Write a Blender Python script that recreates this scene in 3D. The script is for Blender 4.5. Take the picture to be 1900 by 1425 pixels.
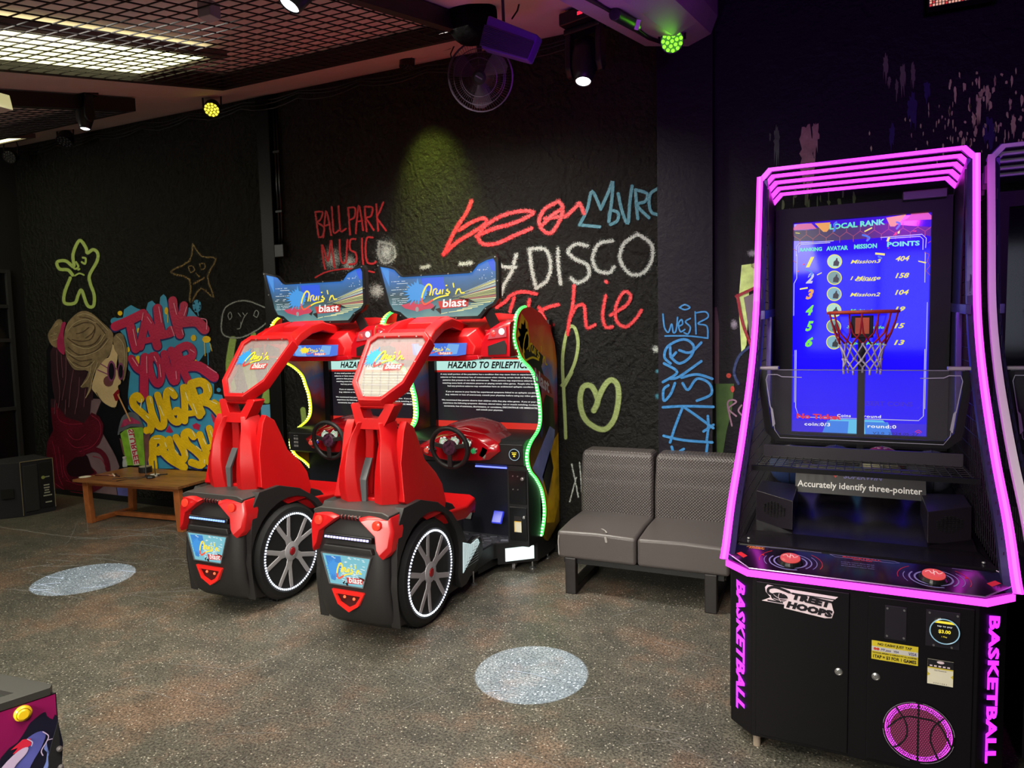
import bpy, bmesh, math, random
from mathutils import Vector, Matrix
from mathutils.noise import noise as pnoise
random.seed(7)
SC = bpy.context.scene
COL = SC.collection
PI = math.pi
for o in list(bpy.data.objects): bpy.data.objects.remove(o)

# ---------------------------------------------------------------- camera
F_PX, CAM_H = 1290.0, 1.65
YAW, PIT, ROL = math.radians(24.1), math.radians(-4.4), math.radians(-1.27)
FW = Vector((-math.sin(YAW)*math.cos(PIT), math.cos(YAW)*math.cos(PIT), math.sin(PIT)))
_r = FW.cross(Vector((0, 0, 1))).normalized(); _u = _r.cross(FW)
RT = _r*math.cos(ROL) + _u*math.sin(ROL); UP = RT.cross(FW)
CAM = Vector((0, 0, CAM_H))
cd = bpy.data.cameras.new('camera'); cam = bpy.data.objects.new('camera', cd); COL.objects.link(cam)
m3 = Matrix((RT, UP, -FW)).transposed().to_4x4(); m3.translation = CAM
cam.matrix_world = m3
cd.sensor_width = 36; cd.lens = F_PX/1900*36; cd.clip_start = 0.05; cd.clip_end = 60
SC.camera = cam
SC.view_settings.view_transform = 'Standard'; SC.view_settings.look = 'None'
SC.view_settings.exposure = 0.0; SC.view_settings.gamma = 1.0
SC.view_settings.use_curve_mapping = False

# ---------------------------------------------------------------- world and the room's lamps with added fills
w = bpy.data.worlds.new('world'); SC.world = w; w.use_nodes = True
w.node_tree.nodes['Background'].inputs[0].default_value = (0.35, 0.33, 0.38, 1)
w.node_tree.nodes['Background'].inputs[1].default_value = 0.02

def lamp(name, kind, loc, energy, color=(1, 1, 1), target=None, **kw):
    d = bpy.data.lights.new(name, kind); d.energy = energy; d.color = color
    o = bpy.data.objects.new(name, d); COL.objects.link(o); o.location = loc
    if target is not None:
        o.rotation_euler = (Vector(target)-Vector(loc)).to_track_quat('-Z', 'Y').to_euler()
    for k, v in kw.items(): setattr(d, k, v)
    return o
# lamps under the two lit ceiling panels, plus added fills where none is seen
lamp('panel_and_fill_lamp', 'AREA', (-0.75, 0.9, 2.60), 66, (1, 0.95, 0.80), (-0.85, 2.3, 0), shape='RECTANGLE', size=0.8, size_y=1.6, spread=math.radians(125))  # fill added for the near floor, no panel built above it
lamp('panel_and_fill_lamp', 'AREA', (-3.4, 2.0, 2.95), 50, (1, 0.97, 0.84), (-3.0, 2.5, 0), shape='RECTANGLE', size=0.8, size_y=1.8, spread=math.radians(135))
lamp('panel_and_fill_lamp', 'AREA', (-2.0, -1.6, 2.16), 80, (1, 0.95, 0.85), (-2.0, 1.6, 0.4), shape='RECTANGLE', size=1.6, size_y=1.0, spread=math.radians(80))  # fill added behind the camera for the seat backs
lamp('panel_and_fill_lamp', 'AREA', (-2.2, 3.35, 3.22), 62, (1, 0.97, 0.86), (-2.0, 4.45, 0.6), shape='RECTANGLE', size=0.9, size_y=0.5, spread=math.radians(120))  # added above the racers to graze the wall; no panel here
lamp('panel_and_fill_lamp', 'AREA', (-6.4, 2.2, 3.0), 34, (1.0, 0.96, 0.9), (-6.0, 4.6, 0.9), shape='RECTANGLE', size=0.8, size_y=1.6)


# ---------------------------------------------------------------- helpers: photo geometry
def ray(x, y): return FW + RT*((x-950)/F_PX) + UP*((712.5-y)/F_PX)
def at_y(x, y, Y):
    d = ray(x, y); return CAM + d*(Y/d.y)
def at_z(x, y, Z=0.0):
    d = ray(x, y); return CAM + d*((Z-CAM_H)/d.z)
RAKE = 0.2317; WALL_Y = 4.75; CEIL_Z = 3.70
def ceil_z(Y, off=0.0): return CEIL_Z - off + RAKE*(Y-WALL_Y)
def at_ceil(x, y, off=0.0):
    d = ray(x, y); t = (CEIL_Z-off-RAKE*WALL_Y-CAM_H)/(d.z-RAKE*d.y); return CAM + d*t

# ---------------------------------------------------------------- helpers: materials
def srgb(*c):
    if max(c) > 1.0: c = [v/255 for v in c]
    return tuple((v/12.92 if v <= 0.04045 else ((v+0.055)/1.055)**2.4) for v in c)
MATS = {}
def mat(name, col=(0.5, 0.5, 0.5), rough=0.5, metal=0.0, emit=None, es=1.0, bump=0.0, bscale=60, var=0.0, vscale=8, spec=0.5, coat=0.0, alpha=1.0, trans=0.0, ior=1.45):
    if name in MATS: return MATS[name]
    m = bpy.data.materials.new(name); m.use_nodes = True; nt = m.node_tree; n = nt.nodes; l = nt.links
    b = n['Principled BSDF']; c4 = tuple(col)+(1,)
    b.inputs['Base Color'].default_value = c4; b.inputs['Roughness'].default_value = rough
    b.inputs['Metallic'].default_value = metal; b.inputs['Specular IOR Level'].default_value = spec
    b.inputs['Coat Weight'].default_value = coat; b.inputs['Coat Roughness'].default_value = 0.08
    b.inputs['Transmission Weight'].default_value = trans; b.inputs['IOR'].default_value = ior
    b.inputs['Alpha'].default_value = alpha
    if emit is not None:
        b.inputs['Emission Color'].default_value = tuple(emit)+(1,); b.inputs['Emission Strength'].default_value = es
    tc = n.new('ShaderNodeTexCoord')
    if var > 0:
        nz = n.new('ShaderNodeTexNoise'); nz.inputs['Scale'].default_value = vscale; nz.inputs['Detail'].default_value = 5
        l.new(tc.outputs['Object'], nz.inputs['Vector'])
        mx = n.new('ShaderNodeMixRGB'); mx.blend_type = 'MULTIPLY'; mx.inputs[0].default_value = 1
        rp = n.new('ShaderNodeMapRange'); rp.inputs['From Min'].default_value = 0.3; rp.inputs['From Max'].default_value = 0.7
        rp.inputs['To Min'].default_value = 1-var; rp.inputs['To Max'].default_value = 1+var
        l.new(nz.outputs['Fac'], rp.inputs['Value']); l.new(rp.outputs[0], mx.inputs[2]); mx.inputs[1].default_value = c4
        l.new(mx.outputs[0], b.inputs['Base Color'])
    if bump > 0:
        nb = n.new('ShaderNodeTexNoise'); nb.inputs['Scale'].default_value = bscale; nb.inputs['Detail'].default_value = 4
        l.new(tc.outputs['Object'], nb.inputs['Vector'])
        bp = n.new('ShaderNodeBump'); bp.inputs['Strength'].default_value = bump; bp.inputs['Distance'].default_value = 0.01
        l.new(nb.outputs['Fac'], bp.inputs['Height']); l.new(bp.outputs[0], b.inputs['Normal'])
    MATS[name] = m; return m
def glow(name, col, s=1.0):
    """something that gives off light"""
    if name in MATS: return MATS[name]
    m = bpy.data.materials.new(name); m.use_nodes = True; nt = m.node_tree
    b = nt.nodes['Principled BSDF']; b.inputs['Base Color'].default_value = (0.02, 0.02, 0.02, 1); b.inputs['Roughness'].default_value = 0.25
    b.inputs['Emission Color'].default_value = tuple(col)+(1,); b.inputs['Emission Strength'].default_value = s
    MATS[name] = m; return m
def spray(name, col, soft=0.45, grain=0.5, gscale=120, rough=0.55, dens=1.25):
    """spray paint: fades out across the stroke (uv.x = -1..1) in a speckle"""
    if name in MATS: return MATS[name]
    m = bpy.data.materials.new(name); m.use_nodes = True; nt = m.node_tree; n = nt.nodes; l = nt.links
    b = n['Principled BSDF']; b.inputs['Base Color'].default_value = tuple(col)+(1,); b.inputs['Roughness'].default_value = rough
    uv = n.new('ShaderNodeUVMap'); sp = n.new('ShaderNodeSeparateXYZ'); l.new(uv.outputs[0], sp.inputs[0])
    ab = n.new('ShaderNodeMath'); ab.operation = 'ABSOLUTE'; l.new(sp.outputs[0], ab.inputs[0])
    mr = n.new('ShaderNodeMapRange'); mr.interpolation_type = 'SMOOTHSTEP'
    mr.inputs['From Min'].default_value = 1.0; mr.inputs['From Max'].default_value = 1-soft; mr.inputs['To Min'].default_value = 0; mr.inputs['To Max'].default_value = dens
    l.new(ab.outputs[0], mr.inputs['Value'])
    tc = n.new('ShaderNodeTexCoord'); nz = n.new('ShaderNodeTexNoise'); nz.inputs['Scale'].default_value = gscale; nz.inputs['Detail'].default_value = 2
    l.new(tc.outputs['Object'], nz.inputs['Vector'])
    nr = n.new('ShaderNodeMapRange'); nr.inputs['From Min'].default_value = 0.3; nr.inputs['From Max'].default_value = 0.7; nr.inputs['To Min'].default_value = -grain; nr.inputs['To Max'].default_value = grain*0.4
    l.new(nz.outputs['Fac'], nr.inputs['Value'])
    ad = n.new('ShaderNodeMath'); ad.operation = 'ADD'; ad.use_clamp = True; l.new(mr.outputs[0], ad.inputs[0]); l.new(nr.outputs[0], ad.inputs[1])
    l.new(ad.outputs[0], b.inputs['Alpha'])
    nb = n.new('ShaderNodeTexNoise'); nb.inputs['Scale'].default_value = 45; nb.inputs['Detail'].default_value = 4; l.new(tc.outputs['Object'], nb.inputs['Vector'])
    bp = n.new('ShaderNodeBump'); bp.inputs['Strength'].default_value = 0.6; bp.inputs['Distance'].default_value = 0.012; l.new(nb.outputs['Fac'], bp.inputs['Height']); l.new(bp.outputs[0], b.inputs['Normal'])
    MATS[name] = m; return m

# ---------------------------------------------------------------- helpers: meshes
class M:
    def __init__(s): s.b = bmesh.new(); s.uv = s.b.loops.layers.uv.new('UVMap')
    def quadbox(s, c):
        v = [s.b.verts.new(p) for p in c]
        for f in ((0,3,2,1),(4,5,6,7),(0,1,5,4),(1,2,6,5),(2,3,7,6),(3,0,4,7)): s.b.faces.new([v[i] for i in f])
        return s
    def box(s, x0, x1, y0, y1, z0, z1):
        return s.quadbox([(x0,y0,z0),(x1,y0,z0),(x1,y1,z0),(x0,y1,z0),(x0,y0,z1),(x1,y0,z1),(x1,y1,z1),(x0,y1,z1)])
    def obox(s, c, size, rot=(0, 0, 0)):
        from mathutils import Euler
        R = Euler(rot).to_matrix(); c = Vector(c); h = [q/2 for q in size]
        P = [(-1,-1,-1),(1,-1,-1),(1,1,-1),(-1,1,-1),(-1,-1,1),(1,-1,1),(1,1,1),(-1,1,1)]
        return s.quadbox([c+R@Vector((p[0]*h[0], p[1]*h[1], p[2]*h[2])) for p in P])
    def bar(s, a, b, w, h=None, up=(0, 0, 1)):
        a = Vector(a); b = Vector(b); d = (b-a).normalized(); u = Vector(up)
        if abs(d.dot(u)) > 0.99: u = Vector((0, 1, 0))
        r = d.cross(u).normalized()*(w/2); t = r.normalized().cross(d)*((h or w)/2)
        return s.quadbox([a-r-t, a+r-t, b+r-t, b-r-t, a-r+t, a+r+t, b+r+t, b-r+t])
    def rings(s, R, cap=True, closed=False):
        V = [[s.b.verts.new(p) for p in r] for r in R]; n = len(V[0])
        pairs = list(zip(V, V[1:])) + ([(V[-1], V[0])] if closed else [])
        for a, b in pairs:
            for i in range(n):
                j = (i+1) % n
                try: s.b.faces.new((a[i], a[j], b[j], b[i]))
                except ValueError: pass
        if cap and not closed:
            s.b.faces.new(V[0][::-1]); s.b.faces.new(V[-1])
        return s
    def cyl(s, a, b, r0, r1=None, n=16, cap=True):
        a = Vector(a); b = Vector(b); r1 = r0 if r1 is None else r1; d = (b-a).normalized()
        u = d.orthogonal().normalized(); v = d.cross(u)
        return s.rings([[p + (u*math.cos(2*PI*i/n)+v*math.sin(2*PI*i/n))*r for i in range(n)] for p, r in ((a, r0), (b, r1))], cap)
    def lathe(s, prof, c=(0, 0, 0), axis=(0, 0, 1), n=24, cap=True):
        c = Vector(c); d = Vector(axis).normalized(); u = d.orthogonal().normalized(); v = d.cross(u)
        return s.rings([[c+d*h+(u*math.cos(2*PI*i/n)+v*math.sin(2*PI*i/n))*max(r, 1e-4) for i in range(n)] for r, h in prof], cap)
    def tube(s, pts, r, n=6, closed=False):
        P = [Vector(p) for p in pts]; R = []; N = len(P); u = None
        for i, p in enumerate(P):
            if closed: d = P[(i+1) % N]-P[i-1]
            else: d = P[min(i+1, N-1)]-P[max(i-1, 0)]
            d.normalize()
            if u is None: u = d.orthogonal().normalized()
            else: u = (u-d*u.dot(d)).normalized()
            v = d.cross(u); rr = r[i] if isinstance(r, (list, tuple)) else r
            R.append([p+(u*math.cos(2*PI*k/n)+v*math.sin(2*PI*k/n))*rr for k in range(n)])
        return s.rings(R, True, closed)
    def sphere(s, c, r, n=16, sc=(1, 1, 1)):
        prof = [(math.sin(PI*i/10), -math.cos(PI*i/10)) for i in range(11)]
        c = Vector(c)
        R = [[c+Vector((math.cos(2*PI*k/n)*max(a, 1e-3)*r*sc[0], math.sin(2*PI*k/n)*max(a, 1e-3)*r*sc[1], b*r*sc[2])) for k in range(n)] for a, b in prof]
        return s.rings(R)
    def prism(s, poly, axis, a0, a1):
        f = {'x': lambda p, a: (a, p[0], p[1]), 'y': lambda p, a: (p[0], a, p[1]), 'z': lambda p, a: (p[0], p[1], a)}[axis]
        A = [s.b.verts.new(f(p, a0)) for p in poly]; B = [s.b.verts.new(f(p, a1)) for p in poly]; n = len(poly)
        fs = [s.b.faces.new(A), s.b.faces.new(B[::-1])]
        for i in range(n): s.b.faces.new((A[i], B[i], B[(i+1) % n], A[(i+1) % n]))
        for f_ in fs: f_.normal_update()
        bmesh.ops.triangulate(s.b, faces=fs, ngon_method='EAR_CLIP'); return s
    def frame(s, outer, inner, axis, a0, a1):
        """ring between two polygons with equal vertex count, extruded"""
        f = {'x': lambda p, a: (a, p[0], p[1]), 'y': lambda p, a: (p[0], a, p[1]), 'z': lambda p, a: (p[0], p[1], a)}[axis]
        return s.rings([[f(p, a0) for p in outer], [f(p, a1) for p in outer], [f(p, a1) for p in inner], [f(p, a0) for p in inner]], False, True)
    def strip(s, A, B, thick=None):
        a = [s.b.verts.new(p) for p in A]; b = [s.b.verts.new(p) for p in B]
        for i in range(len(a)-1): s.b.faces.new((a[i], a[i+1], b[i+1], b[i]))
        return s
def obj(name, m, material, parent=None, label=None, smooth=False, bevel=0, kind=None, seg=2, group=None, cat=None, recalc=True, loc=None, rot=None, solid=0, subd=0):
    me = bpy.data.meshes.new(name); b = m.b
    if recalc: bmesh.ops.recalc_face_normals(b, faces=b.faces)
    b.to_mesh(me); b.free(); me.materials.append(material)
    if smooth:
        for p in me.polygons: p.use_smooth = True
    o = bpy.data.objects.new(name, me); COL.objects.link(o)
    if parent is not None: o.parent = parent
    if loc: o.location = loc
    if rot: o.rotation_euler = rot
    if solid:
        md = o.modifiers.new('thickness', 'SOLIDIFY'); md.thickness = solid; md.offset = 0
    if subd:
        md = o.modifiers.new('subdivision', 'SUBSURF'); md.levels = subd; md.render_levels = subd
    if bevel:
        md = o.modifiers.new('bevel', 'BEVEL'); md.width = bevel; md.segments = seg; md.limit_method = 'ANGLE'; md.angle_limit = math.radians(35)
        if smooth is not None:
            for p in me.polygons: p.use_smooth = True
            md.harden_normals = False
            w = o.modifiers.new('normals', 'WEIGHTED_NORMAL'); w.keep_sharp = False
    if label: o['label'] = label
    if kind: o['kind'] = kind
    if group: o['group'] = group
    if cat: o['category'] = cat
    return o
def thing(name, label, cat, loc=(0, 0, 0), rotz=0, group=None):
    o = bpy.data.objects.new(name, None); COL.objects.link(o); o.empty_display_size = 0.1
    o.location = loc; o.rotation_euler = (0, 0, rotz); o['label'] = label; o['category'] = cat
    if group: o['group'] = group
    return o
def dup(root, loc, rotz, label):
    r = root.copy(); COL.objects.link(r); r.location = loc; r.rotation_euler = (0, 0, rotz); r['label'] = label
    def rec(src, dst):
        for ch in list(src.children):
            c = ch.copy(); COL.objects.link(c); c.parent = dst; rec(ch, c)
    rec(root, r); return r

# ---------------------------------------------------------------- helpers: drawing flat marks on a surface
def smooth_line(P, k=6, closed=False):
    if len(P) < 3: return list(P)
    out = []; n = len(P)
    rng = range(n if closed else n-1)
    for i in rng:
        p1, p2 = P[i], P[(i+1) % n]
        p0 = P[i-1] if (closed or i > 0) else p1
        p3 = P[(i+2) % n] if (closed or i+2 < n) else p2
        for j in range(k):
            t = j/k
            out.append(tuple(0.5*((2*p1[a])+(-p0[a]+p2[a])*t+(2*p0[a]-5*p1[a]+4*p2[a]-p3[a])*t*t+(-p0[a]+3*p1[a]-3*p2[a]+p3[a])*t**3) for a in (0, 1)))
    if not closed: out.append(tuple(P[-1]))
    return out
TXT = {}
def text_verts(s, bold=0.0, shear=0.0, space=1.0):
    key = (s, bold, shear, space)
    if key in TXT: return TXT[key]
    c = bpy.data.curves.new('t', 'FONT'); c.body = s; c.offset = bold; c.shear = shear; c.space_character = space
    c.resolution_u = 2; c.fill_mode = 'FRONT'
    o = bpy.data.objects.new('t', c); COL.objects.link(o)
    dg = bpy.context.evaluated_depsgraph_get(); dg.update()
    me = bpy.data.meshes.new_from_object(o.evaluated_get(dg))
    V = [tuple(v.co) for v in me.vertices]; Fc = [tuple(p.vertices) for p in me.polygons]
    bpy.data.objects.remove(o); bpy.data.curves.remove(c); bpy.data.meshes.remove(me)
    if not V: V = [(0, 0, 0)]
    x0 = min(v[0] for v in V); x1 = max(v[0] for v in V); y0 = min(v[1] for v in V); y1 = max(v[1] for v in V)
    V = [((v[0]-x0)/max(x1-x0, 1e-6), (v[1]-y0)/max(y1-y0, 1e-6)) for v in V]
    TXT[key] = (V, Fc, (x1-x0)/max(y1-y0, 1e-6)); return TXT[key]
class Draw:
    """flat marks; f(a, b, lift) gives the 3D point on the surface"""
    def __init__(s, parent, f): s.p = parent; s.f = f
    def fill(s, name, polys, material, lift=1, label=None, grow=False, smooth=0, kind=None):
        m = M()
        for P in polys:
            if smooth: P = smooth_line(P, smooth, True)
            vs = [m.b.verts.new(s.f(a, b, lift)) for a, b in P]
            try: fc = m.b.faces.new(vs)
            except ValueError: continue
            fc.normal_update(); bmesh.ops.triangulate(m.b, faces=[fc], ngon_method='EAR_CLIP')
        return obj(name, m, material, s.p, label, recalc=False, kind=kind or ('stuff' if len(polys) > 1 and not label else None))
    def stroke(s, name, lines, w, material, lift=1, label=None, k=6, closed=False, cap=True, kind=None):
        m = M(); uv = m.uv
        for li, L in enumerate(lines):
            lf = lift+li*0.035; ww = w
            if isinstance(L, tuple) and isinstance(L[0], list): L, ww = L
            P = smooth_line(L, k, closed); n = len(P)
            if n < 2: continue
            A = []; B = []
            for i, p in enumerate(P):
                if closed: q0, q1 = P[i-1], P[(i+1) % n]
                else: q0, q1 = P[max(i-1, 0)], P[min(i+1, n-1)]
                dx, dy = q1[0]-q0[0], q1[1]-q0[1]; d = math.hypot(dx, dy) or 1
                nx, ny = -dy/d*ww/2, dx/d*ww/2
                A.append((p[0]+nx, p[1]+ny)); B.append((p[0]-nx, p[1]-ny))
            va = [m.b.verts.new(s.f(a, b, lf+.3*i/n)) for i, (a, b) in enumerate(A)]; vb = [m.b.verts.new(s.f(a, b, lf+.3*i/n)) for i, (a, b) in enumerate(B)]
            for i in range(n if closed else n-1):
                j = (i+1) % n
                fc = m.b.faces.new((va[i], va[j], vb[j], vb[i]))
                for lp, u in zip(fc.loops, (1, 1, -1, -1)): lp[uv].uv = (u, 0)
            if cap and not closed:
                for end, pin in ((0, 1), (n-1, n-2)):
                    lc = lf+.015+.3*end/n
                    c = P[end]; dx, dy = c[0]-P[pin][0], c[1]-P[pin][1]; a0 = math.atan2(dy, dx)
                    vc = m.b.verts.new(s.f(c[0], c[1], lc)); rim = []
                    for q in range(7):
                        an = a0-PI/2+PI*q/6; rim.append(m.b.verts.new(s.f(c[0]+math.cos(an)*ww/2, c[1]+math.sin(an)*ww/2, lc)))
                    for q in range(6):
                        fc = m.b.faces.new((vc, rim[q], rim[q+1]))
                        for lp, u in zip(fc.loops, (0, 1, 1)): lp[uv].uv = (u, 0)
        return obj(name, m, material, s.p, label, recalc=False, kind=kind)
    def dots(s, name, C, material, lift=1, label=None, n=12, kind=None):
        m = M()
        for c in C:
            x, y, rx = c[:3]; ry = c[3] if len(c) > 3 else rx
            vc = m.b.verts.new(s.f(x, y, lift)); R = [m.b.verts.new(s.f(x+rx*math.cos(2*PI*i/n), y+ry*math.sin(2*PI*i/n), lift)) for i in range(n)]
            for i in range(n):
                fc = m.b.faces.new((vc, R[i], R[(i+1) % n]))
                for lp, u in zip(fc.loops, (0, 1, 1)): lp[m.uv].uv = (u, 0)
        return obj(name, m, material, s.p, label, recalc=False, kind=kind)
    def text(s, name, items, material, lift=1, label=None, bold=0.0, shear=0.0, space=1.0):
        """items: (string, quad) with quad = bottom-left, bottom-right, top-right, top-left, or (x0, y0, x1, y1)"""
        m = M()
        for st, Q in items:
            if not isinstance(Q[0], (tuple, list)):
                x0, y0, x1, y1 = Q; Q = ((x0, y0), (x1, y0), (x1, y1), (x0, y1))
            V, Fc, asp = text_verts(st, bold, shear, space)
            vs = []
            for u, v in V:
                a = [(Q[0][k]*(1-u)+Q[1][k]*u)*(1-v)+(Q[3][k]*(1-u)+Q[2][k]*u)*v for k in (0, 1)]
                vs.append(m.b.verts.new(s.f(a[0], a[1], lift)))
            for fc in Fc:
                try: m.b.faces.new([vs[i] for i in fc])
                except ValueError: pass
        return obj(name, m, material, s.p, label, recalc=False)
def plane_draw(parent, o, u, v, step=0.0012):
    o = Vector(o); u = Vector(u).normalized(); v = Vector(v).normalized(); n = u.cross(v).normalized()
    return Draw(parent, lambda a, b, k: o+u*a+v*b+n*(k*step))
def structure(name, m, material, parent=None, **k):
    o = obj(name, m, material, parent, **k); o['kind'] = 'structure'; return o

# ================================================================ THE ROOM
def nodes_of(name):
    m = bpy.data.materials.new(name); m.use_nodes = True; MATS[name] = m
    return m, m.node_tree.nodes, m.node_tree.links, m.node_tree.nodes['Principled BSDF']
def floor_material():
    m, n, l, b = nodes_of('speckled vinyl')
    tc = n.new('ShaderNodeTexCoord')
    def noise(sc, det=4, rough=0.5):
        q = n.new('ShaderNodeTexNoise'); q.inputs['Scale'].default_value = sc; q.inputs['Detail'].default_value = det; q.inputs['Roughness'].default_value = rough
        l.new(tc.outputs['Object'], q.inputs['Vector']); return q.outputs['Fac']
    def ramp(src, stops):
        r = n.new('ShaderNodeValToRGB'); e = r.color_ramp.elements
        while len(e) < len(stops): e.new(0.5)
        for el, (p, c) in zip(e, stops): el.position = p; el.color = tuple(c)+(1,)
        l.new(src, r.inputs[0]); return r.outputs[0]
    base = ramp(noise(1.6, 7, 0.65), [(0.40, (0.078, 0.076, 0.064)), (0.50, (0.098, 0.092, 0.076)), (0.62, (0.150, 0.106, 0.078))])
    grime = ramp(noise(7, 6, 0.7), [(0.3, (0.62, 0.62, 0.62)), (0.7, (1.25, 1.2, 1.15))])
    mx = n.new('ShaderNodeMixRGB'); mx.blend_type = 'MULTIPLY'; mx.inputs[0].default_value = 1; l.new(base, mx.inputs[1]); l.new(grime, mx.inputs[2])
    fine = ramp(noise(95, 3, 0.7), [(0.40, (0.35, 0.35, 0.35)), (0.60, (1.65, 1.65, 1.65))])
    m2 = n.new('ShaderNodeMixRGB'); m2.blend_type = 'MULTIPLY'; m2.inputs[0].default_value = 0.9; l.new(mx.outputs[0], m2.inputs[1]); l.new(fine, m2.inputs[2])
    vo = n.new('ShaderNodeTexVoronoi'); vo.inputs['Scale'].default_value = 62; l.new(tc.outputs['Object'], vo.inputs['Vector'])
    fl = ramp(vo.outputs['Distance'], [(0.14, (1, 1, 1)), (0.26, (0, 0, 0))])
    pick = ramp(noise(40, 1), [(0.46, (0, 0, 0)), (0.56, (1, 1, 1))])
    mm = n.new('ShaderNodeMixRGB'); mm.blend_type = 'MULTIPLY'; mm.inputs[0].default_value = 1; l.new(fl, mm.inputs[1]); l.new(pick, mm.inputs[2])
    m3 = n.new('ShaderNodeMixRGB'); l.new(mm.outputs[0], m3.inputs[0]); l.new(m2.outputs[0], m3.inputs[1]); m3.inputs[2].default_value = (0.50, 0.47, 0.40, 1)
    l.new(m3.outputs[0], b.inputs['Base Color'])
    rr = n.new('ShaderNodeMapRange'); rr.inputs['To Min'].default_value = 0.26; rr.inputs['To Max'].default_value = 0.52; l.new(noise(9, 5, 0.7), rr.inputs['Value']); l.new(rr.outputs[0], b.inputs['Roughness'])
    bp = n.new('ShaderNodeBump'); bp.inputs['Strength'].default_value = 0.22; bp.inputs['Distance'].default_value = 0.004
    l.new(noise(150, 3, 0.6), bp.inputs['Height']); l.new(bp.outputs[0], b.inputs['Normal'])
    return m
def plaster_material(name, col, strength, rough, stroke=True):
    m, n, l, b = nodes_of(name)
    tc = n.new('ShaderNodeTexCoord')
    n1 = n.new('ShaderNodeTexNoise'); n1.inputs['Scale'].default_value = 6.5; n1.inputs['Detail'].default_value = 5; n1.inputs['Distortion'].default_value = 0.5; l.new(tc.outputs['Object'], n1.inputs['Vector'])
    wv = n.new('ShaderNodeTexWave'); wv.inputs['Scale'].default_value = 3.4; wv.inputs['Distortion'].default_value = 16; wv.inputs['Detail'].default_value = 4; wv.inputs['Detail Scale'].default_value = 1.6; l.new(tc.outputs['Object'], wv.inputs['Vector'])
    n2 = n.new('ShaderNodeTexNoise'); n2.inputs['Scale'].default_value = 26; n2.inputs['Detail'].default_value = 9; n2.inputs['Roughness'].default_value = 0.65; l.new(tc.outputs['Object'], n2.inputs['Vector'])
    a = n.new('ShaderNodeMath'); a.operation = 'MULTIPLY_ADD'; l.new(wv.outputs['Fac'], a.inputs[0]); a.inputs[1].default_value = 0.22 if stroke else 0.04
    l.new(n2.outputs['Fac'], a.inputs[2])
    a2 = n.new('ShaderNodeMath'); a2.operation = 'MULTIPLY_ADD'; l.new(n1.outputs['Fac'], a2.inputs[0]); a2.inputs[1].default_value = 0.8; l.new(a.outputs[0], a2.inputs[2])
    bp = n.new('ShaderNodeBump'); bp.inputs['Strength'].default_value = strength; bp.inputs['Distance'].default_value = 0.045
    l.new(a2.outputs[0], bp.inputs['Height']); l.new(bp.outputs[0], b.inputs['Normal'])
    b.inputs['Base Color'].default_value = tuple(col)+(1,); b.inputs['Roughness'].default_value = rough
    b.inputs['Specular IOR Level'].default_value = 0.36 if stroke else 0.18
    return m
FLOOR = floor_material()
PLASTER = plaster_material('black rough plaster', (0.0090, 0.0090, 0.0082), 1.0, 0.30)
SMOOTHWALL = plaster_material('black painted wall', (0.006, 0.004, 0.009), 0.22, 0.50, False)
CEIL = mat('ceiling paint', srgb(205, 185, 182), 0.8, var=0.06, vscale=1.5)
DARK = mat('dark wall paint', (0.012, 0.012, 0.014), 0.6)
BLACK = mat('black metal', (0.010, 0.010, 0.011), 0.42)
BLACKG = mat('black gloss', (0.008, 0.008, 0.009), 0.22)

structure('floor', M().box(-8.0, 4.0, -4.2, 5.0, -0.1, 0), FLOOR)
XP0, XP1 = -1.003, -0.651
WB = structure('wall_back', M().box(-8.0, XP0+0.01, WALL_Y, WALL_Y+0.2, 0, 4.5), PLASTER)
PIL = structure('trim_1', M().box(XP0, XP1, WALL_Y-0.10, WALL_Y+0.2, 0, 4.5), SMOOTHWALL, label='flat black pillar carrying blue lettering')
WR = structure('wall_back_right', M().box(XP1, 4.0, WALL_Y, WALL_Y+0.2, 0, 4.5), SMOOTHWALL)
WL = structure('wall_left', M().box(-8.0, -7.85, -4.2, WALL_Y, 0, 4.4), DARK)
structure('wall_right', M().box(4.0, 4.15, -4.2, WALL_Y, 0, 4.5), DARK)
# raked ceiling, sinking from the back wall towards the camera
m = M(); z0, z1 = ceil_z(-4.2), ceil_z(WALL_Y)
m.quadbox([(-8.0, -4.2, z0), (XP0+0.35, -4.2, z0), (XP0+0.35, WALL_Y, z1), (-8.0, WALL_Y, z1), (-8.0, -4.2, z0+0.1), (XP0+0.35, -4.2, z0+0.1), (XP0+0.35, WALL_Y, z1+0.1), (-8.0, WALL_Y, z1+0.1)])
CE = structure('ceiling', m, CEIL)
structure('ceiling_high', M().box(XP1-0.02, 4.0, -4.2, WALL_Y, 4.4, 4.5), DARK)
m = M(); a, b_ = 0.24, -0.9
Y0, Y1 = -4.0, WALL_Y-0.10
P = lambda Y, dx, off: (dx, Y, ceil_z(Y, off))
m.rings([[P(Y, -1.075, 0), P(Y, -1.075, 0.20), P(Y, -0.80, 0.25), P(Y, -0.66, 0.20), P(Y, -0.62, 0.10), P(Y, -0.62, b_)] for Y in (Y0, Y1)])
structure('ceiling_beam', m, mat('beam paint', srgb(150, 135, 150), 0.7, var=0.08, vscale=3), label='boxed beam running up to the pillar')
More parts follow.
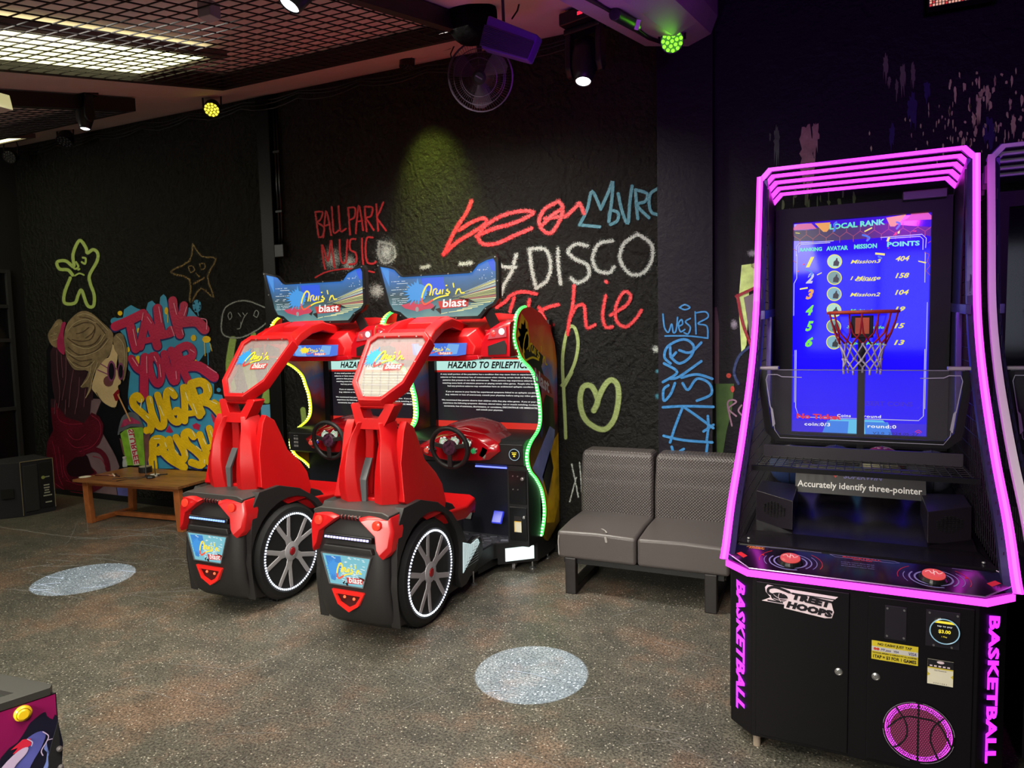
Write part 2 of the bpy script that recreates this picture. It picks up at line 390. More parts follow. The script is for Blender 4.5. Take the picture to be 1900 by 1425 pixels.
# front wall behind the camera, with a window and its blinds (seen only as a reflection)
m = M(); m.box(-8, -0.8, -4.2, -4.0, 0, 4.5); m.box(2.4, 4, -4.2, -4.0, 0, 4.5); m.box(-0.8, 2.4, -4.2, -4.0, 0, 1.2); m.box(-0.8, 2.4, -4.2, -4.0, 2.75, 4.5)
structure('wall_front', m, DARK)
W1 = structure('window_1', M().box(-0.8, 2.4, -4.16, -4.14, 1.2, 2.75), glow('daylight pane', (0.75, 0.80, 1.0), 2.6))
m = M()
for x in (-0.8, 0.25, 1.3, 2.36): m.box(x, x+0.06, -4.12, -4.02, 1.2, 2.75)
obj('window_frame', m, mat('window frame', (0.02, 0.02, 0.02), 0.5), W1)
m = M()
for i in range(32): m.obox((0.8, -4.04, 1.22+i*0.048), (3.1, 0.032, 0.003), (math.radians(35), 0, 0))
obj('blind', m, mat('blind slat', (0.5, 0.5, 0.5), 0.5), W1, kind='stuff')
# dark steel window frame in the left wall
m = M()
def at_x(x, y, X):
    d = ray(x, y); return CAM + d*(X/d.x)
zs = [at_x(30, q, -7.83).z for q in (505, 569, 631, 757, 889)]
W2 = structure('window_2', M().box(-7.846, -7.84, 3.7, 4.60, 0.35, max(zs)+0.02), mat('dark pane', (0.006, 0.006, 0.008), 0.12), label='dark framed panes in the left wall')
for z in zs: obj('glazing_bar', M().box(-7.84, -7.81, 3.7, 4.60, z-0.018, z+0.018), mat('dark bar', (0.03, 0.03, 0.032), 0.5), W2)
for y in (3.7, 4.56): obj('glazing_bar', M().box(-7.84, -7.805, y, y+0.04, 0.3, zs[0]), MATS['dark bar'], W2)
# skirting and pipes on the back wall
structure('baseboard_back', M().box(-7.84, XP0, WALL_Y-0.012, WALL_Y, 0, 0.06), BLACK, bevel=0.003)
CON = thing('wall_conduit', 'black painted pipes and junction box running down the wall left of the red lettering', 'pipe', (-4.35, WALL_Y, 0))
obj('boxing', M().box(-0.10, 0.04, -0.05, 0.0, 0.1, 3.66), mat('black paint flat', (0.003, 0.003, 0.003), 0.45, spec=0.25), CON, bevel=0.006)
for dx in (0.075, 0.105): obj('pipe', M().cyl((dx, -0.02, 2.42), (dx, -0.02, 3.66), 0.011, n=10), BLACKG, CON, smooth=True)
obj('junction_box', M().box(0.045, 0.145, -0.06, 0, 2.32, 2.43), BLACK, CON, bevel=0.006)
for z in (3.2, 2.7): obj('pipe_clip', M().box(0.055, 0.125, -0.035, 0, z, z+0.02), BLACK, CON, bevel=0.002)
# loose cables along the ceiling edge
def cable_line(pts, seed, sag=0.02):
    random.seed(seed); out = []
    for i in range(len(pts)-1):
        a, b = Vector(pts[i]), Vector(pts[i+1])
        for k in range(5):
            t = k/5; p = a.lerp(b, t); p.z -= sag*math.sin(PI*t)+random.uniform(0, 0.008); out.append(p)
    out.append(Vector(pts[-1])); return out
RUB = mat('black rubber cable', (0.012, 0.012, 0.012), 0.45)
m = M()
for s, dz in ((1, 0.03), (2, 0.05), (3, 0.075)):
    m.tube(cable_line([(x, WALL_Y-0.03-0.01*s, CEIL_Z-dz-0.02*random.random()) for x in [-7.7+0.62*i for i in range(11)]], s, 0.015+0.01*s), 0.006, 5)
o = obj('cable_bundle', m, RUB, None, 'loose black cables running along the top edge of the back wall', smooth=True, cat='cable')
random.seed(11)

# ---------------------------------------------------------------- paint on the back wall, pillar and right wall
wd = Draw(WB, lambda x, y, k: at_y(x, y, WALL_Y-0.0022*k))
pd = Draw(PIL, lambda x, y, k: at_y(x, y, WALL_Y-0.10-0.0022*k))
rd = Draw(WR, lambda x, y, k: at_y(x, y, WALL_Y-0.0022*k))
def crop(ox, oy, s, extra=0.0):
    return lambda *P: [(ox+P[i]/s, oy+P[i+1]/s) for i in range(0, len(P), 2)]
c3 = crop(0, 400, 2.376); c4 = crop(560, 320, 2.794); c5 = crop(1000, 540, 2.457)
cA = crop(80, 560, 7.125); cB = crop(80, 740, 7.125); cC = crop(200, 540, 7.917); cD = crop(200, 690, 7.917)
RED = spray('red spray paint', srgb(178, 26, 34), 0.9, 0.9, dens=1.6)
WHITE = spray('white spray paint', srgb(138, 141, 136), 1.0, 1.1, dens=1.5)
HAZE = spray('white overspray', srgb(200, 205, 200), 1.0, 0.45, dens=0.75)
TEAL = spray('teal spray paint', srgb(28, 92, 108), 0.6, 0.4)
OLIVE = spray('pale green spray paint', srgb(122, 136, 78), 0.5, 0.2)
DIMGOLD = spray('faint gold spray paint', srgb(150, 120, 60), 1.0, 0.9, dens=0.9)
BLUEP = spray('blue spray paint', srgb(35, 115, 175), 0.4, 0.15)
wd.dots('overspray', [(616, 480, 26, 30), (648, 488, 20, 24), (716, 468, 26, 34), (700, 540, 22, 20)], HAZE, 1, 'soft white overspray patches behind the red lettering')
wd.stroke('spray_loop', [c4(400, 360, 470, 380, 480, 440, 430, 470, 400, 430, 400, 360)], 10, WHITE, 2)
L = [c4(70,205,78,270,88,335), c4(70,205,108,205,96,245,80,258,115,285,108,330,88,335),
 c4(112,335,118,260,126,200,140,250,152,325), c4(118,278,146,268), c4(155,178,160,250,166,312,192,300), c4(190,175,195,250,202,305,228,292),
 c4(240,185,245,250,250,322), c4(240,183,276,185,272,232,246,246), c4(280,315,286,240,296,172,308,230,318,300), c4(285,255,314,250),
 c4(326,178,330,240,336,305), c4(326,178,366,182,358,226,334,236,350,262,372,298), c4(386,165,390,230,396,302), c4(422,155,405,200,390,232,410,265,436,300),
 c4(120,500,110,440,105,375,118,410,135,460,145,400,152,352,160,420,170,492), c4(196,350,198,420,208,466,228,462,232,410,236,350),
 c4(278,345,252,350,250,398,280,420,280,468,246,476), c4(312,342,313,410,318,476), c4(368,338,338,340,330,400,340,465,372,472,384,462)]
wd.stroke('spray_lettering', [(q, 6.2) for q in L], 4.6, RED, 3, 'red lettering BALLPARK MUSIC above the marquees', k=5)
wd.stroke('spray_lettering', [c4(70,545,130,515,220,500,300,503,375,518)], 5, RED, 3, 'red underline below MUSIC')
wd.stroke('spray_lettering', [(q, 12.5) for q in [c4(880,148,850,215,800,290,735,425), c4(735,425,800,365,880,315,955,262,940,238,880,258,815,300),
  c4(905,330,1000,290,1100,262,1200,212,1150,200,1050,220,960,270,915,330,940,370,1010,368,1100,328,1190,290)]], 9, RED, 3, 'large red word reading BEAR', k=6)
wd.stroke('spray_lettering', [(q, 12.5) for q in [c4(1330,150,1260,190,1230,250,1250,300,1295,312,1340,240,1352,180,1330,150), c4(1240,280,1300,220,1350,190), c4(1260,240,1330,230), c4(1350,180,1360,230,1420,180,1440,160,1462,212)]], 9, RED, 3, 'end of the red word BEAR')
wd.stroke('spray_lettering', [(q, 8.5) for q in [c4(1440,272,1545,282), c4(1440,272,1480,190,1505,98,1550,190), c4(1550,190,1590,100,1612,48,1606,150,1592,255), c4(1592,255,1600,200,1640,210,1635,250,1600,270),
  c4(1640,110,1660,200,1690,265,1700,160,1712,70), c4(1730,90,1735,170,1742,240), c4(1730,90,1790,110,1780,150,1738,170,1800,235), c4(1842,85,1808,110,1800,160,1812,205,1842,218)]], 5, TEAL, 3, 'teal tag reading NAVRO', k=5)
wd.stroke('spray_lettering', [(q, 13) for q in [c4(1010,470,1050,490,1108,490), c4(1112,425,1085,520,1050,580,1030,640), c4(1180,400,1192,500,1215,600), c4(1180,398,1262,400,1290,480,1270,560,1215,600), c4(1328,395,1330,480,1342,578),
  c4(1480,380,1420,372,1380,410,1420,450,1480,480,1485,540,1430,572,1395,548), c4(1610,355,1540,370,1508,440,1530,505,1590,520,1620,490), c4(1740,320,1670,370,1650,450,1700,525,1770,520,1815,450,1810,370,1740,320)]], 9, WHITE, 3, 'white word DISCO with a Y before it', k=7)
wd.stroke('spray_lettering', [c4(620,495,660,485), c4(820,475,880,468)], 13, WHITE, 2)
wd.stroke('spray_lettering', [(q, 11) for q in [c4(1010,700,1060,665,1080,640,1140,618,1215,630), c4(1100,650,1080,720), c4(1180,660,1170,720), c4(1215,740,1260,705,1330,685), c4(1230,760,1300,790),
  c4(1412,585,1405,680,1385,780,1378,840), c4(1385,770,1420,700,1462,690,1470,760,1480,805,1520,790), c4(1575,640,1560,740,1575,800,1610,800), c4(1600,740,1680,690,1705,640,1670,620,1630,690,1632,770,1680,800,1730,760,1760,715),
  c4(1575,565,1581,570), c4(1230,700,1260,760)]], 7, RED, 3, 'red joined-up word reading RICHIE', k=7)
wd.stroke('spray_heart', [c5(250,545,268,500,240,435,200,440,188,510,215,590,290,632,340,590,362,500,358,430,330,405,300,430,275,480,262,520,250,545)], 13, OLIVE, 3, 'pale green outline heart', k=6)
wd.stroke('spray_loop', [c5(122,670,118,560,112,440,108,300,130,180,160,165,178,230,168,310,140,380,105,430), c5(112,440,150,370)], 8, OLIVE, 3, 'tall pale green loop right of the racing cabinets', k=6)
wd.dots('spray_dot', [(1000+532/2.457, 540+266/2.457, 10), ], HAZE, 3, 'white sprayed dot')
wd.dots('spray_dot', [(1000+540/2.457, 540+366/2.457, 6), (1000+542/2.457, 540+480/2.457, 8)], spray('teal dot paint', srgb(30, 100, 120), 1.0, 0.3), 3, 'teal sprayed dots beside the pillar')
wd.stroke('spray_marks', [c4(1260,770,1240,830), c5(150,790,180,940), c5(185,780,200,960), c5(170,850,140,960)], 5, HAZE, 2)
# starfish-like creature and star and oval face
wd.stroke('spray_figure', [(c3(320,262,300,240,262,235,252,205,290,200,325,225,322,170,350,110,378,140,385,165,410,150,430,165,428,200,395,262,398,300,415,350,412,398,385,395,360,330,345,350,330,385,285,385,285,340,310,275), 8),
  (c3(330,265,350,255,370,262), 4), (c3(318,215,330,235,345,225,335,205), 5), (c3(360,205,375,212,378,190,365,185), 5), (c3(345,238,350,236), 5)], 8, spray('lime spray paint', srgb(165, 185, 100), 0.5, 0.25), 3, 'sad lime green five-armed doodle face', k=6)
wd.stroke('spray_star', [(c3(850,125,835,200,750,250,835,280,838,385,885,320,942,360,915,270,952,190,890,180,850,125), 6), (c3(855,300,900,275), 6),
  (c3(830,225,840,250,858,240,848,222,830,225), 4), (c3(880,215,888,238,905,228,898,210,880,215), 4), (c3(865,255,878,270), 5)], 6, DIMGOLD, 3, 'faint gold star with a frowning face', k=3)
wd.stroke('spray_face', [(c3(1180,410,1080,375,1000,400,978,460,985,525,1060,538,1140,500,1188,460), 5), (c3(1005,440,1015,425,1022,445,1012,458,1005,440), 3), (c3(1118,440,1128,418,1140,428,1132,448,1118,440), 3),
  (c3(1050,430,1062,445), 3), (c3(1070,428,1078,440), 3), (c3(1090,430,1075,450,1060,490), 3), (c3(1045,500,1060,495,1062,470), 3)], 5, WHITE, 3, 'white oval face outline left of the first marquee', k=6)
GREENP = spray('green brush paint', srgb(135, 160, 75), 0.4, 0.3)
wd.stroke('spray_hands', [([(432, 630), (425, 680), (432, 720)], 16), ([(470, 620), (478, 660)], 12), ([(500, 625), (505, 690), (495, 740)], 22), ([(455, 660), (470, 720)], 26), ([(520, 700), (524, 740)], 12), ([(562, 760), (566, 795)], 12)], 14, GREENP, 2, 'pale green brushed shapes behind the left racing seat')
wd.fill('paint_patch', [[(484, 752), (502, 750), (504, 800), (486, 802)], [(502, 790), (518, 792), (520, 822), (504, 820)]], mat('pale blue wall paint', srgb(90, 155, 190), 0.5), 2, 'pale blue and cream patches of wall paint')

# --- mural: TALK YOUR SUGAR RUSH
SKY = mat('mural sky blue', srgb(62, 150, 190), 0.5, var=0.12, vscale=5)
NAVY = mat('mural navy', srgb(38, 42, 105), 0.5)
CRIM = mat('mural crimson', srgb(190, 38, 78), 0.45, var=0.10, vscale=9, bump=0.5, bscale=50)
YEL = mat('mural yellow', srgb(232, 190, 20), 0.45, var=0.12, vscale=9, bump=0.5, bscale=50)
HI1 = spray('mural pink highlight', srgb(235, 150, 175), 1.0, 0.1)
HI2 = spray('mural cream highlight', srgb(250, 240, 190), 1.0, 0.1)
wd.fill('mural_background', [cC(90,450,130,400,220,390,240,270,340,205,440,260,560,290,590,170,650,140,700,190,760,200,770,90,820,45,860,90,880,200,1000,300,1200,240,1280,340,1360,420,1380,600,1530,800,1500,900,1420,920,1350,1020,1300,1060,1330,1200,1400,1290)+cD(1560,180,1560,320,1680,340,1700,420,1690,560,1620,600,1660,760,1600,900,1640,1000,1620,1420,600,1420,560,900,480,700,300,540,290,430,300,300,330,0)+cC(300,1150,290,900,220,640)], SKY, 1, 'sky blue splashed ground of the mural lettering')
wd.dots('paint_splash', [(365, 567, 8, 11), (200+1310/7.917, 540+220/7.917, 8, 12), (213, 596, 8, 7), (200+1630/7.917, 690+265/7.917, 4)], SKY, 2)
T = [([(200+x/7.917, 540+y/7.917) for x, y in q], w_) for q, w_ in [
 ([(110,520),(320,430),(520,330)], 17), ([(330,500),(370,700),(410,850)], 16), ([(560,400),(520,600),(480,820)], 14), ([(560,380),(650,560),(730,810)], 16), ([(500,740),(690,700)], 11),
 ([(730,250),(745,420),(790,640)], 16), ([(790,650),(930,610),(930,570)], 15), ([(955,140),(980,350),(1060,640)], 16), ([(1120,210),(1100,330),(1020,470)], 15), ([(1080,460),(1300,450),(1420,560)], 19),
 ([(345,990),(430,1130),(530,1190)], 14), ([(545,970),(535,1200),(530,1540)], 16),
 ([(650,950),(610,1080),(660,1280),(740,1370),(790,1260),(770,1080),(690,940)], 13), ([(830,920),(870,1100),(960,1320),(1010,1280),(980,1050),(930,870)], 14),
 ([(1030,900),(1090,1120),(1180,1320)], 14), ([(1040,850),(1160,800),(1240,870),(1230,970),(1130,1010)], 15), ([(1150,1110),(1340,1110),(1560,1260)], 19)]]
Y_ = [([(200+x/7.917, 690+y/7.917) for x, y in q], w_) for q, w_ in [
 ([(480,400),(430,350),(370,400),(390,500),(520,620),(630,740),(620,860),(570,860)], 14), ([(610,400),(650,600),(740,790),(820,780),(810,600),(730,340)], 13),
 ([(980,350),(910,270),(860,330),(880,520),(940,690),(1030,740),(1070,640),(1020,560),(990,590)], 13), ([(1110,230),(1130,450),(1130,720)], 13), ([(1130,230),(1240,450),(1350,640)], 14), ([(1140,620),(1290,600)], 11),
 ([(1220,200),(1300,420),(1380,600)], 14), ([(1230,180),(1370,150),(1460,230),(1450,350),(1330,410)], 17), ([(1400,440),(1530,490),(1680,660)], 14), ([(1560,440),(1680,520)], 10),
 ([(670,1400),(650,1180),(680,1010),(790,1000),(820,1100),(740,1170)], 16), ([(790,1150),(920,1280),(1120,1400)], 15), ([(900,990),(960,1200),(1090,1300),(1130,1200),(1000,960)], 13),
 ([(1260,950),(1180,880),(1120,930),(1170,1060),(1290,1160),(1390,1270),(1370,1370),(1230,1330)], 14), ([(1350,920),(1430,1130),(1490,1330)], 13), ([(1490,830),(1550,1050),(1570,1300)], 13), ([(1420,1130),(1570,1080)], 11)]]
sh = lambda S, dx, dy, ex: [([(x+dx, y+dy) for x, y in q], w_+ex) for q, w_ in S]
wd.stroke('mural_outline', sh(T, -1.2, 2.2, 1.5), 10, NAVY, 3, k=4)
wd.stroke('mural_lettering', T, 10, CRIM, 4, 'crimson bubble letters TALK YOUR', k=4)
wd.stroke('mural_outline', sh(Y_, -1.2, 2.2, 1.5), 10, NAVY, 5, k=4)
wd.stroke('mural_lettering', Y_, 10, YEL, 6, 'yellow bubble letters SUGAR RUSH', k=4)
wd.stroke('mural_highlight', [(q, 2.6) for q in [cC(520,320,500,430), cC(370,560,420,800), cC(580,380,640,470), cC(750,230,790,460), cC(970,180,1010,340), cC(1160,230,1120,360), cC(1370,400,1450,430,1450,560), cC(1090,570,1110,640), cC(360,980,440,1100), cC(570,960,575,1200), cC(680,960,720,1040), cC(760,1080,780,1260), cC(1210,860,1270,900), cC(1460,1110,1600,1200), cC(1000,1180,1010,1290), cC(930,520,980,660)]], 2.6, HI1, 7)
wd.stroke('mural_highlight', [(q, 2.8) for q in [cD(500,400,480,530), cD(620,380,640,460), cD(760,500,820,640), cD(900,240,960,280), cD(1140,300,1180,420), cD(1250,470,1310,620), cD(1470,180,1500,290), cD(1520,430,1600,470), cD(560,640,600,680), cD(840,1040,860,1100), cD(990,1150,1030,1200), cD(1240,860,1280,950), cD(1300,1090,1370,1150), cD(1400,980,1440,1060), cD(1500,860,1540,960), cD(1150,1150,1165,1230), cD(680,980,760,980), cD(1420,1290,1420,1340)]], 2.8, HI2, 7)
wd.dots('paint_splash', [(200+860/7.917, 540+290/7.917, 3.5, 7), (200+450/7.917, 540+580/7.917, 3, 5), (200+440/7.917, 540+1010/7.917, 5, 8), (200+1260/7.917, 540+690/7.917, 5, 6), (200+1450/7.917, 540+710/7.917, 8, 6.5), (200+300/7.917, 540+860/7.917, 3, 5), (200+180/7.917, 540+325/7.917, 4.5, 4.5), (200+1280/7.917, 540+1040/7.917, 4, 5)], YEL, 3)
wd.stroke('paint_drip', [cC(880,340,880,460), cC(1420,740,1430,950), cC(1500,770,1530,880)], 1.5, YEL, 3); wd.stroke('paint_drip', [cC(1470,900,1475,1080), cC(1320,300,1330,360)], 1.8, SKY, 3)
wd.fill('paint_patch', [cD(1510,600,1660,760,1600,820,1540,720), cD(900,780,960,880,920,900,850,880), cD(1240,780,1300,750,1360,780,1340,860,1260,830)], CRIM, 3)

# --- mural: woman in profile sipping from a cup
SKIN = mat('mural skin', srgb(205, 178, 135), 0.5, var=0.12, vscale=5, bump=0.4, bscale=45)
HAIR = mat('mural fair hair', srgb(132, 112, 84), 0.5, var=0.35, vscale=10, bump=0.5, bscale=45)
HAIRD = spray('mural dark strand', srgb(84, 62, 46), 1.0, 0.1); HAIRL = spray('mural light strand', srgb(190, 172, 136), 1.0, 0.1)
WINE = mat('mural wine hair', srgb(88, 12, 32), 0.5, var=0.3, vscale=5, bump=0.4, bscale=45)
PLUM = mat('mural plum hair', srgb(52, 27, 38), 0.5, var=0.25, vscale=5)
NECK = mat('mural neck', srgb(120, 96, 104), 0.5, var=0.2, vscale=4)
NIGHT = mat('mural night blue', srgb(7, 7, 16), 0.5, var=0.3, vscale=3)
wd.fill('mural_ground', [[(86, 650), (110, 600), (200, 600), (236, 650), (240, 860), (250, 932), (100, 918), (90, 800)]], NIGHT, 1)
wd.fill('mural_neck', [cB(600,0,780,0,700,200,800,480,950,740,1010,900,980,960,960,1140,990,1340,640,1290,560,900), ], NECK, 2, 'painted neck and dress, mauve grey')
wd.fill('mural_dress', [cB(970,1140,1130,1160,1140,1360,1000,1360)], mat('mural lilac', srgb(92, 92, 160), 0.5, var=0.2), 3)
wd.fill('mural_hair', [cA(130,590,180,600,300,680,560,880,660,1100,660,1300)+cA(160,1300,130,1180,110,1000,105,800,90,680)], PLUM, 3, 'shadowed plum hair of the painted woman', smooth=0)
wd.fill('mural_hair', [cB(100,120,130,420,60,560,40,740,110,900,140,1100,170,1240,420,1290,640,1250,860,1120,780,1120,700,960,480,760,600,720,740,600,790,480,800,340,740,230,640,180,540,320,300,240,200,100)], WINE, 4, 'wine red curling hair of the painted woman')
wd.stroke('mural_curl', [(cB(560,700,660,670,760,700,830,800,855,930), 9), (cB(330,760,420,730,520,720), 12)], 9, WINE, 5)
wd.fill('mural_shade', [cB(330,860,420,780,560,740,600,800,640,920,670,980,500,1020,360,1020,310,930)], mat('mural deep plum', srgb(34,6,18), 0.5), 5, smooth=3)
wd.stroke('mural_strand', [(q, 3.0) for q in [cA(300,720,300,1000,250,1300), cA(400,900,360,1150,340,1390), cA(180,640,190,900,220,1200,200,1400), cA(480,1000,470,1200,440,1400), cA(240,700,260,1000), cA(560,1150,540,1390)]+[cB(160,20,150,200), cB(300,10,290,200), cB(450,0,420,200)]], 3, spray('mural mauve strand', srgb(104, 62, 74), 1.0, 0.15), 5, kind='stuff')
wd.fill('mural_hair', [cB(100,0,640,0,620,200,640,330,200,360,110,300)], PLUM, 2.5)
wd.stroke('mural_strand', [(q, 2.2) for q in [cB(180,60,200,260,330,330,520,330), cB(640,220,740,300,760,460,660,620,480,700), cB(120,560,160,720,200,1000,260,1150), cB(200,640,230,820,260,1040), cB(260,740,280,960,360,1100), cB(560,470,470,540,380,520,320,440), cB(660,760,760,790,830,900), cB(300,520,420,640,600,620), cB(160,1120,300,1210,520,1250), cB(300,1080,500,1140,700,1140)]], 2.2, spray('mural red strand', srgb(150, 32, 62), 1.0, 0.15), 5)
wd.fill('mural_face', [cA(920,560,985,700,970,860,1030,1060,990,1110,1000,1180,1010,1230,990,1290,960,1390,920,1400,800,1340,700,1220,640,1130,680,980,720,850,760,760,860,740,900,640)], SKIN, 5, 'painted face in profile, cream skin', smooth=3)
wd.fill('mural_hair', [cA(300,700,270,560,300,330,400,190,520,120,640,150,760,250,880,360,930,450,900,640,860,720,780,800,660,980,640,1150,560,1280,600,1130,500,1130,600,920,420,900,330,780), cA(60,440,120,330,190,235,260,270,200,480,190,600,110,570), cA(930,480,980,420,1060,440,1110,640,1110,850,1060,1050,1000,800,985,700,940,620)], HAIR, 6, 'fair swept up hair of the painted woman', smooth=3)
wd.fill('mural_band', [cA(250,280,300,280,270,420,285,640,270,700,190,620,185,500,220,400)], mat('mural pink', srgb(165, 40, 85), 0.5, var=0.3), 7, 'pink hair band', smooth=3)
wd.stroke('mural_strand', [(q, 2.4) for q in [cA(400,330,560,270,680,320,640,480,520,520,380,500), cA(320,480,480,580,660,560,760,440), cA(330,600,480,700,700,640,840,480), cA(480,200,600,220,720,300,820,420), cA(340,700,480,780,640,760), cA(400,800,540,860,640,800), cA(440,420,520,400,600,340), cA(560,480,640,420,680,360)]], 2.4, HAIRD, 8)
wd.stroke('mural_strand', [(q, 1.8) for q in [cA(330,380,420,280,560,230,700,280), cA(300,640,420,720,600,700,760,620,860,500), cA(380,560,560,620,720,560,820,420), cA(320,740,440,860,600,860,680,780), cA(640,820,600,1000,500,1120), cA(720,800,660,980,620,1150,560,1270), cA(450,180,560,160,700,220,860,380), cA(970,450,1060,560,1080,760,1060,900), cA(150,330,200,300), cA(100,450,180,420), cA(120,520,190,490)]], 1.8, HAIRL, 8)
GL = mat('mural lens', srgb(24, 22, 30), 0.3); RIM = mat('mural mauve rim', srgb(132, 66, 110), 0.4)
wd.dots('mural_shade', [(80+860/7.125, 560+1050/7.125, 9, 10)], mat('mural cheek shade', srgb(110, 62, 66), 0.5), 7)
wd.dots('mural_sunglasses', [(80+900/7.125, 560+915/7.125, 7.6, 19.5), (80+1025/7.125, 560+920/7.125, 5.6, 16.5)], RIM, 8, 'painted mauve round sunglasses', n=20)
wd.dots('mural_lens', [(80+902/7.125, 560+918/7.125, 5.2, 15.5), (80+1025/7.125, 560+920/7.125, 3.8, 12.5)], GL, 9, n=20)
wd.stroke('mural_sunglasses', [cA(720,900,860,960), cA(760,820,860,880), cA(950,880,985,890)], 1.8, RIM, 9)
wd.fill('mural_lips', [cA(930,1220,990,1160,1010,1190,985,1240,1005,1280,960,1310,930,1240)], mat('mural red', srgb(130, 18, 28), 0.4), 8, 'painted dark red lips', smooth=3)
wd.stroke('mural_line', [cA(700,1200,780,1320,900,1395,965,1390), cB(780,50,720,190), cB(810,480,920,680,1020,880), cB(700,1290,850,1330,980,1320)], 1.1, mat('mural ink', (0.01, 0.008, 0.01), 0.5), 8)
wd.stroke('mural_straw', [cA(990,1230,1060,1380)+cB(1090,160,1150,290)], 2.6, mat('mural straw', srgb(205, 150, 100), 0.5), 10, 'painted orange straw')
wd.fill('mural_cup', [cB(985,460,1020,300,1060,220,1160,175,1260,220,1320,350,1325,380,1150,370,1010,470)], mat('mural dome lid', srgb(92, 98, 108), 0.4, var=0.2), 8, 'painted clear dome lid', smooth=2)
wd.fill('mural_drink', [cB(1020,380,1060,280,1160,240,1270,300,1290,330,1150,330,1060,370)], mat('mural slush', srgb(165, 50, 90), 0.5, var=0.3, vscale=20), 9)
wd.fill('mural_cup', [cB(1015,440,1150,385,1320,375,1330,600,1350,880,1100,880,1060,640)], mat('mural lime cup', srgb(125, 175, 50), 0.5, var=0.25, vscale=14), 8, 'painted lime green cup')
wd.fill('mural_cup', [cB(1110,410,1190,400,1270,870,1200,880)], mat('mural white band', srgb(205, 210, 200), 0.5), 9, 'white stripe on the painted cup')
wd.text('mural_lettering', [('SLURPEE', tuple(cB(1190,395,1275,850,1205,870,1120,405)))], mat('mural cup letters', srgb(185, 30, 60), 0.5), 10, 'crimson word on the painted cup', bold=0.02)
wd.fill('mural_hand', [cB(1325,480,1420,450,1400,560,1400,760,1370,880,1340,880), cB(1010,520,1040,540,1090,760,1060,740)], mat('mural hand', srgb(112, 74, 72), 0.5, var=0.3, vscale=12), 7, 'painted hand around the cup')

# --- pillar tags
pd.stroke('spray_lettering', [(q, 3.6) for q in [c5(565,105,572,165,590,188,605,150,612,188,625,180,632,120), c5(640,160,655,150,650,130,636,150,645,185,665,175), c5(690,125,668,140,690,165,680,195,662,190), c5(712,95,716,195), c5(712,100,760,95,770,120,725,148,765,160,770,210), c5(640,75,665,62,688,75,665,85,640,75), c5(575,205,680,205,770,215)]], 3.6, BLUEP, 2, 'small blue tag WESK on the pillar')
pd.stroke('spray_lettering', [(q, 6) for q in [c5(600,330,572,300,590,250,660,220,705,250,690,300,640,330,600,300), c5(740,235,690,280,640,270), c5(598,255,602,300,625,280), c5(565,415,630,370,570,330), c5(740,320,640,390,600,400), c5(790,400,720,380,650,395), 
 c5(620,420,600,470,570,500,568,450,590,430), c5(655,420,680,450,720,400,775,420,785,470,720,500), c5(565,530,660,525,795,528), c5(655,525,720,570,795,625), c5(655,530,620,620,598,690), c5(770,570,772,620,765,680), c5(568,660,660,680,790,690), c5(795,610,750,640), c5(605,710,620,740,660,720), c5(768,700,762,745)]], 6, BLUEP, 2, 'tall blue lettering climbing the pillar', k=6)
# --- peeling and drips on the right wall
BEIGE = mat('old beige paint', srgb(165, 140, 115), 0.7, var=0.2, vscale=30); GRN = mat('old green paint', srgb(78, 98, 72), 0.7, var=0.3, vscale=20)
YG = mat('old yellow green paint', srgb(205, 225, 140), 0.7, var=0.2, vscale=20); OLD = mat('old blue paint', srgb(40, 38, 90), 0.7); SAGE = mat('old sage paint', srgb(105, 112, 88), 0.7)
def blot(cx, cy, w_, h_, seed, n=26):
    rnd = random.Random(seed); P = []
    for i in range(n):
        a = 2*PI*i/n; r = 1+rnd.uniform(-0.28, 0.28); x = cx+w_/2*r*math.cos(a); y = cy+h_/2*r*math.sin(a)
        if math.sin(a) > 0.3: y += rnd.choice((0, 0, 0.22, 0.45))*h_
        P.append((x, y))
    return P
rd.fill('paint_peel', [blot(1497, 285, 26, 95, 1), blot(1513, 250, 12, 50, 2)], BEIGE, 1, 'peeled patch of beige paint')
rd.fill('paint_peel', [blot(1441, 262, 10, 52, 3), blot(1429, 253, 3, 14, 4)], GRN, 1)
rd.fill('paint_peel', [blot(1643, 120, 10, 36, 5), blot(1675, 140, 10, 44, 6), blot(1694, 135, 9, 38, 7), blot(1650, 150, 6, 16, 8), blot(1664, 160, 6, 28, 9)], SAGE, 1)
rnd = random.Random(5)
S = [blot(1816, 195, 9, 46, 10), blot(1832, 172, 7, 34, 11), blot(1806, 220, 6, 22, 12), blot(1838, 195, 6, 14, 13), blot(1880, 230, 10, 30, 14)]
S += [blot(rnd.uniform(1760, 1900), rnd.uniform(130, 270), rnd.uniform(2, 6), rnd.uniform(4, 16), 20+i, 10) for i in range(70)]
S += [blot(1745+rnd.gauss(0, 60), 250+rnd.gauss(0, 40), rnd.uniform(1.5, 3.5), rnd.uniform(3, 11), 100+i, 8) for i in range(40)]
rd.fill('paint_peel', S, YG, 1, 'yellow green paint flecks above the machines')
rd.fill('paint_peel', [blot(1693, 200, 18, 50, 41), blot(1655, 250, 10, 40, 42), blot(1835, 240, 24, 40, 43), blot(1720, 165, 12, 30, 44)], OLD, 1)
rd.fill('paint_peel', [blot(rnd.uniform(1448, 1740), rnd.uniform(355, 400), rnd.uniform(2, 8), rnd.uniform(6, 26), 300+i, 9) for i in range(26)], SAGE, 1)
rd.fill('paint_peel', [[(1328, 712), (1362, 712), (1358, 760), (1348, 800), (1340, 850), (1330, 855)]], mat('old leaf green paint', srgb(66, 96, 44), 0.7, var=0.2, vscale=12), 1, 'leaf green dripping paint')
rd.fill('paint_peel', [[(1376, 492), (1405, 488), (1404, 530), (1390, 540), (1385, 640), (1376, 660), (1370, 560)]], YG, 1)
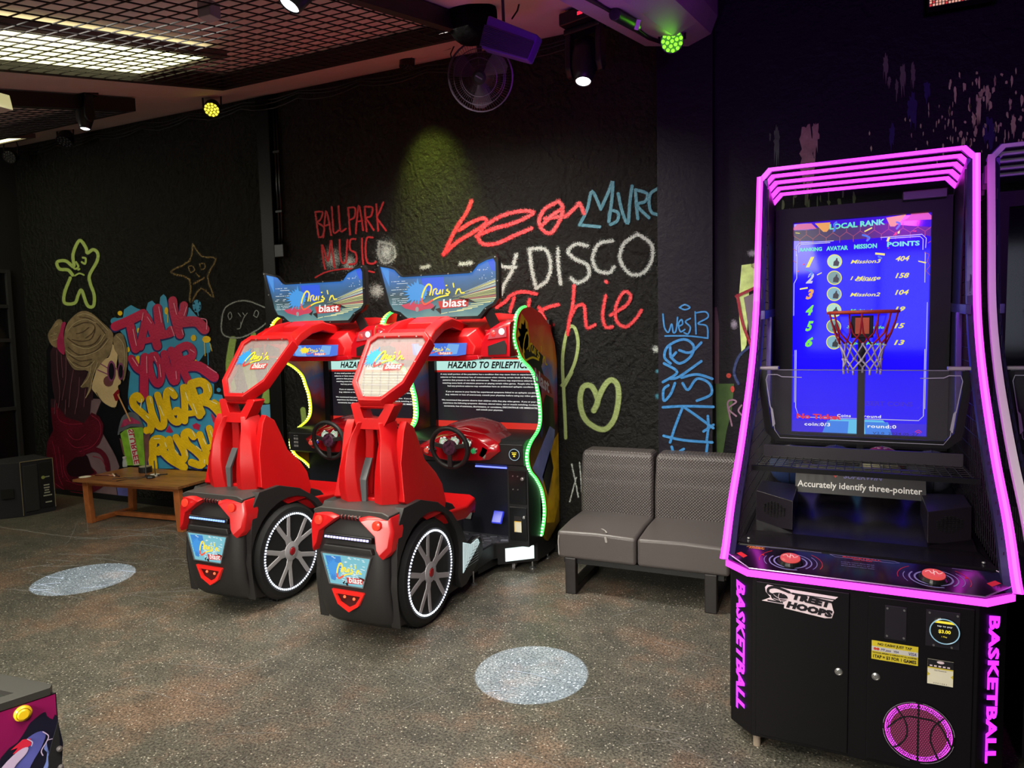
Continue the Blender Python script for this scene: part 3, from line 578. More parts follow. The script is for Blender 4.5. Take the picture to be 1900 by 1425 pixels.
rd.stroke('paint_mark', [[(1366, 550), (1405, 532)], [(1368, 548), (1378, 600), (1395, 645)]], 7, spray('dull red spray paint', srgb(150, 25, 45), 0.5, 0.2), 3, 'dull red painted outline')
rd.fill('paper_notice', [[(1380, 552), (1408, 540), (1408, 600), (1392, 630)]], mat('old paper', srgb(120, 105, 118), 0.6), 2, 'torn paper notice')
rd.stroke('paint_mark', [[(1358, 790), (1350, 750), (1358, 742), (1366, 746), (1352, 758), (1366, 772)], [(1376, 752), (1370, 762), (1378, 772)]], 4, spray('pale pink spray paint', srgb(150, 110, 135), 0.5, 0.2), 2)
rd.stroke('paint_mark', [[(1396, 640), (1372, 660), (1362, 690), (1370, 712)]], 7, spray('deep blue spray paint', srgb(30, 50, 105), 0.6, 0.2), 2)
rd.dots('spray_dot', [(1396, 470, 14, 9), (1362, 602, 10, 14), (1399, 492, 6)], spray('grey overspray', srgb(150, 140, 160), 1, 0.3), 1)
rd.dots('spray_dot', [(1359, 722, 5, 8), (1352, 697, 6, 6)], spray('orange spray paint', srgb(190, 55, 40), 0.5, 0.2), 2)
rd.fill('paint_stripe', [[(1326, 570), (1330, 570), (1334, 600), (1334, 712), (1326, 712)]], mat('old grey pink paint', srgb(85, 60, 66), 0.7), 1)

# --- scratches on the floor
fd = Draw(bpy.data.objects['floor'], lambda x, y, k: at_z(x, y, 0.0006*k))
SCR = mat('floor scratch', (0.22, 0.21, 0.20), 0.7)
rnd = random.Random(3); SL = []
SL += [[(145, 965), (130, 1000), (120, 1010)], [(161, 965), (164, 992)], [(0, 978), (120, 995), (180, 998)], [(270, 980), (290, 1000)], [(325, 990), (345, 1005)]]
for i in range(34):
    x, y = rnd.uniform(0, 340), rnd.uniform(980, 1110); a = rnd.uniform(-0.5, 0.6); q = rnd.uniform(20, 110)
    SL.append([(x, y), (x+q*0.5, y+q*0.5*a*0.35+rnd.uniform(-3, 3)), (x+q, y+q*a*0.35)])
for i in range(26):
    x, y = rnd.uniform(100, 1300), rnd.uniform(1130, 1400); a = rnd.uniform(-1.5, 1.5); q = rnd.uniform(30, 140)
    SL.append([(x, y), (x+q*0.5, y+q*0.5*a*0.35+rnd.uniform(-4, 4)), (x+q, y+q*a*0.35)])
fd.stroke('floor_scratches', [(q, 0.7) for q in SL], 0.7, SCR, 1, 'thin pale scratches in the floor', k=4, cap=False, kind='stuff')

# ================================================================ RACING CABINETS
REDP = mat('red moulded plastic', srgb(184, 12, 17), 0.38, spec=0.4)
REDG = mat('red glossy plastic', srgb(165, 10, 22), 0.18, coat=0.4)
DGREY = mat('charcoal moulded plastic', srgb(35, 33, 34), 0.5, bump=0.12, bscale=400)
TYRE = mat('tyre rubber', srgb(22, 22, 24), 0.6)
ALU = mat('silver alloy', srgb(172, 168, 172), 0.34, metal=0.25)
SCREW = mat('steel screw', srgb(180, 180, 180), 0.3, metal=0.9)
TAIL = mat('red lens', (0.42, 0.006, 0.008), 0.32, coat=0.1, emit=(1, 0.02, 0.02), es=0.12)
WHITEL = glow('white led', (0.85, 0.92, 1.0), 3.0)
Y_LED = glow('yellow script', (1.0, 0.80, 0.05), 1.0); R_SC = glow('red script', (0.9, 0.10, 0.04), 1.0)
L_BLUE = glow('splash blue', srgb(60, 150, 225), 1.0); L_WHT = glow('lit white', (0.95, 0.95, 0.92), 1.0); L_RED = glow('lit red', srgb(205, 45, 40), 1.0)
def splat(cx, cy, r, n, seed, sy=1.0):
    rnd = random.Random(seed); P = []
    for i in range(n):
        a = 2*PI*i/n; k = (1.0 if i % 2 else 0.62)*rnd.uniform(0.8, 1.1)
        if math.cos(a) > 0.2: k = min(k, 0.62)
        P.append((cx+r*k*math.cos(a), cy+sy*r*k*math.sin(a)))
    return P
def logo(d, Q, lift, mats, shadow=True, fat=1.0):
    """the spray-splash and script emblem; Q maps the unit box (y up) to the surface"""
    def q(u, v): return tuple((Q[0][k]*(1-u)+Q[1][k]*u)*(1-v)+(Q[3][k]*(1-u)+Q[2][k]*u)*v for k in (0, 1))
    def g(*P): return [q((P[i]-500)/880, 1-(P[i+1]-540)/470) for i in range(0, len(P), 2)]
    W = math.dist(Q[0], Q[1])/880*fat
    sp, ye, re, wh, rb = mats
    d.fill('emblem_splash', [[g(x, y)[0] for x, y in splat(650, 760, 215, 44, 4, 0.95)]], sp, lift)
    if shadow:
        d.fill('emblem_shard', [g(1180, 850, 1330, 880, 1445, 945, 1300, 920), g(820, 1010, 900, 950, 860, 1040), g(880, 1010, 960, 990, 960, 1090)], BLACK, lift+1)
    d.fill('emblem_bar', [g(920, 900, 1330, 885, 1320, 990, 950, 1010)], rb, lift+1)
    d.stroke('emblem_script', [(g(815,800,832,740,838,680,805,648,765,680,725,760,705,830), 22*W)], 22*W, ye, lift+2, k=4)
    d.stroke('emblem_script', [(g(705,830,702,880,735,935,790,915,850,880), 22*W)], 22*W, re, lift+2, k=4)
    d.stroke('emblem_script', [(z, 17*W) for z in [g(850,880,940,840,1065,818), g(852,805,868,730), g(856,765,880,725,905,718), g(915,735,900,785,935,790,962,735,955,790), g(995,738,985,792),
      g(1060,735,1045,750,1085,775,1060,800,1035,792), g(1135,655,1142,705), g(1190,740,1165,805), g(1172,775,1215,735,1228,770,1240,795,1278,792), g(1040,680,1050,678)]], 17*W, ye, lift+2, k=4)
    d.text('emblem_lettering', [('blast', (g(985,990)[0], g(1300,985)[0], g(1305,870)[0], g(990,875)[0]))], wh, lift+3, bold=0.02, shear=0.05)

O_RACE = (-2.265, 3.0, 0)
LED = [(1.16,1.80),(1.08,1.785),(1.01,1.74),(.975,1.66),(.97,1.59),(1.055,1.48),(1.20,1.41),(1.30,1.335),(1.34,1.25),(1.375,1.16),(1.385,1.04),(1.34,.965),(1.22,.91),(1.155,.86),(1.14,.80),(1.18,.72),(1.29,.64),(1.385,.54),(1.43,.42),(1.42,.32),(1.37,.228)]
def make_racer(led_col, dot_col, label):
    t = thing('racing_arcade_machine', label, 'arcade machine', O_RACE)
    HW = 0.495
    led = smooth_line([(y+.04, z) for y, z in LED], 4)
    back = [(1.50, .16), (1.735, .24), (1.735, 1.42), (1.70, 1.55), (1.60, 1.68), (1.45, 1.76), (1.28, 1.80)]
    for s in (-1, 1):
        sp = obj('side_panel', M().prism(led+back, 'x', s*HW-0.012, s*HW+0.012), SIDE, t, 'side panel printed in orange, yellow and blue')
        m = M(); m.tube([(s*(HW), y-0.004, z) for y, z in led], 0.0125, 6)
        obj('led_strip', m, glow(led_col[0], led_col[1], led_col[2]), sp, 'glowing edge strip')
        m = M(); seg = []; acc = 0; prev = None
        for y, z in smooth_line([(y+.04, z) for y, z in LED], 24):
            if prev is None or math.dist(prev, (y, z)) > 0.021: seg.append((y, z)); prev = (y, z)
        for y, z in seg: m.box(s*HW-0.0075, s*HW+0.0075, y-0.019, y-0.012, z-0.006, z+0.006)
        obj('led', m, glow(dot_col[0], dot_col[1], dot_col[2]), sp, kind='stuff')
        if s == 1:
            fil = sorted([(z, y) for y, z in led])
            def edge_y(z):
                for (z0, y0), (z1, y1) in zip(fil, fil[1:]):
                    if z0 <= z <= z1: return y0+(y1-y0)*(z-z0)/max(z1-z0, 1e-6)
                return 0
            class Clip(Draw):
                def fill(s_, name, polys, *a_, **k_):
                    out = []
                    for P in polys:
                        Q = []
                        for i in range(len(P)):
                            p_, q_ = P[i], P[(i+1) % len(P)]
                            for j in range(8): Q.append((p_[0]+(q_[0]-p_[0])*j/8, p_[1]+(q_[1]-p_[1])*j/8))
                        out.append([(max(y, edge_y(z)+.016), z) for y, z in Q])
                    return Draw.fill(s_, name, out, *a_, **k_)
            d = Clip(sp, lambda a, b, k: Vector((HW+0.012+0.0012*k, a, b)))
            d.fill('printed_art', [[(1.02,1.62),(1.10,1.76),(1.2,1.70),(1.24,1.50),(1.14,1.44)]]+[splat(1.14,1.60,0.13,22,9)], mat('print yellow', srgb(245,215,20), 0.35), 1)
            d.fill('printed_art', [[(1.12,1.50),(1.26,1.56),(1.48,1.46),(1.42,1.40),(1.52,1.26),(1.40,1.36),(1.42,1.18),(1.33,1.36),(1.32,1.15),(1.25,1.36),(1.20,1.28)]], BLACK, 2)
            def T(*P): return [(1.11+(P[i]-700)/580*0.42, 1.66-(P[i+1]-650)/300*0.20-(P[i]-700)/580*0.16) for i in range(0, len(P), 2)]
            d.stroke('emblem_script', [(z, 0.014) for z in [T(815,800,832,740,838,680,805,648,765,680,725,760,705,830,702,880,735,935,790,915,850,880,940,840,1065,818), T(852,805,868,730), T(856,765,880,725,905,718), T(915,735,900,785,935,790,962,735,955,790), T(995,738,985,792), T(1060,735,1045,750,1085,775,1060,800,1035,792), T(1135,655,1142,705), T(1190,740,1165,805), T(1172,775,1215,735,1228,770,1240,795,1278,792)]], 0.014, mat('print script yellow', srgb(255,240,40), 0.35), 3)
            d.fill('printed_art', [[(1.27,1.41),(1.56,1.30),(1.62,1.19),(1.30,1.30)]], mat('print red', srgb(150,30,25), 0.35), 3)
            d.text('emblem_lettering', [('blast', ((1.30,1.30),(1.56,1.20),(1.56,1.30),(1.30,1.40)))], mat('print white', srgb(215,210,215), 0.35), 4, bold=0.03)
            d.fill('printed_art', [[(1.42,1.12),(1.50,1.20),(1.64,1.16),(1.66,.98),(1.60,.86),(1.50,.88),(1.46,.98)]], mat('print black car', srgb(18,14,18), 0.3), 2)
            d.fill('printed_art', [[(1.30,1.05),(1.42,1.10),(1.44,.96),(1.40,.90)], [(1.36,1.2),(1.42,1.25),(1.40,1.1)]], mat('print slate', srgb(60,70,110), 0.35), 2)
            d.fill('printed_art', [[(1.18,.70),(1.56,.97),(1.66,.93),(1.64,.86),(1.32,.52),(1.24,.62)]], mat('print blue grey', srgb(140,155,215), 0.3, var=0.2, vscale=8), 3, 'wide blue grey printed stripe')
            d.fill('printed_art', [[(1.32,.52),(1.64,.86),(1.735,.9),(1.735,.40),(1.62,.26),(1.46,.30),(1.44,.42)]], mat('print ochre', srgb(245,200,35), 0.35, var=0.35, vscale=9), 2, 'ochre printed ground')
            d.fill('printed_art', [[(1.40,.64),(1.56,.80),(1.62,.66),(1.50,.48)]], mat('print black', (0.01,0.01,0.01), 0.3), 3)
    # cabinet shell
    obj('cabinet_back', M().box(-HW+.014, HW-.014, 1.66, 1.73, .12, 1.72), BLACK, t)
    obj('screen_surround', M().frame([(-.49,.86),(.49,.86),(.49,1.50),(-.49,1.50)], [(-.43,.92),(.43,.92),(.43,1.455),(-.43,1.455)], 'y', 1.585, 1.64), BLACKG, t)
    sc = obj('screen', M().box(-.432, .432, 1.625, 1.66, .915, 1.46), glow('dark screen', (0.008, 0.006, 0.012), 1.0), t, 'lit screen with a health warning')
    d = plane_draw(sc, (0, 1.624, 0), (1, 0, 0), (0, 0, 1))
    d.fill('screen_band', [[(-.43,1.36),(.43,1.36),(.43,1.44),(-.43,1.44)]], glow('screen pale mint', srgb(185,232,222), 1.0), 2)
    d.fill('screen_band', [[(-.43,1.345),(.43,1.345),(.43,1.36),(-.43,1.36)], [(-.43,1.44),(.43,1.44),(.43,1.452),(-.43,1.452)], [(-.43,.925),(.43,.925),(.43,.975),(-.43,.975)]], glow('screen red', srgb(205,40,30), 1.0), 1)
    d.text('screen_lettering', [('HAZARD TO EPILEPTICS', (-.335,1.374,.335,1.426))], BLACK, 3, bold=0.035, shear=0.3, space=1.08)
    LN = [(-.40,.43,'A very small portion of the population has a condition that may cause them to experience epileptic'),(-.40,.43,'seizures or have momentary loss of consciousness when viewing certain kinds of flashing lights or'),(-.38,.41,'patterns that present in our daily environment.  These persons may experience seizures while'),(-.385,.42,'watching some kinds of television pictures or playing certain video games.  People who have not'),(-.34,.37,'had any previous seizures may nonetheless have an undetected epileptic condition.'),None,
      (-.355,.40,'If you or anyone in your family has experienced symptoms linked to an epileptic condition'),(-.36,.405,'(e.g. seizures or loss of awareness), consult your physician before using any video games.'),None,(-.395,.425,'We recommend that parents observe their children while they play video games.  If you or your child'),(-.385,.42,'experience the following symptoms: dizziness, altered vision, eye or muscle twitching, involuntary'),(-.375,.41,'movements, loss of awareness, disorientation, or convulsions, DISCONTINUE USE IMMEDIATELY'),(-.10,.12,'and consult your physician.')]
    it = []; z = 1.322
    for q in LN:
        if q: it.append((q[2], (q[0], z, q[1], z+0.0135)))
        z -= 0.0225 if q else 0.020
    d.text('screen_lettering', it, L_WHT, 2, bold=0.02)
    d.text('screen_lettering', [('MONEY IN: 0 Coins', (-.07,.955,.09,.968)), ('COST TO PLAY: 3 Coins', (-.08,.932,.10,.945))], L_WHT, 3, bold=0.02, shear=0.2)
    # dash console
    obj('control_panel', M().prism([(1.06,.76),(1.045,.90),(1.10,.925),(1.62,.93),(1.62,.72),(1.2,.72)], 'x', -HW+.014, HW-.014), BLACK, t, bevel=0.004, loc=(0,.09,0))
    vent = M()
    for i in range(4):
        for j in range(2): vent.obox((-.42+j*.022, 1.05, .80+i*.028), (.018, .006, .016))
    obj('speaker_vent', vent, mat('grey grille', srgb(120,120,122), 0.4), t, loc=(0,.09,0))
    dash = obj('dashboard', M().rings([[(-.27*s_,y,.80),(-.31*s_,y,.86),(-.26*s_,y,.90+h),(-.12*s_,y,.965+h),(.02,y,1.00+h),(.20*s_,y,.975+h),(.31*s_,y,.92+h),(.32*s_,y,.85),(.24*s_,y,.79),(-.05,y,.775)] for y, s_, h in ((.98,.80,-.03),(1.02,1.0,-.012),(1.10,1.02,0),(1.26,.95,.015),(1.34,.70,0))]), REDG, t, 'glossy red instrument cowl', bevel=0.006)
    obj('cowl_ridge', M().rings([[(-.20,y,.95+h),(-.10,y,1.00+h),(.06,y,1.02+h),(.20,y,.985+h),(.26,y,.93+h),(0,y,.90)] for y, h in ((1.03,-.02),(1.12,.012),(1.30,.02))]), REDG, dash, bevel=0.006)
    dd = plane_draw(dash, (0, .975, 0), (1, 0, 0), (0, 0, 1), 0.0015)
    for gx, gz in ((-.075,.905),(.01,.912),(.10,.900)):
        g = obj('gauge', M().lathe([(.036,0),(.036,.012),(.031,.014)], (gx, .975, gz), (0,-1,.12), 24), mat('chrome bezel', srgb(190,190,190), 0.15, metal=1), dash, 'round instrument with pale face', smooth=False)
        q = Draw(g, lambda a, b, k, gx=gx, gz=gz: Vector((gx+a, .960-.0012*k-.12*0, gz+b)))
        q.dots('gauge_face', [(0,0,.030,.030)], glow('gauge face', srgb(205,215,205), 0.9), 1, n=20)
        q.stroke('gauge_arc', [[(-.022,-.010),(-.02,.012),(0,.023),(.02,.012),(.022,-.010)]], .004, glow('gauge green', srgb(110,170,60), 0.9), 2)
        q.stroke('gauge_needle', [[(0,0),(.016,.012)]], .003, L_RED, 3)
    for bx, bz, bm in ((-.215,.842,glow('orange button', srgb(225,70,50), 0.8)),(-.165,.846,glow('blue button', srgb(50,60,200), 0.8)),(.148,.853,mat('green button', srgb(30,110,60), 0.3, emit=(0.02,0.3,0.08), es=0.6))):
        bt = obj('button', M().lathe([(.024,0),(.024,.014),(.018,.018)], (bx, .985, bz), (0,-1,.1), 20), MATS['chrome bezel'], dash, smooth=False)
        obj('button_cap', M().lathe([(.0175,0),(.0165,.006),(.008,.009)], (bx, .967, bz+.001), (0,-1,.1), 20), bm, bt, smooth=True)
    obj('key_badge', M().obox((.215,.985,.845), (.05,.01,.075), (0,math.radians(25),0)), mat('badge grey', srgb(150,140,130), 0.3, metal=0.4), dash, bevel=0.008)
    dash.location = (.0,.11,0)
    # steering wheel
    sw = obj('steering_wheel', M().tube([(.02+.135*math.cos(2*PI*i/32), .93-.02*math.sin(2*PI*i/32), .878+.135*math.sin(2*PI*i/32)) for i in range(32)], .0165, 10, True), mat('wheel grip', (0.010,0.010,0.011), 0.5), t, 'black three-spoke steering wheel', smooth=True)
    for a in (170, 10, 270):
        a = math.radians(a); obj('spoke', M().bar((.02+.03*math.cos(a), .925, .878+.03*math.sin(a)), (.02+.13*math.cos(a), .93, .878+.13*math.sin(a)), .03 if a < 4 else .034, .012, (0,1,0)), DGREY, sw, bevel=0.004)
    obj('wheel_hub', M().lathe([(.052,0),(.052,.02),(.044,.028),(.03,.03)], (.02,.945,.878), (0,-1,0), 28), mat('hub print', srgb(70,40,60), 0.25, var=0.9, vscale=45), sw, 'round printed hub cap')
    obj('steering_column', M().cyl((.02,1.04,.88),(.02,.945,.878), .03, n=16), BLACK, sw)
    # card reader on the panel
    sw.location = (-.02,.09,0)
    rd_ = obj('card_reader', M().lathe([(.040,0),(.040,.008),(.036,.010)], (.405,1.05,.835), (0,-1,.08), 28), BLACKG, t, 'round card reader with a pale rim and yellow figures', loc=(.018,.09,0))
    obj('reader_rim', M().tube([(.405+.037*math.cos(2*PI*i/28), 1.038, .835+.037*math.sin(2*PI*i/28)) for i in range(28)], .002, 5, True), glow('pale blue rim', srgb(170,200,215), 0.8), rd_)
    q = Draw(rd_, lambda a, b, k: Vector((.405+a, 1.0365-.0008*k, .835+b)))
    q.fill('reader_figures', [[(-.018,.012),(.018,.012),(.018,.016),(-.018,.016)], [(-.016,.0),(.016,.0),(.012,.008),(-.012,.008)], [(-.008,-.014),(.008,-.014),(.004,-.004),(-.004,-.004)]], Y_LED, 1)
    # lower front: kick board, light strip, coin door, pedals, step
    obj('kick_board', M().box(-HW+.014, HW-.014, 1.36, 1.40, .17, .74), mat('night black panel', (0.008,0.009,0.018), 0.45), t)
    obj('light_strip', M().box(.02, .30, 1.345, 1.362, .690, .699), glow('blue strip', (0.12,0.16,1.0), 2.5), t, 'thin blue lamp under the panel')
    cb = obj('coin_box', M().box(.335, .49, 1.16, 1.38, .20, .755), BLACK, t, 'black coin box with two hatches', bevel=0.005, loc=(0,.035,0))
    for z0, z1 in ((.49,.72),(.24,.47)): obj('coin_door', M().box(.352, .478, 1.150, 1.165, z0, z1), BLACKG, cb, bevel=0.004)
    obj('lock', M().lathe([(.012,0),(.012,.012),(.006,.013)], (.455,1.15,.665), (0,-1,0), 12), SCREW, cb); obj('lock', M().lathe([(.010,0),(.010,.012),(.005,.013)], (.46,1.15,.405), (0,-1,0), 12), SCREW, cb)
    m = M()
    for x, z in ((.385,.68),(.42,.68),(.385,.59),(.42,.59)): m.cyl((x,1.15,z),(x,1.143,z), .004, n=8)
    obj('bolts', m, SCREW, cb, kind='stuff')
    q = plane_draw(cb, (0,1.149,0), (1,0,0), (0,0,1), 0.001)
    q.fill('sticker', [[(.388,.30),(.44,.30),(.44,.39),(.388,.39)]], mat('sticker white', srgb(205,200,180), 0.5), 1, 'white payment sticker with a yellow edge')
    q.fill('sticker', [[(.388,.375),(.44,.375),(.44,.41),(.388,.41)]], mat('sticker black', srgb(25,22,24), 0.5), 2); q.fill('sticker', [[(.388,.37),(.44,.37),(.44,.375),(.388,.375)], [(.388,.30),(.392,.30),(.392,.375),(.388,.375)]], mat('sticker yellow', srgb(215,170,30), 0.5), 3)
    obj('pedal', M().obox((.22,1.28,.36),(.075,.02,.09),(math.radians(-35),0,0)), glow('blue lit pedal', (0.03,0.05,0.85), 0.8), t, 'blue lit accelerator pedal', bevel=0.006)
    obj('pedal', M().obox((-.02,1.28,.36),(.09,.02,.08),(math.radians(-35),0,0)), BLACK, t, bevel=0.006)
    pf = obj('platform', M().prism([(-.50,.78),(-.22,.86),(.22,.90),(.235,1.15),(.255,1.185),(.484,1.354),(.484,1.64),(-.484,1.64)], 'z', .10, .205), BLACK, t, bevel=0.004)
    obj('tread_plate', M().prism([(-.49,.79),(-.22,.87),(.21,.91),(.225,1.155),(.25,1.195),(.48,1.36),(.48,1.40),(-.48,1.40)], 'z', .205, .209), mat('tread plate', srgb(120,120,130), 0.35, metal=0.8), pf)
    m = M()
    for i in range(14):
        for j in range(12):
            x, y = -.46+i*.07+(j % 2)*.035, .84+j*.047
            if y < .88+abs(x)*.1 or y > 1.35 or (x > .2 and y < 1.12+(x-.2)*.9) or x > .46: continue
            m.obox((x, y, .2115), (.05,.012,.006), (0,0,math.radians(20 if (i+j) % 2 else -20)))
    obj('tread_bumps', m, MATS['tread plate'], pf, kind='stuff')
    # front corner box with the lamp, castor and foot
    fb = obj('corner_box', M().prism([(.255,1.185),(.485,1.355),(.485,1.46),(.255,1.46)], 'z', .055, .2045), BLACK, t, bevel=0.004)
    A, B = Vector((.30,1.218,0)), Vector((.462,1.338,0)); nrm = Vector((.594,-.804,0))*.006
    obj('step_lamp', M().quadbox([A+Vector((0,0,.075)), B+Vector((0,0,.08)), B+Vector((0,0,.08))+nrm, A+Vector((0,0,.075))+nrm, A+Vector((0,0,.165)), B+Vector((0,0,.17)), B+Vector((0,0,.17))+nrm, A+Vector((0,0,.165))+nrm]), glow('white lamp panel', (0.74,0.90,0.86), 1.5), fb, 'white lamp panel on the corner of the base')
    ca = obj('castor', M().lathe([(.024,-.010),(.026,0),(.024,.010)], (.33,1.29,.026), (1,.3,0), 16), mat('castor grey', srgb(110,108,110), 0.5), t, 'small grey castor', smooth=False)
    obj('castor_fork', M().box(.32,.345,1.28,1.31,.03,.06), SCREW, ca)
    ft = obj('foot', M().lathe([(.024,0),(.024,.006),(.014,.012),(.006,.016),(.006,.06)], (.44,1.36,0), (0,0,1), 14), SCREW, t, 'adjustable steel foot')
    for x, y in ((-.46,.95),(-.46,1.6),(.46,1.6),(.20,.93)): obj('foot', M().lathe([(.022,0),(.022,.006),(.012,.012),(.006,.016),(.006,.11)], (x,y,0), (0,0,1), 14), SCREW, t)
    obj('base_box', M().prism([(-.48,.98),(.20,1.0),(.24,1.25),(.48,1.46),(.48,1.70),(-.48,1.70)], 'z', .045, .13), BLACK, t)
    # hood
    hood = obj('hood', M().rings([[(-.50,y,zb),(.50,y,zb),(.50,y,zt-.02),(.44,y,zt),(.26,y,zt+c),(-.26,y,zt+c),(-.44,y,zt),(-.50,y,zt-.02)] for y, zb, zt, c in ((1.02,1.49,1.66,0.0),(1.12,1.48,1.71,.01),(1.30,1.48,1.75,.02),(1.66,1.50,1.70,0))]), REDP, t, 'red hood over the screen', bevel=0.01)
    ce = obj('hood_centre', M().rings([[(-.30+i_,y,zb),(.30-i_,y,zb),(.315-i_,y,zm),(.26-i_,y,zt),(-.26+i_,y,zt),(-.315+i_,y,zm)] for y, zb, zm, zt, i_ in ((.90,1.50,1.555,1.62,.045),(.95,1.475,1.56,1.665,.0),(1.10,1.475,1.60,1.71,-.01))]), REDP, hood, bevel=0.008)
    lip = obj('hood_lip', M().rings([[(-.30,y,z0),(-.20,y,z0-.012),(.20,y,z0-.012),(.30,y,z0),(.29,y,z1),(-.29,y,z1)] for y, z0, z1 in ((.90,1.475,1.50),(1.08,1.47,1.50))]), REDG, hood, bevel=0.005)
    ss = obj('small_display', M().prism([(-.185,1.578),(.215,1.578),(.205,1.505),(.15,1.498),(-.13,1.498),(-.175,1.505)], 'y', .885, .90), glow('display blue', srgb(70,120,225), 1.0), hood, 'small lit display in the hood')
    q = plane_draw(ss, (0,.884,0), (1,0,0), (0,0,1), 0.001)
    q.fill('display_art', [[(-.17,1.572),(-.10,1.575),(-.05,1.50),(-.15,1.505)], [(.09,1.575),(.17,1.57),(.15,1.51),(.05,1.50)]], glow('display pale', srgb(120,175,235), 1.0), 1)
    logo(q, ((-.10,1.505),(.13,1.505),(.13,1.572),(-.10,1.572)), 2, (Y_LED, Y_LED, R_SC, L_WHT, R_SC), False)
    for s in (-1, 1):
        X = lambda x: s*x
        md = obj('lamp_pod', M().rings([[(X(.285),y,1.485),(X(.495),y,1.485),(X(.498),y,z1),(X(.42),y,z1-.005),(X(.33),y,z2),(X(.29),y,1.56)] for y, z1, z2 in ((.935,1.675,1.625),(.955,1.705,1.65),(1.08,1.73,1.68))]), REDG, hood, 'glossy red lamp pod', bevel=0.006)
        obj('vent_opening', M().prism([(X(.345),1.50),(X(.47),1.505),(X(.475),1.56),(X(.46),1.59),(X(.345),1.555)], 'y', .930, .94), mat('dark vent', (0.004,0.002,0.003), 0.5), md)
        obj('lamp_glass', M().prism([(X(.345),1.598),(X(.475),1.612),(X(.475),1.675),(X(.37),1.662)], 'y', .931, .94), mat('lamp recess', srgb(150,60,70), 0.12, coat=0.5), md)
        obj('lamp', M().sphere((X(.385),.936,1.633), .022, 14, (1,.5,1)), glow('red lamp', (0.9,0.02,0.02), 1.2), md, 'round red lamp', smooth=True)
        obj('lamp', M().sphere((X(.443),.936,1.645), .023, 14, (1,.5,1)), glow('white lamp', (1,0.9,0.9), 1.6), md, 'round white lamp', smooth=True)
        obj('marquee_bracket', M().bar((X(.36),1.02,1.68),(X(.30),.985,1.83), .07, .012, (0,1,0)), BLACK, hood, bevel=0.003)
    # marquee
    MQ = [(-.475,2.115),(-.40,2.10),(-.355,2.085),(-.305,2.035),(-.285,2.028),(.225,2.028),(.25,2.035),(.295,2.085),(.36,2.112),(.41,2.12),(.425,2.09),(.425,1.85),(.40,1.815),(.34,1.785),(.305,1.745),(.285,1.728),(-.26,1.728),(-.285,1.745),(-.32,1.775),(-.375,1.79),(-.405,1.84)]
    cx, cz = 0, 1.92
    inner = [((x-cx)*.955, (z-cz)*.90+cz) for x, z in MQ]
    mq = obj('marquee', M().prism(MQ, 'y', .955, .99), BLACK, t, 'backlit sign board over the hood', bevel=0.003)
    fr = obj('marquee_rim', M().frame(MQ, inner, 'y', .945, .957), BLACKG, mq)
    d = plane_draw(mq, (0,.953,0), (1,0,0), (0,0,1), 0.0006)
    d.fill('marquee_art', [inner], MQMAT, 1, 'night city picture, blue and teal')
    d.fill('marquee_art', [[(-.14,2.005),(.03,2.005),(.04,1.93),(-.02,1.88),(-.12,1.94)], [(.35,2.085),(.395,2.10),(.40,2.02),(.375,2.03)]], glow('marquee royal', srgb(25,85,225), 1.0), 2)
    d.fill('marquee_art', [[(-.45,2.095),(-.385,2.075),(-.385,1.96)]], glow('marquee azure', srgb(60,140,220), 1.0), 2)
    rnd = random.Random(8); D_ = []
    for i in range(60):
        z = rnd.choice((1.99,1.975,1.95,1.935,1.91,1.90,1.875,1.862,1.85,1.838,1.83)); x = rnd.uniform(-.38,-.24); l_ = rnd.uniform(.006,.03)
        D_.append([(x,z),(x+l_,z),(x+l_,z+.003),(x,z+.003)])
    for i in range(20):
        z = rnd.uniform(1.95,2.05); x = rnd.uniform(.25,.38); D_.append([(x,z),(x+.006,z),(x+.006,z+.003),(x,z+.003)])
    d.fill('marquee_lights', D_, glow('city white', srgb(225,235,240), 1.0), 3)
    SM = [glow('streak cream', srgb(240,235,165), 1.0), glow('streak orange', srgb(225,150,80), 1.0), glow('streak yellow', srgb(235,225,110), 1.0), glow('streak red', srgb(205,105,75), 1.0), glow('streak pale', srgb(190,205,215), 1.0)]
    rs_ = random.Random(31)
    for i in range(15):
        a0 = 1.842+i*.0026; b0 = 1.835+i*.0098; x0 = rs_.uniform(.08,.24); z0 = a0+(b0-a0)*(x0-.10)/.30; th = rs_.uniform(.0025,.0075)
        d.fill('marquee_streak', [[(x0,z0),(.40,b0),(.40,b0+th),(x0,z0+.001)]], SM[rs_.choice((0,0,1,2,2,3,4))], 2+i*.05)
    d.fill('marquee_streak', [[(x0,z),(x1,z+.008),(x1+.004,z+.013),(x0+.003,z+.004)] for x0, x1, z in ((.06,.17,1.775),(.12,.23,1.785),(.16,.27,1.795),(.20,.31,1.808),(.22,.36,1.822),(.0,.05,1.765))], SM[0], 2)
    d.fill('painted_car', [[(-.30,1.835),(-.25,1.842),(-.20,1.855),(-.15,1.855),(-.11,1.842),(-.06,1.838),(-.045,1.82),(-.06,1.805),(-.12,1.80),(-.17,1.788),(-.22,1.80),(-.27,1.812)]], glow('car red', srgb(205,55,85), 1.0), 3, 'small red car in the picture')
    d.fill('painted_car', [[(-.205,1.85),(-.15,1.85),(-.125,1.84),(-.18,1.836)]], glow('car glass', srgb(110,120,110), 1.0), 4); d.dots('painted_car', [(-.175,1.802,.013,.017)], glow('car wheel', srgb(150,150,150), 1.0), 4)
    logo(d, ((-.245,1.80),(.235,1.80),(.235,2.01),(-.245,2.01)), 5, (L_BLUE, Y_LED, R_SC, L_WHT, L_RED))
    m = M()
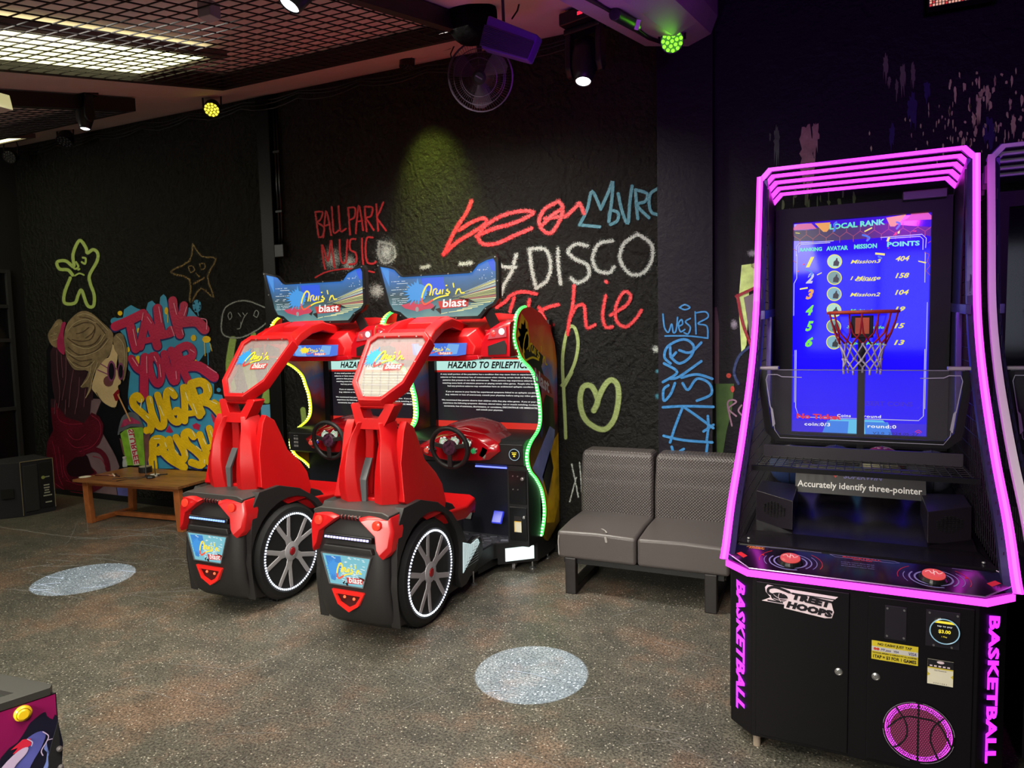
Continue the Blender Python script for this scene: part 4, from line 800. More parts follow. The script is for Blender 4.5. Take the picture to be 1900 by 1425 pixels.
    for x, z in ((-.465,2.103),(-.30,2.022),(-.13,2.022),(.07,2.022),(.235,2.024),(.405,2.108),(.418,1.96),(-.43,1.95),(.33,1.79),(-.30,1.765),(-.1,1.737),(.12,1.737)): m.cyl((x,.945,z),(x,.941,z), .004, n=8)
    obj('marquee_screws', m, SCREW, mq, kind='stuff')
    # ---- seat pod: body, tail, fenders, wheels
    prof = [(.03,.69),(-.02,.675),(-.06,.60),(-.085,.50),(-.095,.34),(-.085,.22),(-.05,.12),(.0,.075),(.10,.06),(.70,.06),(.70,.50),(.60,.60),(.42,.67),(.2,.70)]
    R = []
    for x, k in ((-.225,.0),(-.20,.03),(-.15,.045),(.15,.045),(.20,.03),(.225,.0)):
        R.append([(x, y-(k if y < .3 else 0)*(1 if z < .7 else .3), z) for y, z in prof])
    body = obj('pod_body', M().rings(R), DGREY, t, 'charcoal moulded tail of the seat', bevel=0.008, loc=(0,.04,.01))
    d = Draw(body, lambda a, b, k: Vector((a, -.142-.002*k+max(0, b-.5)*.30+max(0, .34-b)*.06, b)))
    # lit number plate panel
    plate = [(-.155,.480),(.145,.480),(.092,.325),(-.110,.325)]
    pe = lambda P, g: [((x-0)*(1+g), (z-.405)*(1+g)+.405) for x, z in P]
    f0 = lambda z: -.140+max(0, z-.5)*.3
    m = M(); m.rings([[(x, y, z) for x, z in P] for y, P in ((-.120, pe(plate,.08)), (-.152, pe(plate,.08)), (-.152, pe(plate,.03)), (-.146, pe(plate,.03)))], True)
    pl = obj('plate_frame', m, mat('plate chrome', srgb(160,160,165), 0.25, metal=0.8), body, 'lit emblem plate on the tail')
    d2 = plane_draw(pl, (0,-.147,0), (1,0,0), (0,0,1), 0.0008)
    d2.fill('plate_panel', [pe(plate,.02)], glow('plate teal', srgb(120,190,205), 1.0), 1)
    D_ = []; rnd = random.Random(12)
    for i in range(70):
        z = rnd.uniform(.335,.475); x = rnd.uniform(-.10,.12)*(1-.25*(z < .4)); l_ = rnd.uniform(.01,.04); D_.append([(x,z),(x+min(l_,.015),z-.002),(x+min(l_,.015),z+.002),(x,z+.003)])
    d2.fill('plate_panel', [[(-.14,.47),(-.04,.475),(-.03,.42),(-.08,.34),(-.105,.345)]], glow('plate blue', srgb(50,130,205), 1.0), 2)
    d2.fill('plate_lights', D_, glow('plate white', srgb(225,240,240), 1.0), 3)
    logo(d2, ((-.115,.335),(.115,.335),(.125,.47),(-.125,.47)), 4, (L_BLUE, Y_LED, R_SC, L_WHT, L_RED), True, 1.7)
    obj('plate_shelf', M().rings([[(x*s_, y, z) for x, z in ((-.17,.50),(.17,.50),(.16,.53),(-.15,.53))] for y, s_ in ((-.05,1.0),(-.150,.97))]), DGREY, body, bevel=0.006)
    lb = obj('light_bar', M().obox((.005,-.132,.572), (.31,.03,.032), (math.radians(-12),0,0)), BLACKG, body, 'row of small blue-white lamps', bevel=0.006)
    m = M()
    for i in range(15): m.obox((-.13+i*.019,-.149,.575), (.012,.006,.011), (math.radians(-12),0,0))
    obj('lamp_row', m, glow(led_col[3], led_col[4], 2.2), lb, kind='stuff')
    obj('hand_grip', M().tube([(-.075,-.07,.675),(-.06,-.10,.675),(.07,-.10,.675),(.085,-.07,.675)], .013, 10), BLACKG, body, smooth=True)
    m = M()
    for i in range(6): m.cyl((-.055+i*.023,-.10,.675),(-.046+i*.023,-.10,.675), .0155, n=10)
    obj('grip_rings', m, mat('grip rings', srgb(90,20,20), 0.4), body, kind='stuff')
    for s in (-1, 1):
        P0 = [(.062,.680),(.12,.695),(.245,.692),(.268,.62),(.255,.52),(.222,.480),(.195,.515),(.180,.595),(.115,.640)]
        P1 = [(s*x, z) for x, z in P0]
        dy = lambda z: -.075+max(0, .72-z)*-.13
        m = M().rings([[(x, dy(z)+.05+(.03 if abs(x) > .23 else 0), z) for x, z in P1], [(x, dy(z)-.035+(.025 if abs(x) > .23 else 0), z) for x, z in P1], [((x-s*.17)*.82+s*.17, dy(z)-.055+(.03 if abs(x) > .23 else 0), (z-.62)*.82+.62) for x, z in P1]])
        tl = obj('tail_light', m, TAIL, body, 'glossy red tail light', bevel=0.005)
        obj('lamp_cluster', M().lathe([(.026,0),(.024,.006),(.012,.010)], (s*.185, dy(.65)-.050, .655), (0,-1,.15), 18), mat('cluster', (0.7,0.03,0.02), 0.15, emit=(1,0.08,0.03), es=0.35, coat=0.5), tl)
    m = M().frame([(-.105,.292),(.095,.292),(.10,.285),(.06,.215),(0,.178),(-.07,.215)], [(-.082,.272),(.074,.272),(.076,.268),(.045,.226),(0,.203),(-.052,.226)], 'y', -.150, -.115)
    rf = obj('reflector', m, mat('red rim', srgb(200,20,20), 0.3, emit=(1,0.05,0.03), es=0.25), body, 'red framed mesh reflector')
    obj('reflector_mesh', M().prism([(-.083,.273),(.077,.273),(.046,.225),(0,.202),(-.053,.225)], 'y', -.138, -.120), mat('dark red mesh', srgb(60,6,6), 0.3, bump=1, bscale=300), rf)
    obj('reflector_lamp', M().sphere((-.03,-.139,.255), .008, 10), glow('hot red', (1,0.12,0.04), 2), rf, smooth=True); obj('reflector_lamp', M().sphere((.03,-.139,.25), .008, 10), MATS['hot red'], rf, smooth=True)
    # shoulder spoiler under the seat back and fenders with arches
    obj('shoulder', M().rings([[(-.235,y,z),(.235,y,z),(.245,y,z+.022),(.20,y,z+.04),(-.20,y,z+.04),(-.245,y,z+.022)] for y, z in ((-.105,.678),(.0,.680),(.16,.685))]), mat('charcoal satin', srgb(58,56,55), 0.4), body, 'flat charcoal spoiler', bevel=0.006)
    for s in (-1, 1):
        arc = []; wc = (.30,.30)
        outer = [(-.02,.10),(-.035,.30),(-.03,.50),(.0,.66),(.05,.73),(.22,.735),(.40,.68),(.56,.58),(.68,.45),(.74,.345),(.80,.30),(.92,.33),(.95,.29),(.96,.22),(.72,.085)]
        inn = [(.655,.085)]+[(wc[0]+.345*math.cos(math.radians(a)), wc[1]+.345*math.sin(math.radians(a))) for a in range(-20, 181, 14)]+[(-.01,.12)]
        m = M().prism(outer+inn, 'x', s*.205, s*.262)
        fe = obj('fender', m, DGREY, body, 'charcoal wheel arch', bevel=0.006, loc=(0,-.04,-.01))
        # side lamp behind the wheel
        SLP = [(.685,.36),(.80,.315),(.885,.325),(.905,.295),(.80,.235),(.675,.17)]
        sl = obj('side_lamp', M().prism(SLP, 'x', s*.255, s*.266), glow('mesh lamp', srgb(190,210,210), 1.1), fe, 'white lit mesh lamp behind the wheel')
        m = M()
        for i in range(14):
            y = .69+i*.0155; zt = .35-.3*(y-.69) if y < .80 else .315; zb = .18+.45*(y-.69)*1.0
            if zt-zb > .01: m.box(s*.266-.0012, s*.266+.0012, y, y+.0025, zb, zt)
        for i in range(10):
            z = .19+i*.016; m.box(s*.266-.0012, s*.266+.0012, max(.69, .69+(z-.18)*1.6-.03), .80+min(.08, max(0, (.36-z))*.9)*(1 if z < .33 else 0), z, z+.0025)
        obj('lamp_mesh', m, mat('mesh grey', srgb(120,130,130), 0.4), sl, kind='stuff')
        X = s*.235
        ty = obj('wheel', M().lathe([(.18,-.10),(.235,-.10),(.275,-.095),(.298,-.075),(.30,-.05),(.30,.05),(.298,.065),(.275,.085),(.250,.09),(.243,.085),(.18,.08)], (s*.176,.30,.30), (s,0,0), 64), TYRE, t, 'road wheel with silver alloy rim and lit ring', smooth=False)
        m = M()
        for i in range(44):
            a = 2*PI*i/44
            c = Vector((s*.156, .30+.3005*math.cos(a), .30+.3005*math.sin(a)))
            m.obox(c, (.105,.006,.022), (a+PI/2,0,0))
        obj('tread', m, mat('tread block', srgb(30,30,32), 0.7), ty, kind='stuff')
        ax = s*.248
        obj('rim', M().lathe([(.235,0),(.247,.004),(.247,.010),(.236,.013),(.222,.010),(.219,-.05),(.205,-.055)], (ax,.30,.30), (s,0,0), 48, False), ALU, ty, smooth=True)
        obj('light_ring', M().tube([(ax+s*.012, .30+.234*math.cos(2*PI*i/64), .30+.234*math.sin(2*PI*i/64)) for i in range(64)], .0052, 6, True), glow('ring base', srgb(110,110,130), 0.8), ty, 'ring of small white lamps')
        m = M()
        for i in range(84):
            a = 2*PI*i/84; m.obox((ax+s*.0165, .30+.234*math.cos(a), .30+.234*math.sin(a)), (.004,.010,.008), (a,0,0))
        obj('ring_led', m, WHITEL, ty, kind='stuff')
        for i in range(5):
            a0 = math.radians(90+72*i+18)
            m = M(); P = lambda r, a, x: Vector((x, .30+r*math.cos(a), .30+r*math.sin(a)))
            m.bar(P(.03,a0,ax+s*.0), P(.115,a0,ax+s*.002), .05, .022, (1,0,0))
            for sg in (-1, 1): m.bar(P(.09,a0+sg*.10,ax+s*.002), P(.226,a0+sg*.25,ax+s*.004), .030, .02, (1,0,0))
            obj('spoke', m, ALU, ty, bevel=0.004)
        obj('hub', M().lathe([(.062,0),(.058,.014),(.03,.020),(.03,.016)], (ax,.30,.30), (s,0,0), 24), ALU, ty, smooth=False)
        obj('hub_cap', M().lathe([(.024,.0),(.022,.004),(.010,.006)], (ax+s*.018,.30,.30), (s,0,0), 18), mat('red cap', srgb(150,20,30), 0.3), ty)
        obj('brake_disc', M().lathe([(.16,-.07),(.16,-.062),(.05,-.062)], (ax,.30,.30), (s,0,0), 32), mat('dark steel', srgb(45,42,46), 0.35, metal=0.7), ty)
        obj('brake_caliper', M().obox((ax-s*.045,.40,.37), (.03,.05,.085), (math.radians(-35),0,0)), mat('red caliper', srgb(130,15,20), 0.35), ty, bevel=0.006)
    # stem linking pod to cabinet
    obj('floor_beam', M().box(-.20,.20,.60,1.10,.07,.17), BLACK, t)
    # ---- seat
    seat = obj('seat', M().rings([[(-w_,y,z-.10),(w_,y,z-.10),(w_+.01,y,z-.02),(w_-.03,y,z),(-w_+.03,y,z),(-w_-.01,y,z-.02)] for y, z, w_ in ((.30,.64,.21),(.55,.60,.225),(.80,.575,.23),(.93,.60,.22),(.98,.56,.20))]), REDP, t, 'red moulded seat cushion', bevel=0.012)
    obj('seat_support', M().prism([(.35,.10),(.85,.10),(.90,.50),(.35,.56)], 'x', -.16, .16), BLACK, seat)
    # seat back shell: sides sweep forward, with open centre behind the columns
    for s in (-1, 1):
        # wing: outer shell
        prof = [(.10,.745),(.13,.95),(.17,1.12),(.20,1.17),(.27,1.13),(.32,1.04),(.37,.93),(.46,.84),(.51,.76),(.52,.66),(.50,.60),(.30,.60)]
        m = M()
        A = [(s*(.20+.05*max(0, min(1, (.95-z)/.3))), y, z) for y, z in prof]; B = [(s*(.15+.04*max(0, min(1, (.95-z)/.3))), y+.01, z) for y, z in prof]
        va = [m.b.verts.new(p) for p in A]; vb = [m.b.verts.new(p) for p in B]; n_ = len(A)
        f1 = m.b.faces.new(va); f2 = m.b.faces.new(vb[::-1])
        for i in range(n_): m.b.faces.new((va[i], vb[i], vb[(i+1) % n_], va[(i+1) % n_]))
        f1.normal_update(); f2.normal_update(); bmesh.ops.triangulate(m.b, faces=[f1, f2], ngon_method='EAR_CLIP')
        obj('seat_wing', m, REDP, t, 'red side wing of the seat back', bevel=0.012)
        # rear column, angled faces
        col = [(.715,.042,.190,.10),(.80,.052,.194,.085),(.90,.062,.184,.085),(1.0,.070,.160,.10),(1.08,.072,.135,.125),(1.13,.058,.112,.145),(1.165,.048,.095,.155)]
        m = M().rings([[(s*x0, y-.005, z),(s*(x0*.55+x1*.45), y-.035, z),(s*x1, y+.01, z),(s*(x1+.012), y+.09, z),(s*(x0-.004), y+.09, z)] for z, x0, x1, y in col])
        obj('seat_column', m, REDP, t, 'red rear column of the seat back', bevel=0.006)
        # inner blade
        m = M().rings([[(s*.012+s*a, y, z),(s*.055+s*a, y-.02, z),(s*.065+s*a, y+.06, z),(s*.02+s*a, y+.07, z)] for z, y, a in ((.72,.20,.035),(.90,.20,.02),(1.05,.19,.0),(1.16,.18,-.005))])
        obj('seat_blade', m, REDP, t, bevel=0.006)
    obj('seat_back_panel', M().prism([(.30,.62),(.34,.62),(.26,1.13),(.22,1.13)], 'x', -.19, .19), BLACKG, t, 'dark back rest panel')
    cv = Draw(t, lambda a, b, k: Vector((a, .335-(b-.62)*.157*1.0-.045-.002*k+.0, b)))
    cv.fill('printed_strip', [[(.0,.64),(.085,.64),(.075,1.10),(.01,1.10)]], mat('strip blue', srgb(20,25,110), 0.3), 2, 'printed strip inside the seat back')
    cv.fill('printed_strip', [splat(.045,.78,.055,18,5,1.3)], mat('strip splash', srgb(50,130,215), 0.3), 3)
    def TS(*P): return [(.035+(P[i+1]-800)/300*.07, .80+(P[i]-700)/580*.20) for i in range(0, len(P), 2)]
    cv.stroke('printed_strip', [(z, .006) for z in [TS(815,800,832,740,838,680,805,648,765,680,725,760,705,830,702,880,735,935,790,915,850,880,940,840,1065,818), TS(852,805,868,730), TS(856,765,880,725,905,718), TS(915,735,900,785,935,790,962,735,955,790), TS(995,738,985,792), TS(1060,735,1045,750,1085,775,1060,800,1035,792), TS(1190,740,1165,805), TS(1172,775,1215,735,1228,770,1240,795,1278,792)]], .006, mat('strip yellow', srgb(215,200,40), 0.35), 4)
    obj('seat_base_tray', M().box(-.19,.19,.12,.34,.60,.75), REDP, t, bevel=0.01)
    obj('belt_strip', M().prism([(.10,.73),(.105,.85),(.17,.96),(.18,.96),(.12,.85),(.115,.73)], 'x', -.060, -.015), mat('grey strap', srgb(80,84,88), 0.4), t)
    # neck with slot
    def yk(z): return .165 + (z-1.13)*.25
    no = [(-.135,1.265),(.135,1.265),(.145,1.255),(.085,1.125),(-.085,1.125),(-.145,1.255)]
    ni = [(-.075,1.245),(.075,1.245),(.078,1.24),(.045,1.185),(-.045,1.185),(-.078,1.24)]
    m = M().rings([[(x, yk(z)-.03, z) for x, z in no], [(x, yk(z)+.06, z) for x, z in no], [(x, yk(z)+.06, z) for x, z in ni], [(x, yk(z)-.03, z) for x, z in ni]], False, True)
    obj('neck', m, REDP, t, 'red neck piece with a slot', bevel=0.006)
    # head frame: leaning hexagonal frame with a clear pane
    def hy(z): return .165+(z-1.275)*.92
    ho = [(-.075,1.262),(.075,1.262),(.178,1.355),(.222,1.60),(.17,1.642),(-.17,1.642),(-.222,1.60),(-.178,1.355)]
    hi = [(-.062,1.292),(.062,1.292),(.150,1.372),(.190,1.585),(.155,1.615),(-.155,1.615),(-.190,1.585),(-.150,1.372)]
    nv = Vector((0, -.68, .73))
    def H(P, o_): return [Vector((x, hy(z), z))+nv*o_ for x, z in P]
    m = M().rings([H(ho, .0), H([(x*.97, (z-1.45)*.97+1.45) for x, z in ho], .028), H(hi, .020), H(hi, -.03), H(ho, -.04)], False, True)
    hf = obj('head_frame', m, REDP, t, 'red frame round the clear head pane', bevel=0.005)
    pn = obj('head_pane', M().rings([H(hi, .006), H(hi, .002)]), PANE, hf, 'clear pane with a printed emblem')
    hd = Draw(pn, lambda a, b, k: Vector((a, hy(b), b))+nv*(.0075+.0006*k))
    logo(hd, ((-.165,1.435),(.12,1.435),(.12,1.57),(-.165,1.57)), 1, (mat('decal blue', srgb(35,125,200), 0.4), mat('decal yellow', srgb(215,200,30), 0.4), mat('decal red', srgb(200,40,40), 0.4), mat('decal pink', srgb(225,190,190), 0.4), MATS['decal red']), False, 1.3)
    m = M()
    for x, z in ((-.10,1.61),(.0,1.612),(.12,1.61),(-.19,1.50),(.185,1.47),(-.05,1.29),(.06,1.29)):
        c = Vector((x, hy(z), z)); m.cyl(c+nv*.022, c+nv*.028, .0045, n=8)
    obj('frame_screws', m, SCREW, hf, kind='stuff')
    # twin arms running forward into the hood
    for s in (-1, 1):
        pts = [(.50,1.625),(.56,1.665),(.68,1.715),(.80,1.735),(.93,1.715),(1.06,1.69)]
        m = M().rings([[(s*(.10+.0*i), y, z-.055),(s*(.20-.01*i), y, z-.06),(s*(.195-.008*i), y, z),(s*(.12), y, z+.012)] for i, (y, z) in enumerate(pts)])
        obj('roof_arm', m, REDP, t, 'red arm from head frame to hood', bevel=0.008)
    obj('roof_bridge', M().rings([[(-.17,y,z-.03),(.17,y,z-.03),(.15,y,z),(-.15,y,z)] for y, z in ((.50,1.64),(.58,1.675))]), REDP, t, bevel=0.006)
    obj('roof_crest', M().rings([[(-.11,y,z-.05),(.11,y,z-.05),(.09,y,z),(-.09,y,z)] for y, z in ((.70,1.71),(.80,1.745),(.90,1.75),(1.0,1.70))]), REDP, t, bevel=0.006)
    return t
def side_material():
    m, n, l, b = nodes_of('printed side panel')
    tc = n.new('ShaderNodeTexCoord'); sp = n.new('ShaderNodeSeparateXYZ'); l.new(tc.outputs['Object'], sp.inputs[0])
    nz = n.new('ShaderNodeTexNoise'); nz.inputs['Scale'].default_value = 5; nz.inputs['Detail'].default_value = 5; l.new(tc.outputs['Object'], nz.inputs['Vector'])
    a = n.new('ShaderNodeMath'); a.operation = 'MULTIPLY_ADD'; l.new(nz.outputs['Fac'], a.inputs[0]); a.inputs[1].default_value = 0.45; l.new(sp.outputs[2], a.inputs[2])
    r = n.new('ShaderNodeValToRGB'); e = r.color_ramp.elements
    mr = n.new('ShaderNodeMapRange'); mr.inputs['From Min'].default_value = 0.3; mr.inputs['From Max'].default_value = 2.1; l.new(a.outputs[0], mr.inputs['Value']); l.new(mr.outputs[0], r.inputs[0])
    st = [(0.0, (40,40,20)), (0.25, (225,175,30)), (0.42, (120,90,30)), (0.52, (60,45,55)), (0.60, (190,60,60)), (0.68, (95,140,215)), (0.76, (255,165,60)), (0.88, (240,80,40)), (1.0, (215,50,35))]
    while len(e) < len(st): e.new(0.5)
    for el, (p, c) in zip(e, st): el.position = p; el.color = srgb(*c)+(1,)
    l.new(r.outputs[0], b.inputs['Base Color']); b.inputs['Roughness'].default_value = 0.3
    return m
SIDE = side_material()
def marquee_material():
    m, n, l, b = nodes_of('marquee picture')
    tc = n.new('ShaderNodeTexCoord'); nz = n.new('ShaderNodeTexNoise'); nz.inputs['Scale'].default_value = 6; nz.inputs['Detail'].default_value = 3; l.new(tc.outputs['Object'], nz.inputs['Vector'])
    sp = n.new('ShaderNodeSeparateXYZ'); l.new(tc.outputs['Object'], sp.inputs[0])
    a = n.new('ShaderNodeMath'); a.operation = 'MULTIPLY_ADD'; l.new(nz.outputs['Fac'], a.inputs[0]); a.inputs[1].default_value = 0.12; l.new(sp.outputs[2], a.inputs[2])
    mr = n.new('ShaderNodeMapRange'); mr.inputs['From Min'].default_value = 1.77; mr.inputs['From Max'].default_value = 2.12; l.new(a.outputs[0], mr.inputs['Value'])
    r = n.new('ShaderNodeValToRGB'); l.new(mr.outputs[0], r.inputs[0]); e = r.color_ramp.elements
    st = [(0.0, (125,165,150)), (0.25, (75,125,135)), (0.5, (45,75,85)), (0.75, (30,95,150)), (1.0, (35,110,200))]
    while len(e) < len(st): e.new(0.5)
    for el, (p, c) in zip(e, st): el.position = p; el.color = srgb(*c)+(1,)
    b.inputs['Base Color'].default_value = (0.02,0.02,0.02,1); b.inputs['Roughness'].default_value = 0.3
    l.new(r.outputs[0], b.inputs['Emission Color']); b.inputs['Emission Strength'].default_value = 1.0
    return m
MQMAT = marquee_material()
PANE = mat('clear tinted pane', (0.5, 0.45, 0.45), 0.03, spec=1.0, alpha=0.30, ior=2.1)
make_racer(('green edge glow', (0.05, 0.85, 0.10), 2.2, 'lilac led', (0.55, 0.5, 1.0)), ('green led', (0.45, 1.0, 0.5), 2.6), 'red racing machine nearer the sofa, green edge lights')
r2 = make_racer(('yellow edge glow', (0.50, 0.75, 0.02), 2.0, 'blue led', (0.22, 0.38, 1.0)), ('yellow led', (1.0, 1.0, 0.35), 2.4), 'red racing machine nearer the wooden table, yellow edge lights')
r2.location = (O_RACE[0]-1.025, O_RACE[1]+0.03, 0)
for o in COL.objects:
    if o.name.startswith('racing_arcade_machine'): o['group'] = 'racing machines side by side'

# ================================================================ BASKETBALL MACHINES
CAB = mat('cabinet black', srgb(9, 7, 11), 0.42, spec=0.3)
CABM = mat('playfield satin', srgb(17, 14, 19), 0.26)
PINK = glow('magenta edge lamp', (1.0, 0.04, 1.0), 2.8)
PINKC = glow('magenta edge core', (1.0, 0.075, 1.0), 3.2)
PURPL = glow('violet letters', (0.55, 0.02, 1.0), 2.4)
UNLIT = mat('unlit white strip', srgb(215, 225, 215), 0.4)
WIRE = mat('wire mesh black', (0.012, 0.011, 0.014), 0.4, metal=0.3)
def hexfloor(): pass
def make_hoops(label, lit, loc, rot):
    t = thing('basketball_arcade_machine', label, 'arcade machine', loc, rot)
    edge = PINK if lit else UNLIT; core = PINKC if lit else UNLIT
    BD = 1.72
    # cabinet with chamfered front corners
    foot = [(-.365,0),(.365,0),(.455,.085),(.455,BD),(-.455,BD),(-.455,.085)]
    body = obj('cabinet', M().prism(foot, 'z', .06, .70), CAB, t, 'black lower cabinet', bevel=0.004)
    obj('side_box', M().box(-.475,-.455,.20,BD,.05,.70), CAB, body, bevel=0.003); obj('side_box', M().box(.455,.475,.20,BD,.05,.70), CAB, body, bevel=0.003)
    dl = obj('door', M().box(-.350,-.030,-.008,.004,.075,.680), CAB, body, 'left front door', bevel=0.003)
    dr = obj('door', M().box(.030,.350,-.008,.004,.075,.680), CAB, body, 'right front door', bevel=0.003)
    for x, z, p in ((-.062,.382,dl),(.058,.388,dr)):
        lk = obj('lock', M().lathe([(.0135,0),(.0135,.004),(.010,.006),(.009,.004),(.006,.005)], (x,-.008,z), (0,-1,0), 20), SCREW, p, 'steel cam lock')
    d = plane_draw(dl, (0,-.0085,0), (1,0,0), (0,0,1), 0.001)
    CRE = mat('logo white', srgb(225,205,215), 0.4); INK = mat('logo ink', (0.008,0.006,0.01), 0.4)
    def LG(*P): return [(-.333+(P[i]-303)/480*.270, .674-(P[i+1]-270)/210*.100-0.0*(P[i]-303)/480) for i in range(0, len(P), 2)]
    d.fill('emblem', [LG(345,272,470,285,775,298,735,345,745,395,752,420,740,470,700,478,450,445,452,415,310,408,365,372,335,330,330,295)], CRE, 1, 'white STREET HOOPS emblem', smooth=0)
    d.stroke('emblem_ring', [(LG(480,310,400,285,355,300,352,335,385,352), .010)], .010, INK, 2)
    d.dots('emblem_ball', [(LG(420,360)[0][0], LG(420,360)[0][1], .030, .017)], INK, 2, n=20)
    d.stroke('emblem_ball', [(q, .0018) for q in [LG(385,345,420,370,470,365), LG(385,375,430,385,470,370), LG(420,330,415,360,430,395), LG(440,330,455,320,480,322)]], .002, CRE, 3)
    d.stroke('emblem_ring', [(LG(350,398,440,402), .006), (LG(480,315,760,322), .004)], .01, INK, 2)
    d.text('emblem_lettering', [('TREET', tuple(LG(495,362,735,395,740,335,500,308))), ('HOOPS', tuple(LG(462,435,742,468,745,408,470,380)))], INK, 3, bold=0.08, shear=0.12, space=1.06)
    d = plane_draw(dr, (0,-.0085,0), (1,0,0), (0,0,1), 0.001)
    bp = obj('blank_plate', M().box(.083,.150,-.011,-.007,.534,.655), mat('plate black', (0.012,0.010,0.016), 0.35), dr, bevel=0.001)
    m = M()
    for x, z in ((.09,.645),(.142,.645),(.09,.545),(.142,.545)): m.cyl((x,-.011,z),(x,-.014,z), .0035, n=8)
    obj('bolts', m, SCREW, bp, kind='stuff')
    rp = obj('reader_plate', M().box(.208,.308,-.011,-.007,.531,.660), MATS['plate black'], dr, bevel=0.001)
    m = M()
    for x, z in ((.218,.650),(.300,.650),(.232,.537),(.285,.537)): m.cyl((x,-.011,z),(x,-.014,z), .0035, n=8)
    obj('bolts', m, SCREW, rp, kind='stuff')
    rd_ = obj('card_reader', M().lathe([(.046,0),(.046,.008),(.042,.011)], (.262,-.011,.594), (0,-1,0), 30), BLACKG, dr, 'round card reader showing a price')
    obj('reader_rim', M().tube([(.262+.043*math.cos(2*PI*i/32), -.022, .594+.043*math.sin(2*PI*i/32)) for i in range(32)], .0018, 5, True), glow('reader pale blue', srgb(150,195,215), 0.9), rd_)
    q = Draw(rd_, lambda a, b, k: Vector((.262+a, -.0225-.0006*k, .594+b)))
    q.text('reader_price', [('$3.00', (-.018,-.008,.018,.006))], Y_LED, 1, bold=0.03); q.text('reader_price', [('tap to pay', (-.022,.014,.022,.020))], L_WHT, 1); q.text('reader_price', [('1 Play', (-.008,-.022,.008,-.016))], Y_LED, 1)
    q.fill('reader_band', [[(-.030,.028),(.030,.028),(.020,.036),(-.020,.036)]], Y_LED, 1)
    st = obj('price_sticker', M().box(.043,.187,-.0098,-.0085,.452,.520), mat('sticker amber', srgb(205,185,45), 0.45), dr, 'yellow payment sticker')
    q = plane_draw(st, (0,-.0098,0), (1,0,0), (0,0,1), 0.0007)
    q.text('sticker_lettering', [('NO CASH? JUST TAP', (.062,.503,.168,.515)), ('1TAP = $3 FOR 1 GAMES', (.048,.456,.182,.470)), ('PAYWAVE, APPLEPAY & SAMSUNG PAY ALL ACCEPTED', (.047,.474,.183,.480))], INK, 2, bold=0.03)
    q.fill('sticker_band', [[(.043,.483),(.187,.483),(.187,.500),(.043,.500)]], mat('sticker pale', srgb(195,190,185), 0.5), 1)
    q.dots('sticker_mark', [(.054,.4915,.005),(.063,.4915,.005)], mat('card red', srgb(190,60,40), 0.5), 2)
    q.text('sticker_lettering', [('pay', (.072,.487,.086,.496)), ('pass', (.087,.485,.104,.493)), ('VISA', (.112,.487,.128,.495)), ('VISA', (.158,.486,.182,.497))], mat('card blue', srgb(40,45,110), 0.5), 2, bold=0.02, shear=0.2)
    s2 = obj('tap_sticker', M().box(.216,.292,-.0098,-.0085,.397,.485), mat('sticker cream', srgb(222,215,195), 0.45), dr, 'tap to pay sticker with a dark head and yellow arrows')
    q = plane_draw(s2, (0,-.0098,0), (1,0,0), (0,0,1), 0.0007)
    q.fill('sticker_head', [[(.216,.458),(.292,.458),(.292,.485),(.216,.485)]], mat('sticker ink', srgb(25,23,30), 0.4), 1)
    q.fill('sticker_marks', [[(.216,.454),(.292,.454),(.292,.458),(.216,.458)], [(.216,.425),(.224,.432),(.216,.440)], [(.292,.425),(.284,.432),(.292,.440)]], MATS['sticker amber'], 2)
    q.text('sticker_lettering', [('Get Rewards', (.236,.446,.272,.451)), ('0 0 0 1 4 8 3', (.234,.401,.274,.405))], INK, 2)
    q.dots('sticker_marks', [(.254,.478,.011,.005)], CRE, 2); q.fill('sticker_marks', [[(x,.461),(x+.008,.461),(x+.008,.466),(x,.466)] for x in (.222,.235,.248,.261,.274)], CRE, 2)
    # ball shaped speaker grille
    gr = obj('speaker_grille', M().lathe([(.112,0),(.112,.004),(.105,.005),(.105,.001)], (.192,-.008,.212), (0,-1,0), 48), CAB, dr, 'round basketball shaped speaker grille')
    obj('speaker_back', M().lathe([(.104,0),(.104,.002)], (.192,-.008,.212), (0,-1,0), 40), glow('crimson grille glow', srgb(150,45,90), 0.9) if lit else CAB, gr)
    m = M(); R_ = .104; hx = .0078; rows = int(R_/hx*2/1.5*1.0)+2
    for j in range(-15, 16):
        for i in range(-15, 16):
            x = (i+(j % 2)*.5)*hx; z = j*hx*.866
            if math.hypot(x, z) > R_-.003: continue
            c = Vector((.192+x, -.0115, .212+z))
            o_ = [c+Vector((.0045*math.cos(PI/6+k*PI/3), 0, .0045*math.sin(PI/6+k*PI/3))) for k in range(6)]
            i_ = [c+Vector((.0033*math.cos(PI/6+k*PI/3), 0, .0033*math.sin(PI/6+k*PI/3))) for k in range(6)]
            vo = [m.b.verts.new(p) for p in o_]; vi = [m.b.verts.new(p) for p in i_]
            for k in range(6): m.b.faces.new((vo[k], vo[(k+1) % 6], vi[(k+1) % 6], vi[k]))
    obj('grille_mesh', m, WIRE, gr, kind='stuff', recalc=False)
    if lit:
        m = M()
        for i in range(110):
            a = 2*PI*i/110
            for rr in (.101,.095,.089): m.obox((.192+rr*math.cos(a+rr*9), -.0107, .212+rr*math.sin(a+rr*9)), (.0034,.001,.0034))
        obj('grille_led', m, glow('violet grille led', (0.80,0.05,1.0), 3.0), gr, kind='stuff')
    q = Draw(gr, lambda a, b, k: Vector((.192+a, -.0125-.0006*k, .212+b)))
